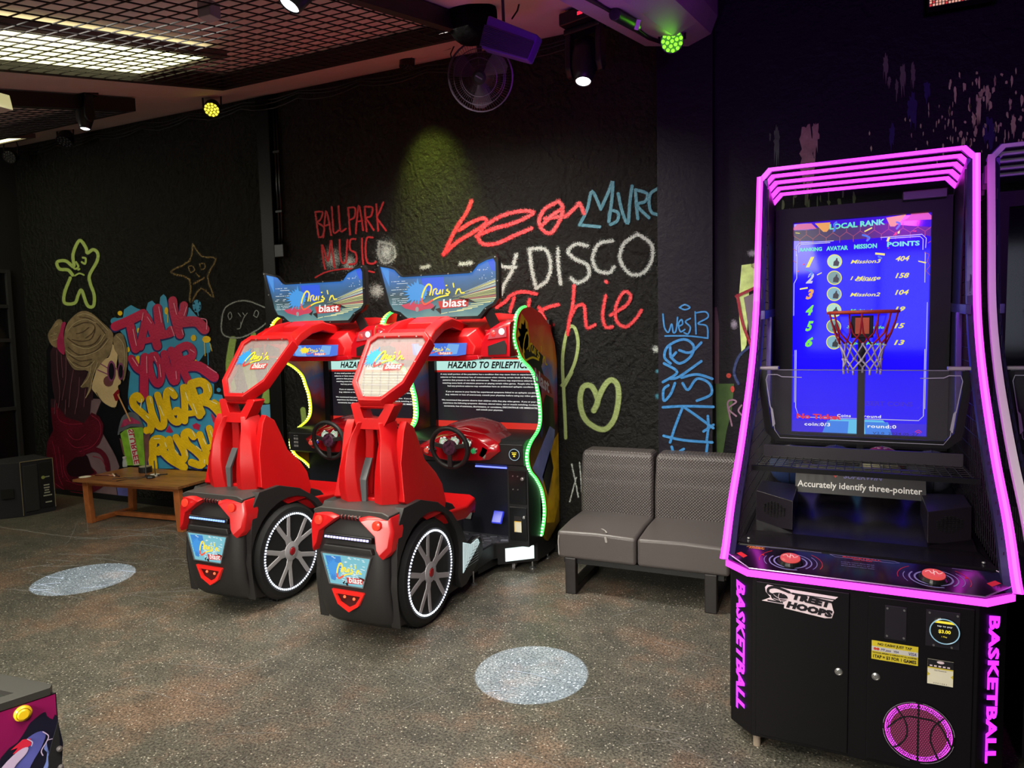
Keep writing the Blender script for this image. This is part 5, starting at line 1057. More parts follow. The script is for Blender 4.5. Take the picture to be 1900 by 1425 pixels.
    q.stroke('ball_seam', [([(0,.104),(0,-.104)], .0065), ([(-.094,-.002),(-.05,.045),(0,.055),(.06,.045),(.100,-.03)], .006), ([(-.068,.078),(-.038,.030),(-.035,-.02),(-.055,-.055),(-.075,-.07)], .006), ([(.075,.068),(.045,.03),(.038,-.02),(.055,-.065),(.062,-.083)], .006)], .006, INK, 1)
    q.stroke('grille_arc', [([(.109*math.cos(a), .109*math.sin(a)) for a in [math.radians(g) for g in range(a0, a1, 6)]], .0016) for a0, a1 in ((5,85),(95,178),(185,262),(275,352))], .0016, mat('grille line', srgb(150,140,160), 0.4), 1)
    # letters on the chamfers
    if True:
        s45 = math.radians(43.4)
        for s in (-1, 1):
            u = Vector((math.cos(s45), math.sin(s45)*s, 0)) if s == 1 else Vector((math.cos(s45), -math.sin(s45), 0))
            q = plane_draw(body, (s*.410, .0425, 0), u, (0, 0, 1), 0.002)
            q.text('side_lettering', [('BASKETBALL', ((.026,.655),(.026,.13),(-.026,.13),(-.026,.655))[0:4])] if False else [('BASKETBALL', ((-.026,.655),(-.026,.130),(.026,.130),(.026,.655)))], PURPL if lit else MATS['plate black'], 2, 'glowing violet letters BASKETBALL', bold=0.045, shear=0.15, space=1.05)
    # console top
    con = [(-.375,-.012),(.375,-.012),(.462,.072),(.462,.135),(.43,.170),(-.43,.170),(-.462,.135),(-.462,.072)]
    ct = obj('console', M().prism(con, 'z', .70, .712), CAB, t, 'sloping control shelf with printed film', bevel=0.002)
    obj('edge_lamp', M().prism([(-.382,-.024),(.382,-.024),(.474,.068),(.466,.074),(.378,-.012),(-.378,-.012),(-.466,.074),(-.474,.068)], 'z', .700, .722), edge, ct, 'magenta lamp along the console edge' if lit else 'unlit white lamp strip')
    zc = lambda y: .728+.04*(y+.012)/.18
    film = [(x, y) for x, y in con]
    m = M(); m.rings([[(x, y, .712) for x, y in film], [(x, y, zc(y)) for x, y in film]])
    fp = obj('console_film', m, mat('film black', srgb(14,10,20), 0.12, coat=0.5), ct)
    q = Draw(fp, lambda a, b, k: Vector((a, b, zc(b)+.0006*k)))
    GL_ = mat('film lilac', srgb(120,110,170), 0.3); RD_ = mat('film red', srgb(190,40,40), 0.3)
    for bx in (-.235, .235):
        q.stroke('film_arc', [([(bx+r*math.cos(math.radians(g)), .068+r*.75*math.sin(math.radians(g))) for g in range(a0, a1, 10)], w_) for r, a0, a1, w_ in ((.058,120,260,.006),(.058,290,420,.006),(.075,150,300,.005),(.075,-40,100,.004),(.094,160,215,.0025),(.094,-30,50,.0025))], .003, GL_, 1, k=3)
        q.stroke('film_arc', [([(bx+r*math.cos(math.radians(g)), .068+r*.75*math.sin(math.radians(g))) for g in range(a0, a1, 10)], .002) for r, a0, a1 in ((.112,130,200),(.112,-20,60))], .002, RD_, 1, k=3)
        b_ = obj('push_button', M().lathe([(.046,0),(.046,.006),(.040,.016),(.036,.016)], (bx,.068,zc(.068)-.002), (0,-.2,1), 30), BLACKG, ct, 'large round red push button')
        obj('button_cap', M().lathe([(.036,0),(.036,.006),(.028,.010),(.005,.011)], (bx,.066,zc(.068)+.012), (0,-.2,1), 30), glow('lit coral', srgb(225,75,75), 0.95), b_, smooth=False)
        qq = Draw(b_, lambda a, b, k, bx=bx: Vector((bx+a, .064+b, zc(.068)+.0235+.2*b+.0006*k)))
        qq.stroke('button_print', [([(-.026,0),(-.014,.008),(-.006,-.008),(.006,.008),(.014,-.008),(.026,.002)], .003), ([(0,-.016),(0,.016)], .0025)], .003, glow('lit pale', srgb(245,190,190), 1), 1)
    q.fill('film_mark', [[(-.435,.085),(-.405,.058),(-.392,.075),(-.42,.10)], [(.435,.085),(.405,.058),(.392,.075),(.42,.10)], [(-.345,.095),(-.33,.09),(-.335,.102)], [(.345,.095),(.33,.09),(.335,.102)]], RD_, 1)
    q.stroke('film_mark', [([(-.10,.155),(.12,.155),(.135,.147),(.11,.14),(-.08,.14),(-.10,.155)], .002), ([(-.37,.155),(-.26,.162),(-.13,.158)], .002), ([(.30,.15),(.36,.145)], .002)], .002, GL_, 1, k=1)
    q.text('film_lettering', [('BASKETBALL', (-.055,.143,.075,.151)), ('HOW TO PLAY', (-.02,.130,.045,.136))], RD_, 2, bold=0.03)
    q.text('film_lettering', [('STREET', (-.405,.142,-.335,.150)), ('HOOPS', (-.395,.133,-.335,.140))], mat('film orange', srgb(225,130,40), 0.3), 2, bold=0.04, shear=0.3)
    q.text('film_lettering', [('press the button, shoot the ball', (-.06,.105,.05,.112)), ('score in the time to go on', (-.06,.092,.05,.099)), ('three-pointers count extra', (-.06,.079,.05,.086))], GL_, 2)
    obj('console_rim', M().tube([(x, y, zc(y)+.001) for x, y in con], .0025, 5, True), mat('rim steel', srgb(150,130,160), 0.25, metal=0.6), ct)
    # playfield
    obj('playfield', M().prism([(.165,.70),(.165,.775),(.60,.705),(1.15,.78),(1.66,.80),(1.66,.65),(.165,.65)], 'x', -.44, .44), CABM, t, 'dark sloping playfield')
    m = M(); 
    for x in (-.41,.41): m.lathe([(.007,0),(.005,.004)], (x,.26,.764), (0,0,1), 10)
    obj('screws', m, SCREW, t, kind='stuff')
    for s in (-1, 1):
        bx = obj('speaker_box', M().rings([[(s*.435,.72+.26,.70),(s*.435,.72,.70),(s*.265,.62,.715),(s*.265,.72+.26,.70)][::1], [(s*.435,.98,.86),(s*.435,.74,.86),(s*.265,.64,.845),(s*.265,.98,.85)]]), mat('box satin', srgb(36,31,40), 0.35, metal=0.3), t, 'angled speaker box with slots', bevel=0.003)
        m = M()
        for j in range(9):
            wd_ = .05*math.sqrt(max(0, 1-((j-4)/4.6)**2))
            for k in range(-3, 4):
                cx = k*.015
                if abs(cx) > wd_: continue
                fx = s*.350+cx; m.obox((fx, .62+(abs(fx)-.265)*.59+.008, .755+j*.0085), (.010,.006,.0032), (0,0,s*math.atan(.59)))
        obj('speaker_slot', m, mat('slot black', (0.002,0.002,0.002), 0.8), bx, kind='stuff')
    # sign under the rack
    sg = obj('sign_board', M().prism([(.93,.825),(.99,.95),(1.01,.95),(.95,.825)], 'x', -.275, .285), mat('sign charcoal', srgb(47,45,49), 0.4), t, 'charcoal sign board')
    q = plane_draw(sg, (0,.93,.825), (1,0,0), (0,.06,.125), 0.001)
    q.text('sign_lettering', [('Accurately identify three-pointer', (-.265,.018,.270,.060))], mat('sign white', srgb(215,212,205), 0.5, emit=(1,1,1), es=0.12), 1, bold=0.015)
    q.text('sign_lettering', [('SUPERWIN', (-.06,.082,.11,.105))], mat('sign blue', srgb(110,105,170), 0.4), 1, bold=0.03, shear=0.3)
    q.fill('sign_emblem', [[(-.12,.115),(-.095,.082),(-.09,.09),(-.108,.115)]], RD_, 1); q.stroke('sign_emblem', [([(-.10,.113),(-.088,.094),(-.07,.113)], .004), ([(-.092,.113),(-.086,.103),(-.08,.113)], .003)], .004, MATS['sign white'], 1, k=1)
    # ball rack: front bar, wires, hood sheet
    rk = obj('ball_rack', M().bar((-.435,.56,1.005),(.435,.56,1.005), .018, .022), CAB, t, 'wire ball rack across the machine')
    m = M()
    for i in range(24): m.cyl((-.42+i*.0365,.56,1.008),(-.42+i*.0365,.94,.995), .0022, n=5)
    for j in range(7): m.cyl((-.43,.60+j*.054,1.006-j*.002),(.43,.60+j*.054,1.006-j*.002), .0022, n=5)
    obj('rack_wire', m, WIRE, rk, kind='stuff')
    obj('rack_sheet', M().box(-.425,.425,.93,.945,.985,1.052), mat('rack sheet', srgb(46,41,50), 0.4), rk, bevel=0.002)
    # side frames: led rail, inner posts and net
    rail = [(.045,.735),(.10,.775),(.25,.92),(.54,1.125),(.86,1.415),(1.05,1.70),(1.13,2.05),(1.20,2.415)]
    def ry(z):
        for (y0, z0), (y1, z1) in zip(rail, rail[1:]):
            if z <= z1: return y0+(y1-y0)*(z-z0)/(z1-z0)
        return rail[-1][0]
    for s in (-1, 1):
        rs = smooth_line(rail, 5)
        m = M().rings([[(s*.462,y-.018,z+.006),(s*.490,y-.018,z+.006),(s*.490,y+.012,z-.006),(s*.462,y+.012,z-.006)] for y, z in rs])
        rl = obj('side_rail', m, edge, t, 'glowing magenta side rail' if lit else 'unlit white side rail', recalc=True)
        if lit:
            m = M().rings([[(s*.4700,y-.020,z+.0065),(s*.482,y-.020,z+.0065),(s*.482,y-.017,z+.006),(s*.470,y-.017,z+.006)] for y, z in rs])
            obj('rail_core', m, core, rl)
        obj('rail_channel', M().rings([[(s*.440,y+.008,z-.004),(s*.462,y+.002,z),(s*.462,y+.05,z-.02),(s*.440,y+.05,z-.02)] for y, z in rs]), mat('violet aluminium', srgb(70,62,110), 0.3, metal=0.6), rl)
        fr = obj('side_frame', M().bar((s*.45,1.62,.75),(s*.45,1.62,2.34), .03, .03), CAB, t, 'wire mesh side')
        m = M()
        y = .16
        while y < 1.62:
            zt = min([z for z in [.76+(k*.02) for k in range(90)] if ry(z) > y] or [2.3]); zt = min(zt, 2.3)
            m.cyl((s*.452,y,.745),(s*.452,y,zt), .0020, n=4); y += .042
        z = .78
        while z < 2.28: m.cyl((s*.452,ry(z)+.01,z),(s*.452,1.62,z), .0020, n=4); z += .062
        obj('side_mesh', m, WIRE, fr, kind='stuff')
        obj('inner_post', M().bar((s*.43,1.18,1.10),(s*.43,1.25,1.69), .025, .03), MATS['violet aluminium'], fr, bevel=0.002)
        obj('cross_brace', M().bar((s*.44,1.03,1.70),(s*.44,1.60,1.72), .02, .045), MATS['violet aluminium'], fr, bevel=0.002)
        obj('side_wing', M().prism([(1.22,2.36),(1.60,2.30),(1.60,1.02),(1.40,1.02),(1.28,1.7)], 'x', s*.435, s*.440), mat('wing dark', srgb(24,18,34), 0.35), fr)
    # hood of stepped light frames
    zf = lambda y: 2.475-(y-1.20)*.16
    for i, y in enumerate((1.20,1.30,1.40,1.50,1.60)):
        k = zf(y)-2.475; ins = .000
        path = [(-.462,2.10 if i == 0 else 2.32+k*.8),(-.462,2.405+k),(-.405,2.465+k),(.405,2.465+k),(.462,2.405+k),(.462,2.10 if i == 0 else 2.32+k*.8)]
        if i == 0: path[0] = (-.462,2.395); path[-1] = (.462,2.395)
        W0 = .490-.006*i
        path = [(math.copysign(W0, x) if abs(x) > .45 else math.copysign(W0-.055, x), z) for x, z in path]
        def off(P, o_): return [(x*(1-o_/.46), z-o_ if j in (1,2,3,4) else z) for j, (x, z) in enumerate(P)]
        A = off(path, 0); B = off(path, .017)
        hf = obj('hood_frame', M().rings([[(a[0],y,a[1]),(b[0],y,b[1]),(b[0],y+.005,b[1]),(a[0],y+.005,a[1])] for a, b in zip(A, B)]), edge, t, 'glowing magenta hood bar' if lit else 'unlit white hood bar')
        B2 = off(path, .019); A2 = off(path, -.003)
        obj('bar_channel', M().rings([[(a[0],y+.0055,a[1]),(b[0],y+.0055,b[1]),(b[0],y+.018,b[1]),(a[0],y+.018,a[1])] for a, b in zip(A2, B2)]), MATS['violet aluminium'], hf)
    for s in (-1, 1): obj('hood_side', M().prism([(1.20,2.36),(1.64,2.29),(1.64,2.33),(1.20,2.405)], 'x', s*.44, s*.455), MATS['violet aluminium'], t)
    # screen and its black frame
    sf = obj('screen_frame', M().frame([(-.43,.96),(.43,.96),(.43,2.30),(-.43,2.30)], [(-.338,1.03),(.338,1.03),(.338,2.222),(-.338,2.222)], 'y', 1.56, 1.64), mat('screen bezel', (0.005,0.004,0.007), 0.5, spec=0.3), t, 'black surround of the upright screen')
    obj('screen_back', M().box(-.43,.43,1.62,1.66,.80,2.30), CAB, sf)
    obj('top_box', M().box(.20,.40,1.52,1.60,2.285,2.33), mat('box grey', srgb(70,66,72), 0.4), t, bevel=0.004)
    if lit:
        sc = obj('screen', M().box(-.345,.345,1.600,1.62,1.025,2.23), SCREENMAT, sf, 'tall lit screen with a ranking table')
        d = plane_draw(sc, (0,1.5985,0), (1,0,0), (0,0,1), 0.0008)
        def S(px, py):   # photo crop of the screen -> screen plane
            u = (px-168)/(1704-168); v = (py-(190-115*u))/5.9375/1; return (-.338+.676*u, 2.222-v*.00292)
        def g(*P): return [S(P[i], P[i+1]) for i in range(0, len(P), 2)]
        TL = Draw(sc, lambda a, b, k: Vector(((lambda q: (q[0], 1.5985-.0008*k, q[1]))(S(a, b)))))
        mag = glow('screen magenta', srgb(205,85,150), 1); org = glow('screen orange', srgb(225,150,50), 1); nav = glow('screen navy', srgb(22,10,70), 1)
        brn = glow('screen copper', srgb(150,70,70), 1); yel = glow('screen lemon', srgb(235,225,80), 1); grn = glow('screen lime', srgb(110,225,60), 1); cya = glow('screen aqua', srgb(90,225,190), 1); blu = glow('screen azure', srgb(30,110,230), 1); sil = glow('screen silver', srgb(190,190,220), 1)
        TL.fill('screen_art', [[(440,240),(1250,190),(1420,210),(1700,230),(1700,330),(1600,300),(1180,345),(620,385),(168,390),(168,270),(400,260)]], nav, 1)
        TL.fill('screen_art', [[(168,240),(215,200),(380,190),(445,250),(168,268)], [(1460,130),(1500,80),(1660,70),(1704,110),(1704,150),(1400,165)]], mag, 2)
        TL.fill('screen_art', [[(420,190),(600,178),(600,240),(560,285),(520,285)], [(1225,130),(1440,95),(1380,170),(1320,225),(1270,225)]], org, 2)
        hx_ = []
        for i in range(11):
            x = 168+i*155; y0 = 330-i*11; hx_ += [[(x,y0),(x+78,y0+45),(x+155,y0-12)], [(x+78,y0+45),(x+78,y0+105)], [(x,y0),(x,y0-60)]]
        hx_ += [[(1700-25,y),(1704,y-20)] for y in (400,)] + [[(1640,500),(1690,520),(1670,600),(1700,640),(1660,700),(1700,740)], [(170,485),(205,500)], [(170,620),(205,640)]]
        TL.stroke('screen_hexagons', [(q, 7) for q in hx_], 7, brn, 2, k=1, kind='stuff')
        fr_ = [[(205,560),(205,460),(240,415),(640,385)], [(1170,345),(1610,308),(1655,350),(1650,450)], [(212,550),(212,820),(180,880),(180,1250)], [(235,520),(235,455),(260,430),(600,405)], [(1622,470),(1622,360),(1590,330),(1240,355)], [(1648,500),(1650,820)]]
        TL.stroke('screen_border', [(q, 8) for q in fr_], 8, sil, 3, k=1)
        TL.text('screen_lettering', [('LOCAL RANK', ((595,262),(1215,205),(1215,140),(595,200))), ('RANKING', ((250,512),(508,500),(508,455),(250,470))), ('AVATAR', ((558,498),(808,484),(808,434),(558,450))), ('MISSION', ((875,475),(1130,460),(1130,408),(875,424))), ('POINTS', ((1240,448),(1588,428),(1588,374),(1240,394)))], cya, 4, bold=0.04)
        rows = [('1','Mission3','404'),('2','1 Minute','158'),('3','Mission2','104'),('4','Multi-player','19'),('5','Single Mode','15'),('6','Super Mode','13')]
        for i, (a, b, c) in enumerate(rows):
            y = 630+i*183.5; yy = y-12*0
            TL.text('screen_lettering', [(a, ((320,y+62),(410,y+56),(420,y-62),(330,y-56)))], (yel, sil, org, grn, grn, grn)[i], 4, bold=0.05, shear=0.3)
            w_ = 1175-1210+len(b)*0
            TL.text('screen_lettering', [(b, ((838 if i < 4 else 805, y+8),(1175 if i < 3 else 1225,y-8),(1175 if i < 3 else 1225,y-50),(838 if i < 4 else 805,y-34)))], yel if i < 3 else grn, 4, bold=0.02, shear=0.3)
            TL.text('screen_lettering', [(c, ((1335,y-28),(1485 if len(c) == 3 else 1450,y-36),(1485 if len(c) == 3 else 1450,y-92),(1335,y-84)))], yel, 4, bold=0.03, shear=0.3)
            TL.dots('avatar', [(656,y-14,86,80)], yel, 3, n=24); TL.dots('avatar', [(656,y-14,76,70)], glow('avatar grey %d' % (i % 3), ((srgb(170,215,200), srgb(110,150,150), srgb(120,170,190))[i % 3]), 1), 4, 'round portrait' , n=24)
            TL.fill('avatar_figure', [[(640,y+35),(645,y-10),(668,y-30),(676,y-52),(690,y-50),(690,y-28),(712,y-5),(700,y+38)]], glow('figure dark', (0.01,0.015,0.02), 1), 5)
        TL.text('screen_lettering', [('Goals', ((890,832),(1130,822),(1130,788),(890,798)))], yel, 4, bold=0.02, shear=0.3)
        TL.fill('confetti', [[(985,275),(1070,232),(1076,245),(992,288)], [(1112,510),(1218,518),(1216,542),(1112,532)], [(1230,385),(1250,340),(1272,345),(1255,392)], [(1575,590),(1660,605),(1655,620),(1578,602)], [(450,770),(508,742),(510,752),(458,778)], [(250,935),(345,915),(345,932),(252,950)], [(192,295),(245,300),(245,308),(192,302)], [(1350,285),(1375,265),(1372,300),(1352,305)]], yel, 6)
        TL.fill('confetti', [[(1300,325),(1335,280),(1348,312)], [(275,665),(305,640),(308,662)], [(212,745),(238,725),(240,745)], [(1495,275),(1550,268),(1548,282)], [(1240,460),(1265,450),(1262,465)]], glow('confetti red', srgb(225,60,70), 1), 6)
        TL.stroke('confetti', [(q, 22) for q in [[(670,180),(645,205),(660,235),(645,275)], [(970,320),(1010,330),(1045,350),(1020,380)], [(320,715),(370,730),(395,760),(370,785)], [(1340,180),(1375,195),(1360,225),(1340,250)], [(1150,555),(1180,570)]]], 20, blu, 6)
        # lower part of the screen
        q = d
        q.text('screen_lettering', [('No Ticket', (-.312,1.105,-.08,1.135))], glow('ticket red', srgb(225,40,60), 1), 4, bold=0.04)
        q.text('screen_lettering', [('Coins', (-.10,1.122,-.03,1.138)), ('round', (.035,1.122,.12,1.138)), ('coin:0/3', (-.27,1.066,-.135,1.086)), ('round:0', (.055,1.066,.195,1.086))], L_WHT, 4, bold=0.02, space=1.1)
        q.text('screen_lettering', [('INSERT COINS', (.01,1.19,.27,1.215))], glow('screen faint', srgb(50,20,215), 1), 2, bold=0.02)
        q.text('screen_lettering', [('V2.0  2024.05-27', (.08,1.032,.30,1.045))], nav, 5)
        q.stroke('screen_border', [([(-.318,1.5),(-.318,1.17),(-.30,1.115),(.30,1.115),(.322,1.14),(.322,1.5)], .004), ([(-.325,1.5),(-.325,1.20)], .003), ([(.328,1.75),(.328,1.18)], .003)], .004, sil, 3, k=1)
        q.fill('screen_art', [[(-.15,1.10),(.155,1.10),(.175,1.03),(-.175,1.03)]], glow('court blue', srgb(60,130,235), 1), 1); q.fill('screen_art', [[(-.345,1.027),(.345,1.027),(.345,1.095),(-.345,1.095)]], glow('screen low band', srgb(55,35,225), 1), 0)
        q.fill('screen_art', [[(-.13,1.11),(.13,1.11),(.14,1.098),(-.14,1.098)], [(-.04,1.10),(.04,1.10),(.045,1.03),(-.045,1.03)]], glow('court aqua', srgb(95,195,240), 1), 2)
        q.stroke('signal_mark', [([(.285,1.052),(.30,1.062),(.315,1.052)], .003), ([(.292,1.046),(.30,1.052),(.308,1.046)], .003)], .003, glow('ticket red', srgb(225,40,60), 1), 4)
    else:
        sc = obj('screen', M().box(-.345,.345,1.600,1.62,1.025,2.23), mat('dark screen glass', (0.006,0.006,0.008), 0.08), sf, 'dark unlit screen')
    # hoop
    hy_ = 1.02
    ps = obj('hoop_post', M().box(-.004,.030,1.16,1.19,1.0,1.65), CAB, t, 'black post and bracket carrying the hoop', bevel=0.002)
    obj('bracket', M().box(-.036,.062,1.15,1.165,1.575,1.685), CAB, ps, bevel=0.003)
    obj('bracket_plate', M().box(-.018,.044,1.142,1.152,1.595,1.675), mat('orange paint', srgb(205,85,40), 0.4), ps)
    obj('rim', M().tube([(.013+.150*math.cos(2*PI*i/36), 1.0+.150*math.sin(2*PI*i/36), 1.70) for i in range(36)], .0075, 8, True), mat('rim orange', srgb(195,75,35), 0.4), ps, 'orange basketball rim', smooth=True)
    NR = mat('net red cord', srgb(165,25,40), 0.7); NW = mat('net white cord', srgb(185,180,195), 0.7)
    mr_, mw_ = M(), M(); NK = 7
    def np_(a, r, z): return Vector((.013+r*math.cos(a), 1.0+r*math.sin(a), z))
    for i in range(NK):
        a0 = 2*PI*(i+.2)/NK; a1 = a0+PI/NK; am = a0-PI/NK
        mr_.tube([np_(a0,.150,1.697), np_(a0,.142,1.66), np_(a0+.06,.122,1.60), np_(a1,.098,1.545)], .0042, 5)
        mr_.tube([np_(a0,.150,1.697), np_(a0,.142,1.66), np_(a0-.06,.122,1.60), np_(am,.098,1.545)], .0042, 5)
        for sg in (-1, 1):
            mw_.tube([np_(a1,.098,1.545), np_(a1+sg*PI/NK*.5,.086,1.51), np_(a1+sg*PI/NK,.084,1.475)], .0042, 5)
            mw_.tube([np_(a0,.084,1.475), np_(a0+sg*PI/NK*.5,.080,1.455), np_(a0+sg*PI/NK,.082,1.43)], .0042, 5)
        mw_.sphere(np_(a1,.098,1.545), .008, 6); mw_.sphere(np_(a0,.084,1.475), .008, 6); mw_.tube([np_(a1,.082,1.43), np_(a1,.080,1.405)], .005, 5)
    obj('net', mr_, NR, ps, 'red upper cords of the net', smooth=True); obj('net', mw_, NW, ps, 'white lower cords of the net', smooth=True)
    # clear guard with black border
    go = [(-.435,1.425),(.435,1.425),(.445,1.34),(.415,1.12),(.365,1.075),(-.365,1.075),(-.415,1.12),(-.445,1.34)]
    gi = [(-.40,1.400),(.40,1.400),(.405,1.33),(.38,1.145),(.345,1.105),(-.345,1.105),(-.38,1.145),(-.405,1.33)]
    gd = obj('guard', M().prism([(-.435,1.425),(-.445,1.34),(-.415,1.12),(-.365,1.075),(.365,1.075),(.415,1.12),(.445,1.34),(.435,1.425),(.408,1.425),(.410,1.33),(.385,1.145),(.348,1.108),(-.348,1.108),(-.385,1.145),(-.410,1.33),(-.408,1.425)], 'y', .92, .935), CAB, t, 'clear guard with a black border')
    obj('guard_pane', M().prism([(-.408,1.425),(.408,1.425)]+gi[2:], 'y', .925, .928), mat('guard clear', (0.35,0.33,0.4), 0.05, alpha=0.05, spec=0.4), gd)
    obj('guard_edge', M().bar((-.42,.925,1.428),(.42,.925,1.428), .004, .004), mat('pane edge', srgb(120,115,135), 0.3), gd)
    q = plane_draw(gd, (0,.919,0), (1,0,0), (0,0,1), 0.001)
    q.stroke('guard_line', [([(-.25,1.392),(-.34,1.395),(-.36,1.405),(-.405,1.405),(-.412,1.38),(-.39,1.24)], .004), ([(-.385,1.235),(-.370,1.13),(-.345,1.093),(.345,1.093),(.370,1.13),(.385,1.235)], .0028), ([(.25,1.392),(.34,1.395),(.36,1.405),(.405,1.405),(.412,1.38),(.39,1.24)], .004)], .004, mat('guard silver', srgb(160,155,175), 0.3), 2, k=1)
    q.fill('guard_line', [[(-.392,1.25),(-.380,1.235),(-.368,1.16),(-.380,1.145)], [(.392,1.25),(.380,1.235),(.368,1.16),(.380,1.145)]], MATS['guard silver'], 2)
    for s in (-1, 1): obj('guard_clamp', M().box(s*.405-.05,s*.405+.05,.905,.96,1.430,1.445), mat('clamp grey', srgb(150,145,150), 0.35), gd, bevel=0.003)
    # feet
    for x, y in ((-.40,.05),(.40,.05),(-.42,1.6),(.42,1.6)):
        obj('foot', M().lathe([(.026,0),(.026,.008),(.014,.014),(.009,.02),(.009,.07)], (x+(.02 if x < 0 else -.02),y+.10,0), (0,0,1), 16), mat('brass foot', srgb(150,130,80), 0.3, metal=0.8), t, 'adjustable foot')
    for x in (-.35, .35): obj('castor', M().cyl((x,.045,0),(x,.045,.065), .014, n=12), mat('castor white', srgb(150,135,120), 0.5), t, 'pale castor leg')
    return t
def screen_material():
    m, n, l, b = nodes_of('blue screen')
    tc = n.new('ShaderNodeTexCoord'); sp = n.new('ShaderNodeSeparateXYZ'); l.new(tc.outputs['Object'], sp.inputs[0])
    mr = n.new('ShaderNodeMapRange'); mr.inputs['From Min'].default_value = 1.03; mr.inputs['From Max'].default_value = 2.22; l.new(sp.outputs[2], mr.inputs['Value'])
    r = n.new('ShaderNodeValToRGB'); l.new(mr.outputs[0], r.inputs[0]); e = r.color_ramp.elements
    st = [(0.0, (45,25,235)), (0.3, (25,5,245)), (0.8, (28,6,240)), (1.0, (60,20,200))]
    while len(e) < len(st): e.new(0.5)
    for el, (p, c) in zip(e, st): el.position = p; el.color = srgb(*c)+(1,)
    b.inputs['Base Color'].default_value = (0.01,0.01,0.02,1); b.inputs['Roughness'].default_value = 0.06
    l.new(r.outputs[0], b.inputs['Emission Color']); b.inputs['Emission Strength'].default_value = 1.15
    return m
SCREENMAT = screen_material()
YB = math.radians(-1.8)
bm1 = make_hoops('basketball machine with glowing magenta frame and blue screen', True, (0.13, 2.72, 0), YB)
bm2 = make_hoops('basketball machine with unlit white frame cut by the right edge', False, (0.13+1.02, 2.72+0.03, 0), YB)
# balls waiting behind the rack
def ball(cx, cy, cz, r, col, label, band=None):
    m_ = mat('ball '+label.split()[0], col, 0.55, bump=0.4, bscale=500)
    o_ = obj('basketball', M().sphere((0,0,0), r, 24), m_, None, label, smooth=True, cat='ball', group='balls behind the rack of the lit machine', loc=(cx, cy, cz))
    q_ = M()
    for ax in range(3):
        P_ = []
        for i in range(28):
            a = 2*PI*i/28; c_, s_ = math.cos(a)*r*1.003, math.sin(a)*r*1.003; P_.append(((c_,s_,0),(c_,0,s_),(0,c_,s_))[ax])
        q_.tube(P_, .0022, 4, True)
    obj('seam', q_, BLACK, o_)
    if band: obj('panel', M().lathe([(r*1.004*math.cos(a_), r*1.004*math.sin(a_)) for a_ in (-.35,-.17,0,.17,.35)], (0,0,0), (.3,1,.5), 24, False), band, o_, smooth=True)
    return o_
R3 = Matrix.Rotation(YB, 4, 'Z')
def bl(x, y, z): v = R3 @ Vector((x, y, z)); return (0.13+v.x, 2.72+v.y, z)
for x, c, lb, bd in ((-.315, srgb(40,60,110), 'navy ball with a pale band at the left end of the rack', mat('ball cream', srgb(190,185,150), 0.6)), (-.10, srgb(28,30,60), 'dark blue ball behind the rack next to the cream one', None), (.115, srgb(150,140,125), 'cream and red ball in the middle of the rack', mat('ball red', srgb(130,25,45), 0.6)), (.325, srgb(60,62,75), 'slate ball at the right end of the rack', None)):
    ball(*bl(x, (1.16 if x < 0 else 1.19)+.06*(abs(x) < .2), .915), .105, c, lb, bd)

# ================================================================ SOFA
VINYL = mat('grey brown vinyl', srgb(78, 72, 71), 0.36, bump=0.08, bscale=250)
def weave():
    m, n, l, b = nodes_of('woven vinyl'); b.inputs['Base Color'].default_value = srgb(74, 68, 67)+(1,); b.inputs['Roughness'].default_value = 0.36
    tc = n.new('ShaderNodeTexCoord'); mp = n.new('ShaderNodeMapping'); mp.inputs['Rotation'].default_value = (0, math.radians(45), 0); mp.inputs['Scale'].default_value = (72, 72, 72); l.new(tc.outputs['Object'], mp.inputs[0])
    ck = n.new('ShaderNodeTexVoronoi'); ck.inputs['Scale'].default_value = 1; ck.inputs['Randomness'].default_value = 0; l.new(mp.outputs[0], ck.inputs['Vector'])
    bp = n.new('ShaderNodeBump'); bp.inputs['Strength'].default_value = 1.0; bp.inputs['Distance'].default_value = 0.006; bp.invert = True; l.new(ck.outputs['Distance'], bp.inputs['Height']); l.new(bp.outputs[0], b.inputs['Normal'])
    return m
WEAVE = weave()
sofa = thing('sofa', 'grey brown vinyl two-seat sofa against the wall between the machines', 'sofa', (-1.0, 4.0, 0))
for s, x0, x1 in ((-1, -.505, -.003), (1, .003, .535)):
    cu = obj('seat_cushion', M().rings([[(x0,y,.225),(x1,y,.225),(x1,y,z),((x0+x1)/2,y,z+.008),(x0,y,z)] for y, z in ((.0,.395),(.25,.41),(.60,.405))]), VINYL, sofa, 'smooth vinyl seat cushion', bevel=0.022, seg=4)
    obj('back_cushion', M().rings([[(x0+e,y,z),(x1-e,y,z),(x1-e,y+.16,z),(x0+e,y+.16,z)] for y, z, e in ((.47,.38,.0),(.475,.60,.0),(.50,.79,.004),(.52,.825,.015))]), WEAVE, sofa, 'woven vinyl back cushion', bevel=0.026, seg=4)
sd = Draw(sofa, lambda a, b, k: Vector((a, -.0015*k, b)))
st_ = Draw(sofa, lambda a, b, k: Vector((a, b, .4065+.0015*k)))
SCF = mat('scuff grey', srgb(150,145,142), 0.6)
st_.stroke('scuff', [([(.08,.30),(.12,.305),(.14,.30),(.17,.315),(.20,.33)], .012), ([(.14,.33),(.19,.34)], .006), ([(.055,.285),(.09,.28)], .012), ([(-.25,.10),(-.21,.06),(-.19,.02)], .010)], .01, SCF, 1, k=3)
sd.stroke('scuff', [([(-.19,.385),(-.185,.36)], .014), ([(-.49,.37),(-.495,.33),(-.49,.25)], .006)], .006, SCF, 3)
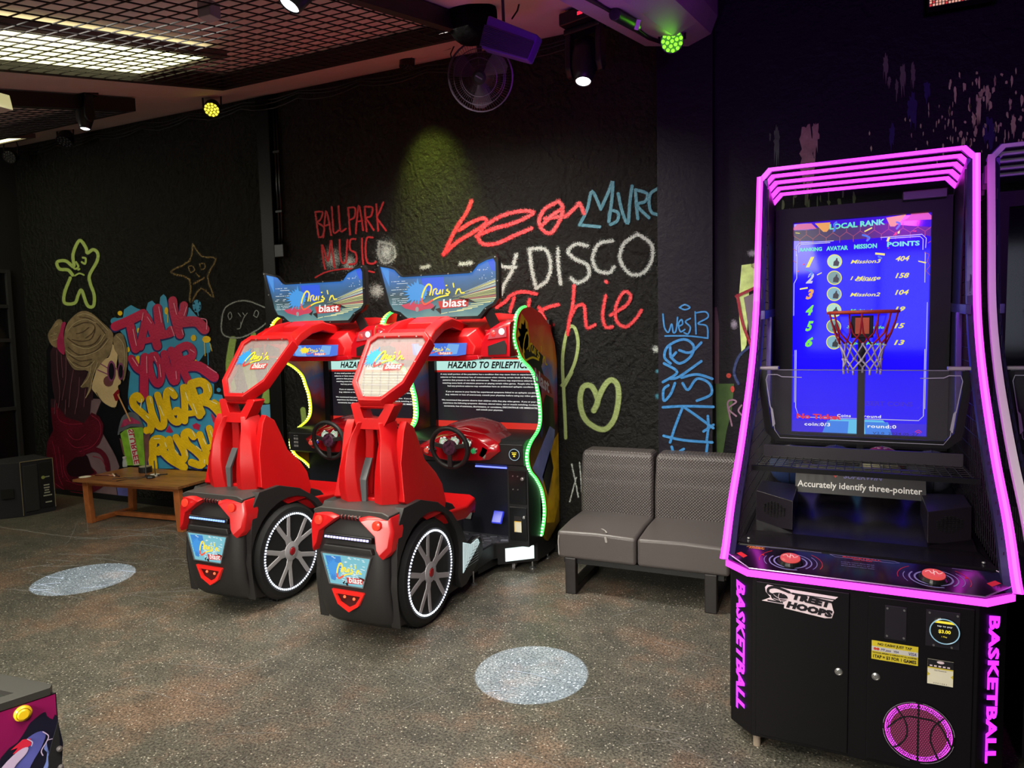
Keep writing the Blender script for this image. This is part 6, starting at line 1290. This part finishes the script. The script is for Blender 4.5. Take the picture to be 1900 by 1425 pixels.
for x in (-.42, .43):
    obj('sled_leg', M().frame([(.0,.23),(.0,.0),(.50,.0),(.50,.23)], [(.05,.23),(.05,.045),(.45,.045),(.45,.23)], 'x', x-.035, x+.035), mat('dark sled leg', srgb(34,30,30), 0.45), sofa, bevel=0.006)
obj('sofa_frame', M().box(-.47,.50,.03,.58,.19,.225), BLACK, sofa)

# ================================================================ TABLE AND WHAT STANDS ON IT
WOOD, n_, l_, b_ = nodes_of('brown wood')
tc = n_.new('ShaderNodeTexCoord'); mp = n_.new('ShaderNodeMapping'); mp.inputs['Scale'].default_value = (1.5, 14, 14); l_.new(tc.outputs['Object'], mp.inputs[0])
nz = n_.new('ShaderNodeTexNoise'); nz.inputs['Scale'].default_value = 2.2; nz.inputs['Detail'].default_value = 6; l_.new(mp.outputs[0], nz.inputs['Vector'])
rp = n_.new('ShaderNodeValToRGB'); l_.new(nz.outputs['Fac'], rp.inputs[0]); rp.color_ramp.elements[0].position = .3; rp.color_ramp.elements[0].color = srgb(98,62,36)+(1,); rp.color_ramp.elements[1].position = .7; rp.color_ramp.elements[1].color = srgb(150,98,56)+(1,)
l_.new(rp.outputs[0], b_.inputs['Base Color']); b_.inputs['Roughness'].default_value = 0.35
WOODL = mat('leg wood', srgb(160, 92, 48), 0.45, var=0.2, vscale=14)
TZ = .405
p0 = at_z(134, 890, TZ); p1 = at_z(329, 904, TZ); TW = (p1-p0).length; ang = math.atan2(p1.y-p0.y, p1.x-p0.x)
tb = thing('coffee_table', 'low brown wooden table in front of the mural', 'table', (p0.x, p0.y, 0), ang)
DEP = .60
for i in range(6): obj('tabletop_board', M().box(0, TW, i*DEP/6+.0006, (i+1)*DEP/6-.0006, TZ-.022, TZ), WOOD, tb, bevel=0.0015)
for x in (.10, TW-.06):
    lg = obj('leg', M().rings([[(x-.035+o_,y,z),(x+.03+o_,y,z),(x+.03+o_,y+.045,z),(x-.035+o_,y+.045,z)] for y, z, o_ in ((.04,TZ-.022,0),(.045,.20,.0),(.055,.0,.005))]), WOODL, tb, bevel=0.004)
    obj('leg', M().rings([[(x-.035,y,z),(x+.03,y,z),(x+.03,y+.045,z),(x-.035,y+.045,z)] for y, z in ((DEP-.09,TZ-.022),(DEP-.10,.0))]), WOODL, tb, bevel=0.004)
    obj('runner', M().box(x-.03,x+.025,.08,DEP-.09,.0,.035), WOODL, tb, bevel=0.004)
obj('stretcher', M().box(.12,TW-.08,.30,.345,.012,.05), WOODL, tb, bevel=0.004)
obj('apron', M().box(.10,TW-.06,.05,.07,TZ-.055,TZ-.022), WOODL, tb)
def on_table(x, y): return at_z(x, y, TZ)
q = on_table(158, 885)
obj('paper_disc', M().lathe([(.05,0),(.05,.002)], (0,0,0), (0,0,1), 28), mat('white card', srgb(205,200,185), 0.6), None, 'round white card lying at the left end of the table', cat='card', loc=(q.x, q.y, TZ+.001))
q = on_table(203, 883)
tg = thing('drumsticks', 'bundle of thin wooden sticks with pale tips on the table', 'sticks', (q.x, q.y, TZ), ang)
for i, (a, b, c_) in enumerate((((-.16,.0,.005),(.06,-.005,.008),srgb(150,95,70)),((-.14,-.03,.005),(.03,.0,.006),srgb(90,40,30)),((-.02,.05,.008),(.10,-.03,.010),srgb(215,195,180)),((.02,.045,.012),(.14,-.02,.008),srgb(60,25,25)))):
    obj('stick', M().tube([a, b], .007, 8), mat('stick %d' % i, c_, 0.5), tg, smooth=True)
q = on_table(270, 876)
sp_ = thing('smart_speaker', 'short black cylinder with a pale top on the back of the table', 'speaker', (q.x, q.y, TZ))
obj('body', M().lathe([(.055,0),(.058,.006),(.058,.05),(.055,.055)], (0,0,0), (0,0,1), 28), BLACK, sp_); obj('top', M().lathe([(.052,.055),(.050,.058)], (0,0,0), (0,0,1), 28), mat('pale top', srgb(150,140,120), 0.4), sp_)
q = on_table(287, 884)
ro = thing('wifi_router', 'small router with two upright black antennas and cables on the table', 'router', (q.x, q.y, TZ), ang)
obj('body', M().box(-.035,.035,-.02,.03,0,.022), mat('router white', srgb(200,200,195), 0.4), ro, bevel=0.005)
obj('dock', M().lathe([(.034,0),(.038,.008),(.030,.022),(.015,.026)], (.03,-.07,0), (0,0,1), 20), BLACK, ro, 'round black puck beside the router')
obj('antenna', M().bar((-.07,-.03,.01),(-.10,.0,.135), .009, .009), BLACK, ro, bevel=0.002); obj('antenna', M().bar((.03,-.02,.02),(.005,.0,.145), .009, .009), BLACK, ro, bevel=0.002)
obj('antenna', M().bar((.035,.0,.015),(.12,.03,.022), .014, .010), BLACK, ro, bevel=0.002); obj('antenna_base', M().bar((-.08,-.03,.008),(-.03,-.02,.010), .012, .012), BLACK, ro)
obj('cable', M().tube([(-.03,.0,.008),(-.10,-.08,.004),(-.20,-.12,.004),(-.28,-.20,.004)], .003, 5), RUB, ro); obj('cable', M().tube([(.0,-.05,.008),(-.06,-.13,.004),(-.14,-.16,.004),(-.16,-.26,.004)], .003, 5), RUB, ro)
q = on_table(232, 866)
bt = thing('glass_bottle', 'small clear glass bottle standing at the back of the table', 'bottle', (q.x, q.y, TZ))
obj('glass', M().lathe([(.020,0),(.022,.004),(.020,.05),(.014,.075),(.014,.085)], (0,0,0), (0,0,1), 18), mat('clear glass', (0.75,0.8,0.85), 0.05, alpha=0.35), bt, smooth=True); obj('cap', M().lathe([(.017,.083),(.017,.098),(.012,.10)], (0,0,0), (0,0,1), 18), mat('pale cap', srgb(170,165,170), 0.5), bt)

# ================================================================ LOUDSPEAKER ON THE FLOOR
a0, a1, a2 = at_z(20, 957), at_z(44, 959), at_z(104, 947)
ang2 = math.atan2(a2.y-a1.y, a2.x-a1.x); wsp = (a2-a1).length
ls = thing('floor_loudspeaker', 'worn black floor loudspeaker at the left wall with a slanted side', 'speaker', (a1.x, a1.y, 0), ang2)
SPK = mat('speaker carpet black', srgb(30,30,36), 0.7, bump=0.3, bscale=300)
hh = at_y(35, 858, a1.y).z
dep = .42
obj('cabinet', M().prism([(0,0),(wsp,0),(wsp,dep),(-.02,dep),(-.17,.10)], 'z', 0, hh), SPK, ls, bevel=0.006)
obj('grille', M().box(.02,wsp*.50,-.012,.002,.04,hh-.04), mat('grille grey', srgb(36,37,40), 0.6, bump=0.4, bscale=500), ls, bevel=0.004)
obj('side_panel', M().box(wsp*.54,wsp-.02,-.008,.002,.05,hh-.03), mat('panel black', (0.008,0.008,0.010), 0.5), ls, bevel=0.003)
q = plane_draw(ls, (0,-.009,0), (1,0,0), (0,0,1), 0.001); PR = mat('print pale', srgb(165,168,150), 0.6)
q.fill('printed_mark', [[(x0,z),(x1,z),(x1,z+.012),(x0,z+.012)] for x0, x1, z in ((wsp*.66,wsp*.84,.262),(wsp*.66,wsp*.84,.236),(wsp*.68,wsp*.82,.212),(wsp*.66,wsp*.84,.188),(wsp*.63,wsp*.90,.160),(wsp*.68,wsp*.88,.095))], PR, 1, 'rows of small pale print')
q.dots('printed_mark', [(wsp*.66,.345,.016)], mat('print yellow green', srgb(150,160,80), 0.6), 1); q.fill('printed_mark', [[(wsp*.70,.340),(wsp*.86,.343),(wsp*.86,.352),(wsp*.70,.350)]], PR, 1)
EDG = mat('worn edge', srgb(140,130,100), 0.7)
obj('worn_edge', M().bar((0,-.002,hh),(wsp,-.002,hh), .006, .006).bar((0,-.002,.01),(0,-.002,hh), .004, .004).bar((wsp,-.002,.04),(wsp,-.002,hh), .005, .005), EDG, ls)
obj('recess_handle', M().obox((-.10,.045,hh*.45), (.012,.10,.09), (0,0,math.radians(58))), mat('recess black', (0.002,0.002,0.002), 0.8), ls)

# ================================================================ CABINET IN THE LEFT FOREGROUND
FZ = .90
fc = at_z(103, 1272, FZ)
pm = thing('arcade_cabinet', 'dark cabinet with magenta printed side cut by the lower left corner', 'arcade machine', (fc.x, fc.y, 0), 0)
su = Vector((.357,.934,0)); bu = Vector((-.996,-.087,0))
def pq(a, b): v_ = bu*(-a)+su*b; return (v_.x, v_.y)
obj('body', M().prism([pq(-.80,0),pq(0,0),pq(0,-1.2),pq(-.80,-1.2)], 'z', .10, FZ-.016), CAB, pm)
rim = mat('rim charcoal', srgb(46,44,42), 0.35)
obj('rim', M().frame([pq(-.80,.003),pq(-.015,.003),pq(.003,-.012),pq(0.003,-1.2),pq(-.80,-1.2)], [pq(-.72,-.055),pq(-.035,-.055),pq(-.034,-.056),pq(-.034,-1.14),pq(-.72,-1.14)], 'z', FZ-.016, FZ), rim, pm, 'charcoal plastic rim', bevel=0.004)
obj('glass_top', M().prism([pq(-.74,-.03),pq(-.03,-.03),pq(-.03,-1.16),pq(-.74,-1.16)], 'z', FZ-.0155, FZ-.010), mat('dark glass', (0.03,0.035,0.03), 0.05, spec=0.8), pm)
sn = Vector((.934,-.357,0))
q = Draw(pm, lambda a, b, k: su*a+sn*(.0008*k)+Vector((0,0,FZ+b)))
ART = mat('magenta print', srgb(112,12,66), 0.35, var=0.25, vscale=4)
q.fill('printed_side', [[(-1.2,-.78),(-.002,-.78),(-.002,-.018),(-.10,-.018),(-.13,-.028),(-1.2,-.05)]], ART, 1, 'magenta printed side')
q.fill('printed_side', [[(-.002,-.068),(-.010,-.072),(-.020,-.060),(-.022,-.050),(-.032,-.052),(-.05,-.062),(-.058,-.073),(-.075,-.095),(-.105,-.115),(-.12,-.2),(-.002,-.2)]], mat('print shadow', srgb(18,17,34), 0.35), 2, smooth=2)
q.fill('printed_figure', [[(-.024,-.098),(-.034,-.088),(-.05,-.090),(-.066,-.100),(-.085,-.125),(-.115,-.20),(-.075,-.20),(-.055,-.155),(-.035,-.125)]], mat('print steel blue', srgb(78,80,150), 0.3, var=0.3, vscale=8), 3, smooth=3)
q.fill('printed_figure', [[(-.030,-.13),(-.024,-.115),(-.028,-.16),(-.05,-.20),(-.035,-.20),(-.02,-.15)]], mat('print pale blue', srgb(110,125,190), 0.3), 3, smooth=3)
q.fill('printed_figure', [[(-.052,-.096),(-.066,-.092),(-.088,-.106),(-.075,-.106),(-.085,-.116),(-.066,-.116),(-.052,-.11)]], mat('print crimson', srgb(190,35,60), 0.3), 4)
q.fill('printed_figure', [[(-.058,-.112),(-.075,-.113),(-.105,-.135),(-.125,-.17),(-.10,-.165),(-.08,-.14),(-.062,-.125)]], mat('print lilac', srgb(180,160,190), 0.3), 5, smooth=3)
q.stroke('printed_figure', [([(-.058,-.094),(-.050,-.104),(-.052,-.112)], .002), ([(-.030,-.090),(-.021,-.102),(-.023,-.112),(-.035,-.130),(-.033,-.142)], .002), ([(-.023,-.112),(-.014,-.113)], .0016)], .002, MATS['print lilac'], 6, kind='stuff')
m = M(); up0 = Vector((0,0,1))
for a0_, a1_, z0_, z1_ in ((-.024,-.001,.10,FZ-.13),):
    P0, P1 = su*a0_+sn*.001, su*a1_+sn*.001; o2 = sn*.005
    m.quadbox([P0+up0*z0_, P1+up0*z0_, P1+o2+up0*z0_, P0+o2+up0*z0_, P0+up0*(z1_-.02), P1+up0*(FZ-.078), P1+o2+up0*(FZ-.078), P0+o2+up0*(z1_-.02)])
obj('side_strip', m, BLACK, pm)
bt = obj('side_button', M().lathe([(.0165,0),(.0165,.004),(.013,.008),(.0125,.006)], su*-.062+sn*.001+up0*(FZ-.036), sn, 24), mat('yellow plastic', srgb(215,175,25), 0.35), pm, 'round yellow button')
obj('button_cap', M().lathe([(.0115,.004),(.0115,.010),(.009,.012)], su*-.062+sn*.001+up0*(FZ-.036), sn, 24), MATS['yellow plastic'], bt)
for z in (FZ-.139, FZ-.181): obj('side_bolt', M().lathe([(.004,0),(.006,.003),(.005,.008),(.002,.010)], su*-.003+sn*.005+up0*z, sn, 14), mat('dull bolt', srgb(110,105,105), 0.35, metal=0.6), pm)
for x, y in (pq(-.7,-.08),pq(-.08,-.08),pq(-.7,-1.1),pq(-.08,-1.1)): obj('foot', M().cyl((x,y,0),(x,y,.10), .025, n=12), BLACK, pm)

# ================================================================ CEILING: LATTICE FRAMES AND LIT PANELS
LAT = mat('lattice black', srgb(26, 18, 22), 0.5)
PANEL = glow('fluorescent panel', (2.3, 2.25, 1.15), 1.0)
def cz(x, Y, off): return Vector((x, Y, ceil_z(Y, off)))
def slab(m, x0, x1, y0, y1, o0, o1):
    return m.quadbox([cz(x0,y0,o1), cz(x1,y0,o1), cz(x1,y1,o1), cz(x0,y1,o1), cz(x0,y0,o0), cz(x1,y0,o0), cz(x1,y1,o0), cz(x0,y1,o0)])
def lattice(label, x0, x1, y0, y1, panel=None):
    t = thing('ceiling_lattice', label, 'ceiling grid', (0, 0, 0))
    W_ = .055
    for a in ((x0, x1, y1-W_, y1), (x0, x1, y0, y0+W_), (x0, x0+W_, y0+W_, y1-W_), (x1-W_, x1, y0+W_, y1-W_)):
        obj('frame_rail', slab(M(), a[0], a[1], a[2], a[3], .01, .105), LAT, t)
    m = M(); s = .088; x = x0+W_+s
    while x < x1-W_: slab(m, x-.003, x+.003, y0+W_, y1-W_, .099, .104); x += s
    y = y1-W_-s
    while y > y0+W_: slab(m, x0+W_, x1-W_, y-.003, y+.003, .099, .104); y -= s
    obj('lattice_bars', m, LAT, t, kind='stuff')
    if panel:
        px0, px1, py0, py1 = panel
        obj('lit_panel', slab(M(), px0, px1, py0, py1, .045, .06), PANEL, t, 'glowing fluorescent panel above the lattice')
        m = M(); slab(m, px1, px1+.05, py0, py1+.05, .03, .07); slab(m, px0-.03, px1, py1, py1+.05, .03, .07)
        obj('panel_trim', m, mat('panel trim', srgb(88,74,70), 0.5), t)
    return t
c1 = at_ceil(414, 167, .10); e1 = at_ceil(833, 50, .10)
pa, pb = at_ceil(397, 104, .06), at_ceil(255, 150, .06)
lattice('large black ceiling lattice with a bright panel, nearer the fan', c1.x, e1.x, -0.6, c1.y, (pb.x+.02, pa.x, -0.5, pa.y))
c2 = at_ceil(252, 205, .10); g2 = at_ceil(45, 255, .06)
lattice('black ceiling lattice in the far left corner', -7.75, c2.x, 0.6, c2.y, (-7.65, g2.x, 0.8, g2.y+.02))

# ================================================================ LIGHT FITTINGS
HOUS = mat('fitting black', srgb(20, 19, 21), 0.4, bump=0.05, bscale=300)
def aim(o_, d): o_.rotation_euler = Vector(d).to_track_quat('-Z', 'Y').to_euler()
def par(label, loc, d, col, hang, r=.068, energy=0, spot=40, tgt=None, emis=3.0):
    loc = Vector(loc); d = Vector(d).normalized()
    t = thing('par_light', label, 'stage light', loc)
    q = Vector(d)
    obj('housing', M().lathe([(r*.55,-.11),(r*.8,-.09),(r,-.05),(r*1.02,0),(r*1.02,.012),(r*.94,.012),(r*.94,.0)], (0,0,0), q, 28), HOUS, t, 'short round housing', smooth=False)
    side = q.cross(Vector((0,0,1))).normalized()
    top = Vector((0,0,.155))
    obj('yoke', M().tube([side*r*1.1-q*.03, side*r*1.15-q*.03+Vector((0,0,.10)), side*r*.9-q*.03+top, -side*r*.9-q*.03+top, -side*r*1.15-q*.03+Vector((0,0,.10)), -side*r*1.1-q*.03], .007, 6), HOUS, t, 'bent steel yoke')
    if hang is not None: obj('hanger', M().cyl(top-q*.03, Vector((0,0,hang-loc.z))-q*.03, .009, n=8), HOUS, t)
    u = q.orthogonal().normalized(); v = q.cross(u)
    m1, m2 = M(), M(); face = q*.006
    obj('lens_plate', M().lathe([(r*.93,0),(r*.93,.004)], (0,0,0), q, 28), HOUS if col is None else glow(label+' base', tuple(c*.25 for c in col), 1.0), t)
    for rr, n_ in ((0,1),(.42,6),(.78,11)):
        for i in range(n_):
            a = 2*PI*i/n_+rr; c = face+(u*math.cos(a)+v*math.sin(a))*r*rr
            obj('lens', M().lathe([(r*.155,0),(r*.13,.005),(r*.05,.007)], c, q, 10), glow(label+' lens', col, emis) if col else mat('dead lens', srgb(60,60,64), 0.1, spec=0.8), t)
    if energy: lamp('par_lamp', 'SPOT', loc+q*.03, energy, tuple(c/max(col) for c in col) if col else (1,1,1), tgt if tgt is not None else loc+q, spot_size=math.radians(spot), spot_blend=0.8, shadow_soft_size=.05)
    return t
def along(px, py, Y): return at_y(px, py, Y)
P_ = along(393, 203, 4.36)
par('par light with glowing yellow lenses under the ceiling edge', P_, (.45,-.62,-.62), (1.0,.85,.05), ceil_z(P_.y), .062, 4, 60, emis=2.2)
P_ = along(1247, 76, 4.20)
par('par light with glowing green lenses under the boxed beam', P_, (.18,-.85,-.45), (.22,1.0,.03), ceil_z(P_.y, .2), .066, 5, 70, emis=2.0)
P_ = along(755, 122, 4.50)
par('unlit par light hanging left of the wall fan', P_, (-.05,-.1,-1), None, ceil_z(P_.y), .055)
P_ = along(120, 262, 4.45)
par('unlit par light below the left moving head light', P_, (.2,-.5,-.8), None, ceil_z(P_.y), .07)
P_ = along(18, 291, 4.45)
par('unlit par light in the far left ceiling corner', P_, (.4,-.8,-.4), None, ceil_z(P_.y), .06)
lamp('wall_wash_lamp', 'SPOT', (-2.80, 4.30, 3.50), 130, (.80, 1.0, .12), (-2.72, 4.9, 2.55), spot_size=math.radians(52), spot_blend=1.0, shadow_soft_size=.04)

def moving_head(label, lens, target, topz, s=1.0, energy=60, cone=8, lit=True):
    lens = Vector(lens); d = (Vector(target)-lens).normalized()
    hc = lens-d*.16*s
    t = thing('moving_head_light', label, 'stage light', hc)
    side = d.cross(Vector((0,1,0))).normalized(); side = Vector((1,-.25,0)).normalized()
    k = s
    obj('head', M().lathe([(.03*k,-.13*k),(.065*k,-.11*k),(.080*k,-.03*k),(.078*k,.05*k),(.060*k,.12*k),(.052*k,.155*k),(.046*k,.158*k),(.044*k,.150*k)], (0,0,0), d, 24), HOUS, t, 'rounded lamp head', smooth=True)
    obj('lens', M().lathe([(.044*k,.150*k),(.030*k,.158*k),(.004*k,.161*k)], (0,0,0), d, 20), glow('beam lens', (.92,.95,1.0), 6), t, 'bright lens')
    for sg in (-1, 1):
        obj('yoke_arm', M().rings([[side*sg*(.085*k)+Vector((0,y,z)), side*sg*(.125*k)+Vector((0,y,z)), side*sg*(.125*k)+Vector((0,-y,z)), side*sg*(.085*k)+Vector((0,-y,z))] for y, z in ((.02*k,-.09*k),(.055*k,-.05*k),(.055*k,.08*k),(.035*k,.17*k))]), HOUS, t, 'side arm of the yoke', bevel=0.008*k)
    obj('yoke_bridge', M().obox((0,0,.17*k), (.25*k,.09*k,.035*k), (0,0,math.atan2(side.y, side.x))), HOUS, t, bevel=0.008*k)
    base = obj('base', M().obox((0,0,.225*k), (.24*k,.20*k,.075*k), (0,0,math.atan2(side.y, side.x))), HOUS, t, 'square base', bevel=0.010*k)
    f = Vector((side.y, -side.x, 0)); c = f*.1015*k+Vector((0,0,.225*k))+side*.03*k
    obj('display', M().obox(c, (.035*k,.002,.018*k), (0,0,math.atan2(side.y, side.x))), glow('red display', (1.0,.02,.05), 1.6), base, 'small red display')
    obj('clamp', M().cyl((0,0,.26*k), (0,0,topz-hc.z), .012*k, n=10), HOUS, t)
    if lit: lamp('beam_lamp', 'SPOT', lens+d*.03, energy, (.56,.74,1.0), target, spot_size=math.radians(cone), spot_blend=0.04, shadow_soft_size=.004)
    return t
sp1, sp2 = at_z(987, 1247), at_z(157, 1073)
L2 = at_y(1082, 153, 4.05); L1 = at_y(158, 240, 3.42); L3 = at_y(536, 12, 1.75)
def cone_for(L, c, r): return math.degrees(2*math.atan(r/(Vector(c)-Vector(L)).length))
moving_head('moving head light with bright lens hanging between fan and green par', L2, sp1, ceil_z(4.05), 1.0, 1900, cone_for(L2, sp1, .275))
moving_head('moving head light with red display on the bare ceiling strip at left', L1, sp2, ceil_z(3.42), .68, 1500, cone_for(L1, sp2, .32))
moving_head('moving head light cut by the top edge, bright lens showing', L3, (-2.3, .6, 0), ceil_z(1.75), .68, 2, 10, False)

# wall fan
FCc = at_y(891, 143, 4.15); t = thing('wall_fan', 'black caged fan tilted down from the ceiling above the racing machines', 'fan', FCc)
d = Vector((.28,-.88,-.36)).normalized(); u = d.cross(Vector((0,0,1))).normalized(); v = u.cross(d)
FR = .208; CW = mat('fan wire', srgb(96, 84, 104), 0.35, metal=0.5)
m = M()
ringp = lambda r, o_: [d*o_+(u*math.cos(2*PI*i/40)+v*math.sin(2*PI*i/40))*r for i in range(40)]
for r, o_ in ((FR,0),(FR*.8,.035),(FR*.55,.05),(FR,-.03),(FR*.7,-.07)): m.tube(ringp(r, o_), .0028 if r < FR else .005, 4, True)
for i in range(72):
    a = 2*PI*i/72; e = u*math.cos(a)+v*math.sin(a); m.tube([e*.045+d*.055, e*FR*.6+d*.05, e*FR*.85+d*.03, e*FR], .0011, 3)
obj('cage', m, CW, t, 'round wire cage', kind='stuff')
BL = mat('fan blade', srgb(74, 58, 76), 0.3)
for i in range(3):
    a = 2*PI*i/3+.6; P = lambda r, aa, o_: (u*math.cos(aa)+v*math.sin(aa))*r+d*o_
    m = M(); m.strip([P(.03,a-.3,.0), P(.10,a-.55,.010), P(.17,a-.50,.016), P(.19,a-.1,.0)], [P(.03,a+.3,-.01), P(.10,a+.35,-.018), P(.17,a+.35,-.02), P(.19,a+.15,-.01)])
    obj('blade', m, BL, t, solid=.002)
obj('hub', M().lathe([(.045,.05),(.045,.058),(.03,.062)], (0,0,0), d, 24), BLACK, t, 'dark centre cap'); obj('hub_mark', M().bar(d*.064-u*.02-v*.012, d*.064+u*.02+v*.012, .008, .002, d), mat('cap print', srgb(150,140,160), 0.4), t)
obj('motor', M().lathe([(.03,-.18),(.07,-.16),(.075,-.08),(.05,-.04)], (0,0,0), d, 20), BLACK, t, smooth=True)
obj('stand_pole', M().cyl(-d*.12, Vector((-.06,.10,ceil_z(4.25)-FCc.z)), .018, n=10), BLACK, t)
# black shade beside it and the ribbed lamp
SH = at_y(872, 30, 3.6); t = thing('black_shade', 'large soft black drum shade hanging beside the fan', 'shade', SH)
obj('drum', M().lathe([(.11,-.13),(.14,-.10),(.145,.05),(.12,.10),(.06,.115)], (0,0,0), (.55,-.35,-.6), 24), mat('black cloth', (0.002,0.002,0.002), 0.95, spec=0.1, bump=0.6, bscale=40), t, smooth=True)
obj('hanger', M().cyl((-.02,0,.08), (-.04,.0,ceil_z(3.6)-SH.z), .012, n=8), BLACK, t)
Q = [at_y(905, 27, 3.1), at_y(998, 64, 3.1), at_y(978, 112, 3.1), at_y(891, 88, 3.1)]
cq = (Q[0]+Q[1]+Q[2]+Q[3])/4; t = thing('ribbed_wash_light', 'ribbed metal wash light beside the fan, purple light put into its colour', 'stage light', cq)
PB = mat('purple lit casing', srgb(88, 44, 145), 0.4, metal=0.3)  # purple light on the metal is put into the casing and rib colours
up_ = Vector((0,.07,.0)); Qs = [q_-cq for q_ in Q]
obj('casing', M().quadbox([Qs[3], Qs[2], Qs[2]+up_, Qs[3]+up_, Qs[0], Qs[1], Qs[1]+up_, Qs[0]+up_]), PB, t, bevel=0.010)
m = M()
for i in range(13):
    k = .34+.64*i/13; a = Qs[0].lerp(Qs[3], k); b = Qs[1].lerp(Qs[2], k); m.bar(a+Vector((0,-.007,0)), b+Vector((0,-.007,0)), .005, .008, (0,1,0))
obj('ribs', m, mat('rib dark', srgb(62, 40, 90), 0.4, metal=0.3), t, kind='stuff')
obj('bracket', M().cyl((-.05,.07,.04), (-.06,.08,ceil_z(3.18)-cq.z), .008, n=8), BLACK, t)
lamp('added_purple_spot', 'SPOT', (-0.9, 2.2, 2.2), 26, (.50, .03, 1.0), (-1.15, 3.7, 3.5), spot_size=math.radians(58), spot_blend=0.8, shadow_soft_size=.05)  # spot added for the purple light on the beam; no fitting stands here
lamp('added_purple_spot', 'SPOT', (0.5, 1.0, 2.6), 95, (.45, .02, .9), (0.3, 4.7, 3.0), spot_size=math.radians(75), spot_blend=1.0, shadow_soft_size=.1)  # spot added likewise for the purple on the right wall
# small ceiling things
q = at_ceil(388, 24, .12); t = thing('ceiling_sensor', 'small white box fixed under the ceiling lattice', 'sensor', q); obj('casing', M().box(-.035,.035,-.03,.03,-.025,.04), mat('sensor white', srgb(170,160,170), 0.5), t, bevel=0.004); obj('stem', M().cyl((0,0,.04),(0,0,.10), .006, n=8), BLACK, t)
q = at_y(2, 186, 2.3); t = thing('white_spotlight', 'white ribbed lamp hanging at the left edge of the picture', 'lamp', q)  # louvred white speaker box on a wire; gives no light
obj('casing', M().rings([[(-.12,-.04,z),(x,-.05,z),(x,.04,z),(-.12,.04,z)] for x, z in ((.030,-.045),(.018,.0),(.008,.035))]), mat('speaker white', srgb(205,200,190), 0.5), t, bevel=0.004)
obj('wire', M().cyl((-.01,0,.03),(-.012,0,ceil_z(q.y)-q.z), .0015, n=5), mat('pale wire', srgb(140,135,130), 0.5), t)
q = at_y(1790, -6, 4.55); t = thing('led_matrix_sign', 'dotted red and white light sign cut by the top edge', 'sign', q)
obj('casing', M().box(-.17,.16,-.02,.05,-.03,.20), BLACK, t); 
m1, m2 = M(), M()
for i in range(22):
    for j in range(12): (m1 if (i*7+j*3) % 5 else m2).box(-.165+i*.0148,-.165+i*.0148+.010,-.024,-.02,-.026+j*.0148,-.026+j*.0148+.010)
obj('lit_dots', m1, glow('sign peach', srgb(235,170,150), 1.0), t, kind='stuff'); obj('lit_dots', m2, glow('sign red', srgb(200,60,60), 1.0), t, kind='stuff')
# cables and a power pack along the beam, and odd loops
def ol(a): return a
bp_ = lambda px, py, off: at_ceil(px, py, off)
t = thing('beam_cables', 'tangle of black cables with a tubular power pack along the boxed beam', 'cable', bp_(1130, 20, .2))
base = t.location.copy(); rnd = random.Random(21)
for k in range(5):
    pts = []
    for i, (px, py) in enumerate(((1085,-6),(1120,16),(1150,30),(1178,52),(1200,70),(1225,78))):
        p = at_ceil(px+rnd.uniform(-4,4), py+rnd.uniform(-4,4), .235); pts.append(p-base)
    obj('cable', M().tube(pts, .006, 5), RUB, t, smooth=True)
a, b = at_ceil(1140, 26, .26)-base, at_ceil(1180, 48, .26)-base
obj('power_pack', M().cyl(a, b, .028, n=14), BLACK, t, 'black tubular power pack', bevel=0.004); obj('tag', M().obox(at_ceil(1183, 46, .31)-base, (.02,.004,.045), (0,.3,.2)), mat('tag white', srgb(190,180,195), 0.5), t)
t = thing('hanging_cables', 'looped black cables hanging from the ceiling beside the fan', 'cable', at_y(860, 60, 4.4)); base = t.location.copy()
for L in (((775,95,4.6),(790,100,4.55),(815,96,4.5),(835,90,4.45),(848,80,4.4)), ((840,120,4.4),(836,100,4.4),(845,80,4.4),(855,60,4.4),(858,20,4.35)), ((965,0,3.7),(960,20,3.7),(950,35,3.65))):
    obj('cable', M().tube([at_y(*q_)-base for q_ in L], .005, 5), RUB, t, smooth=True)
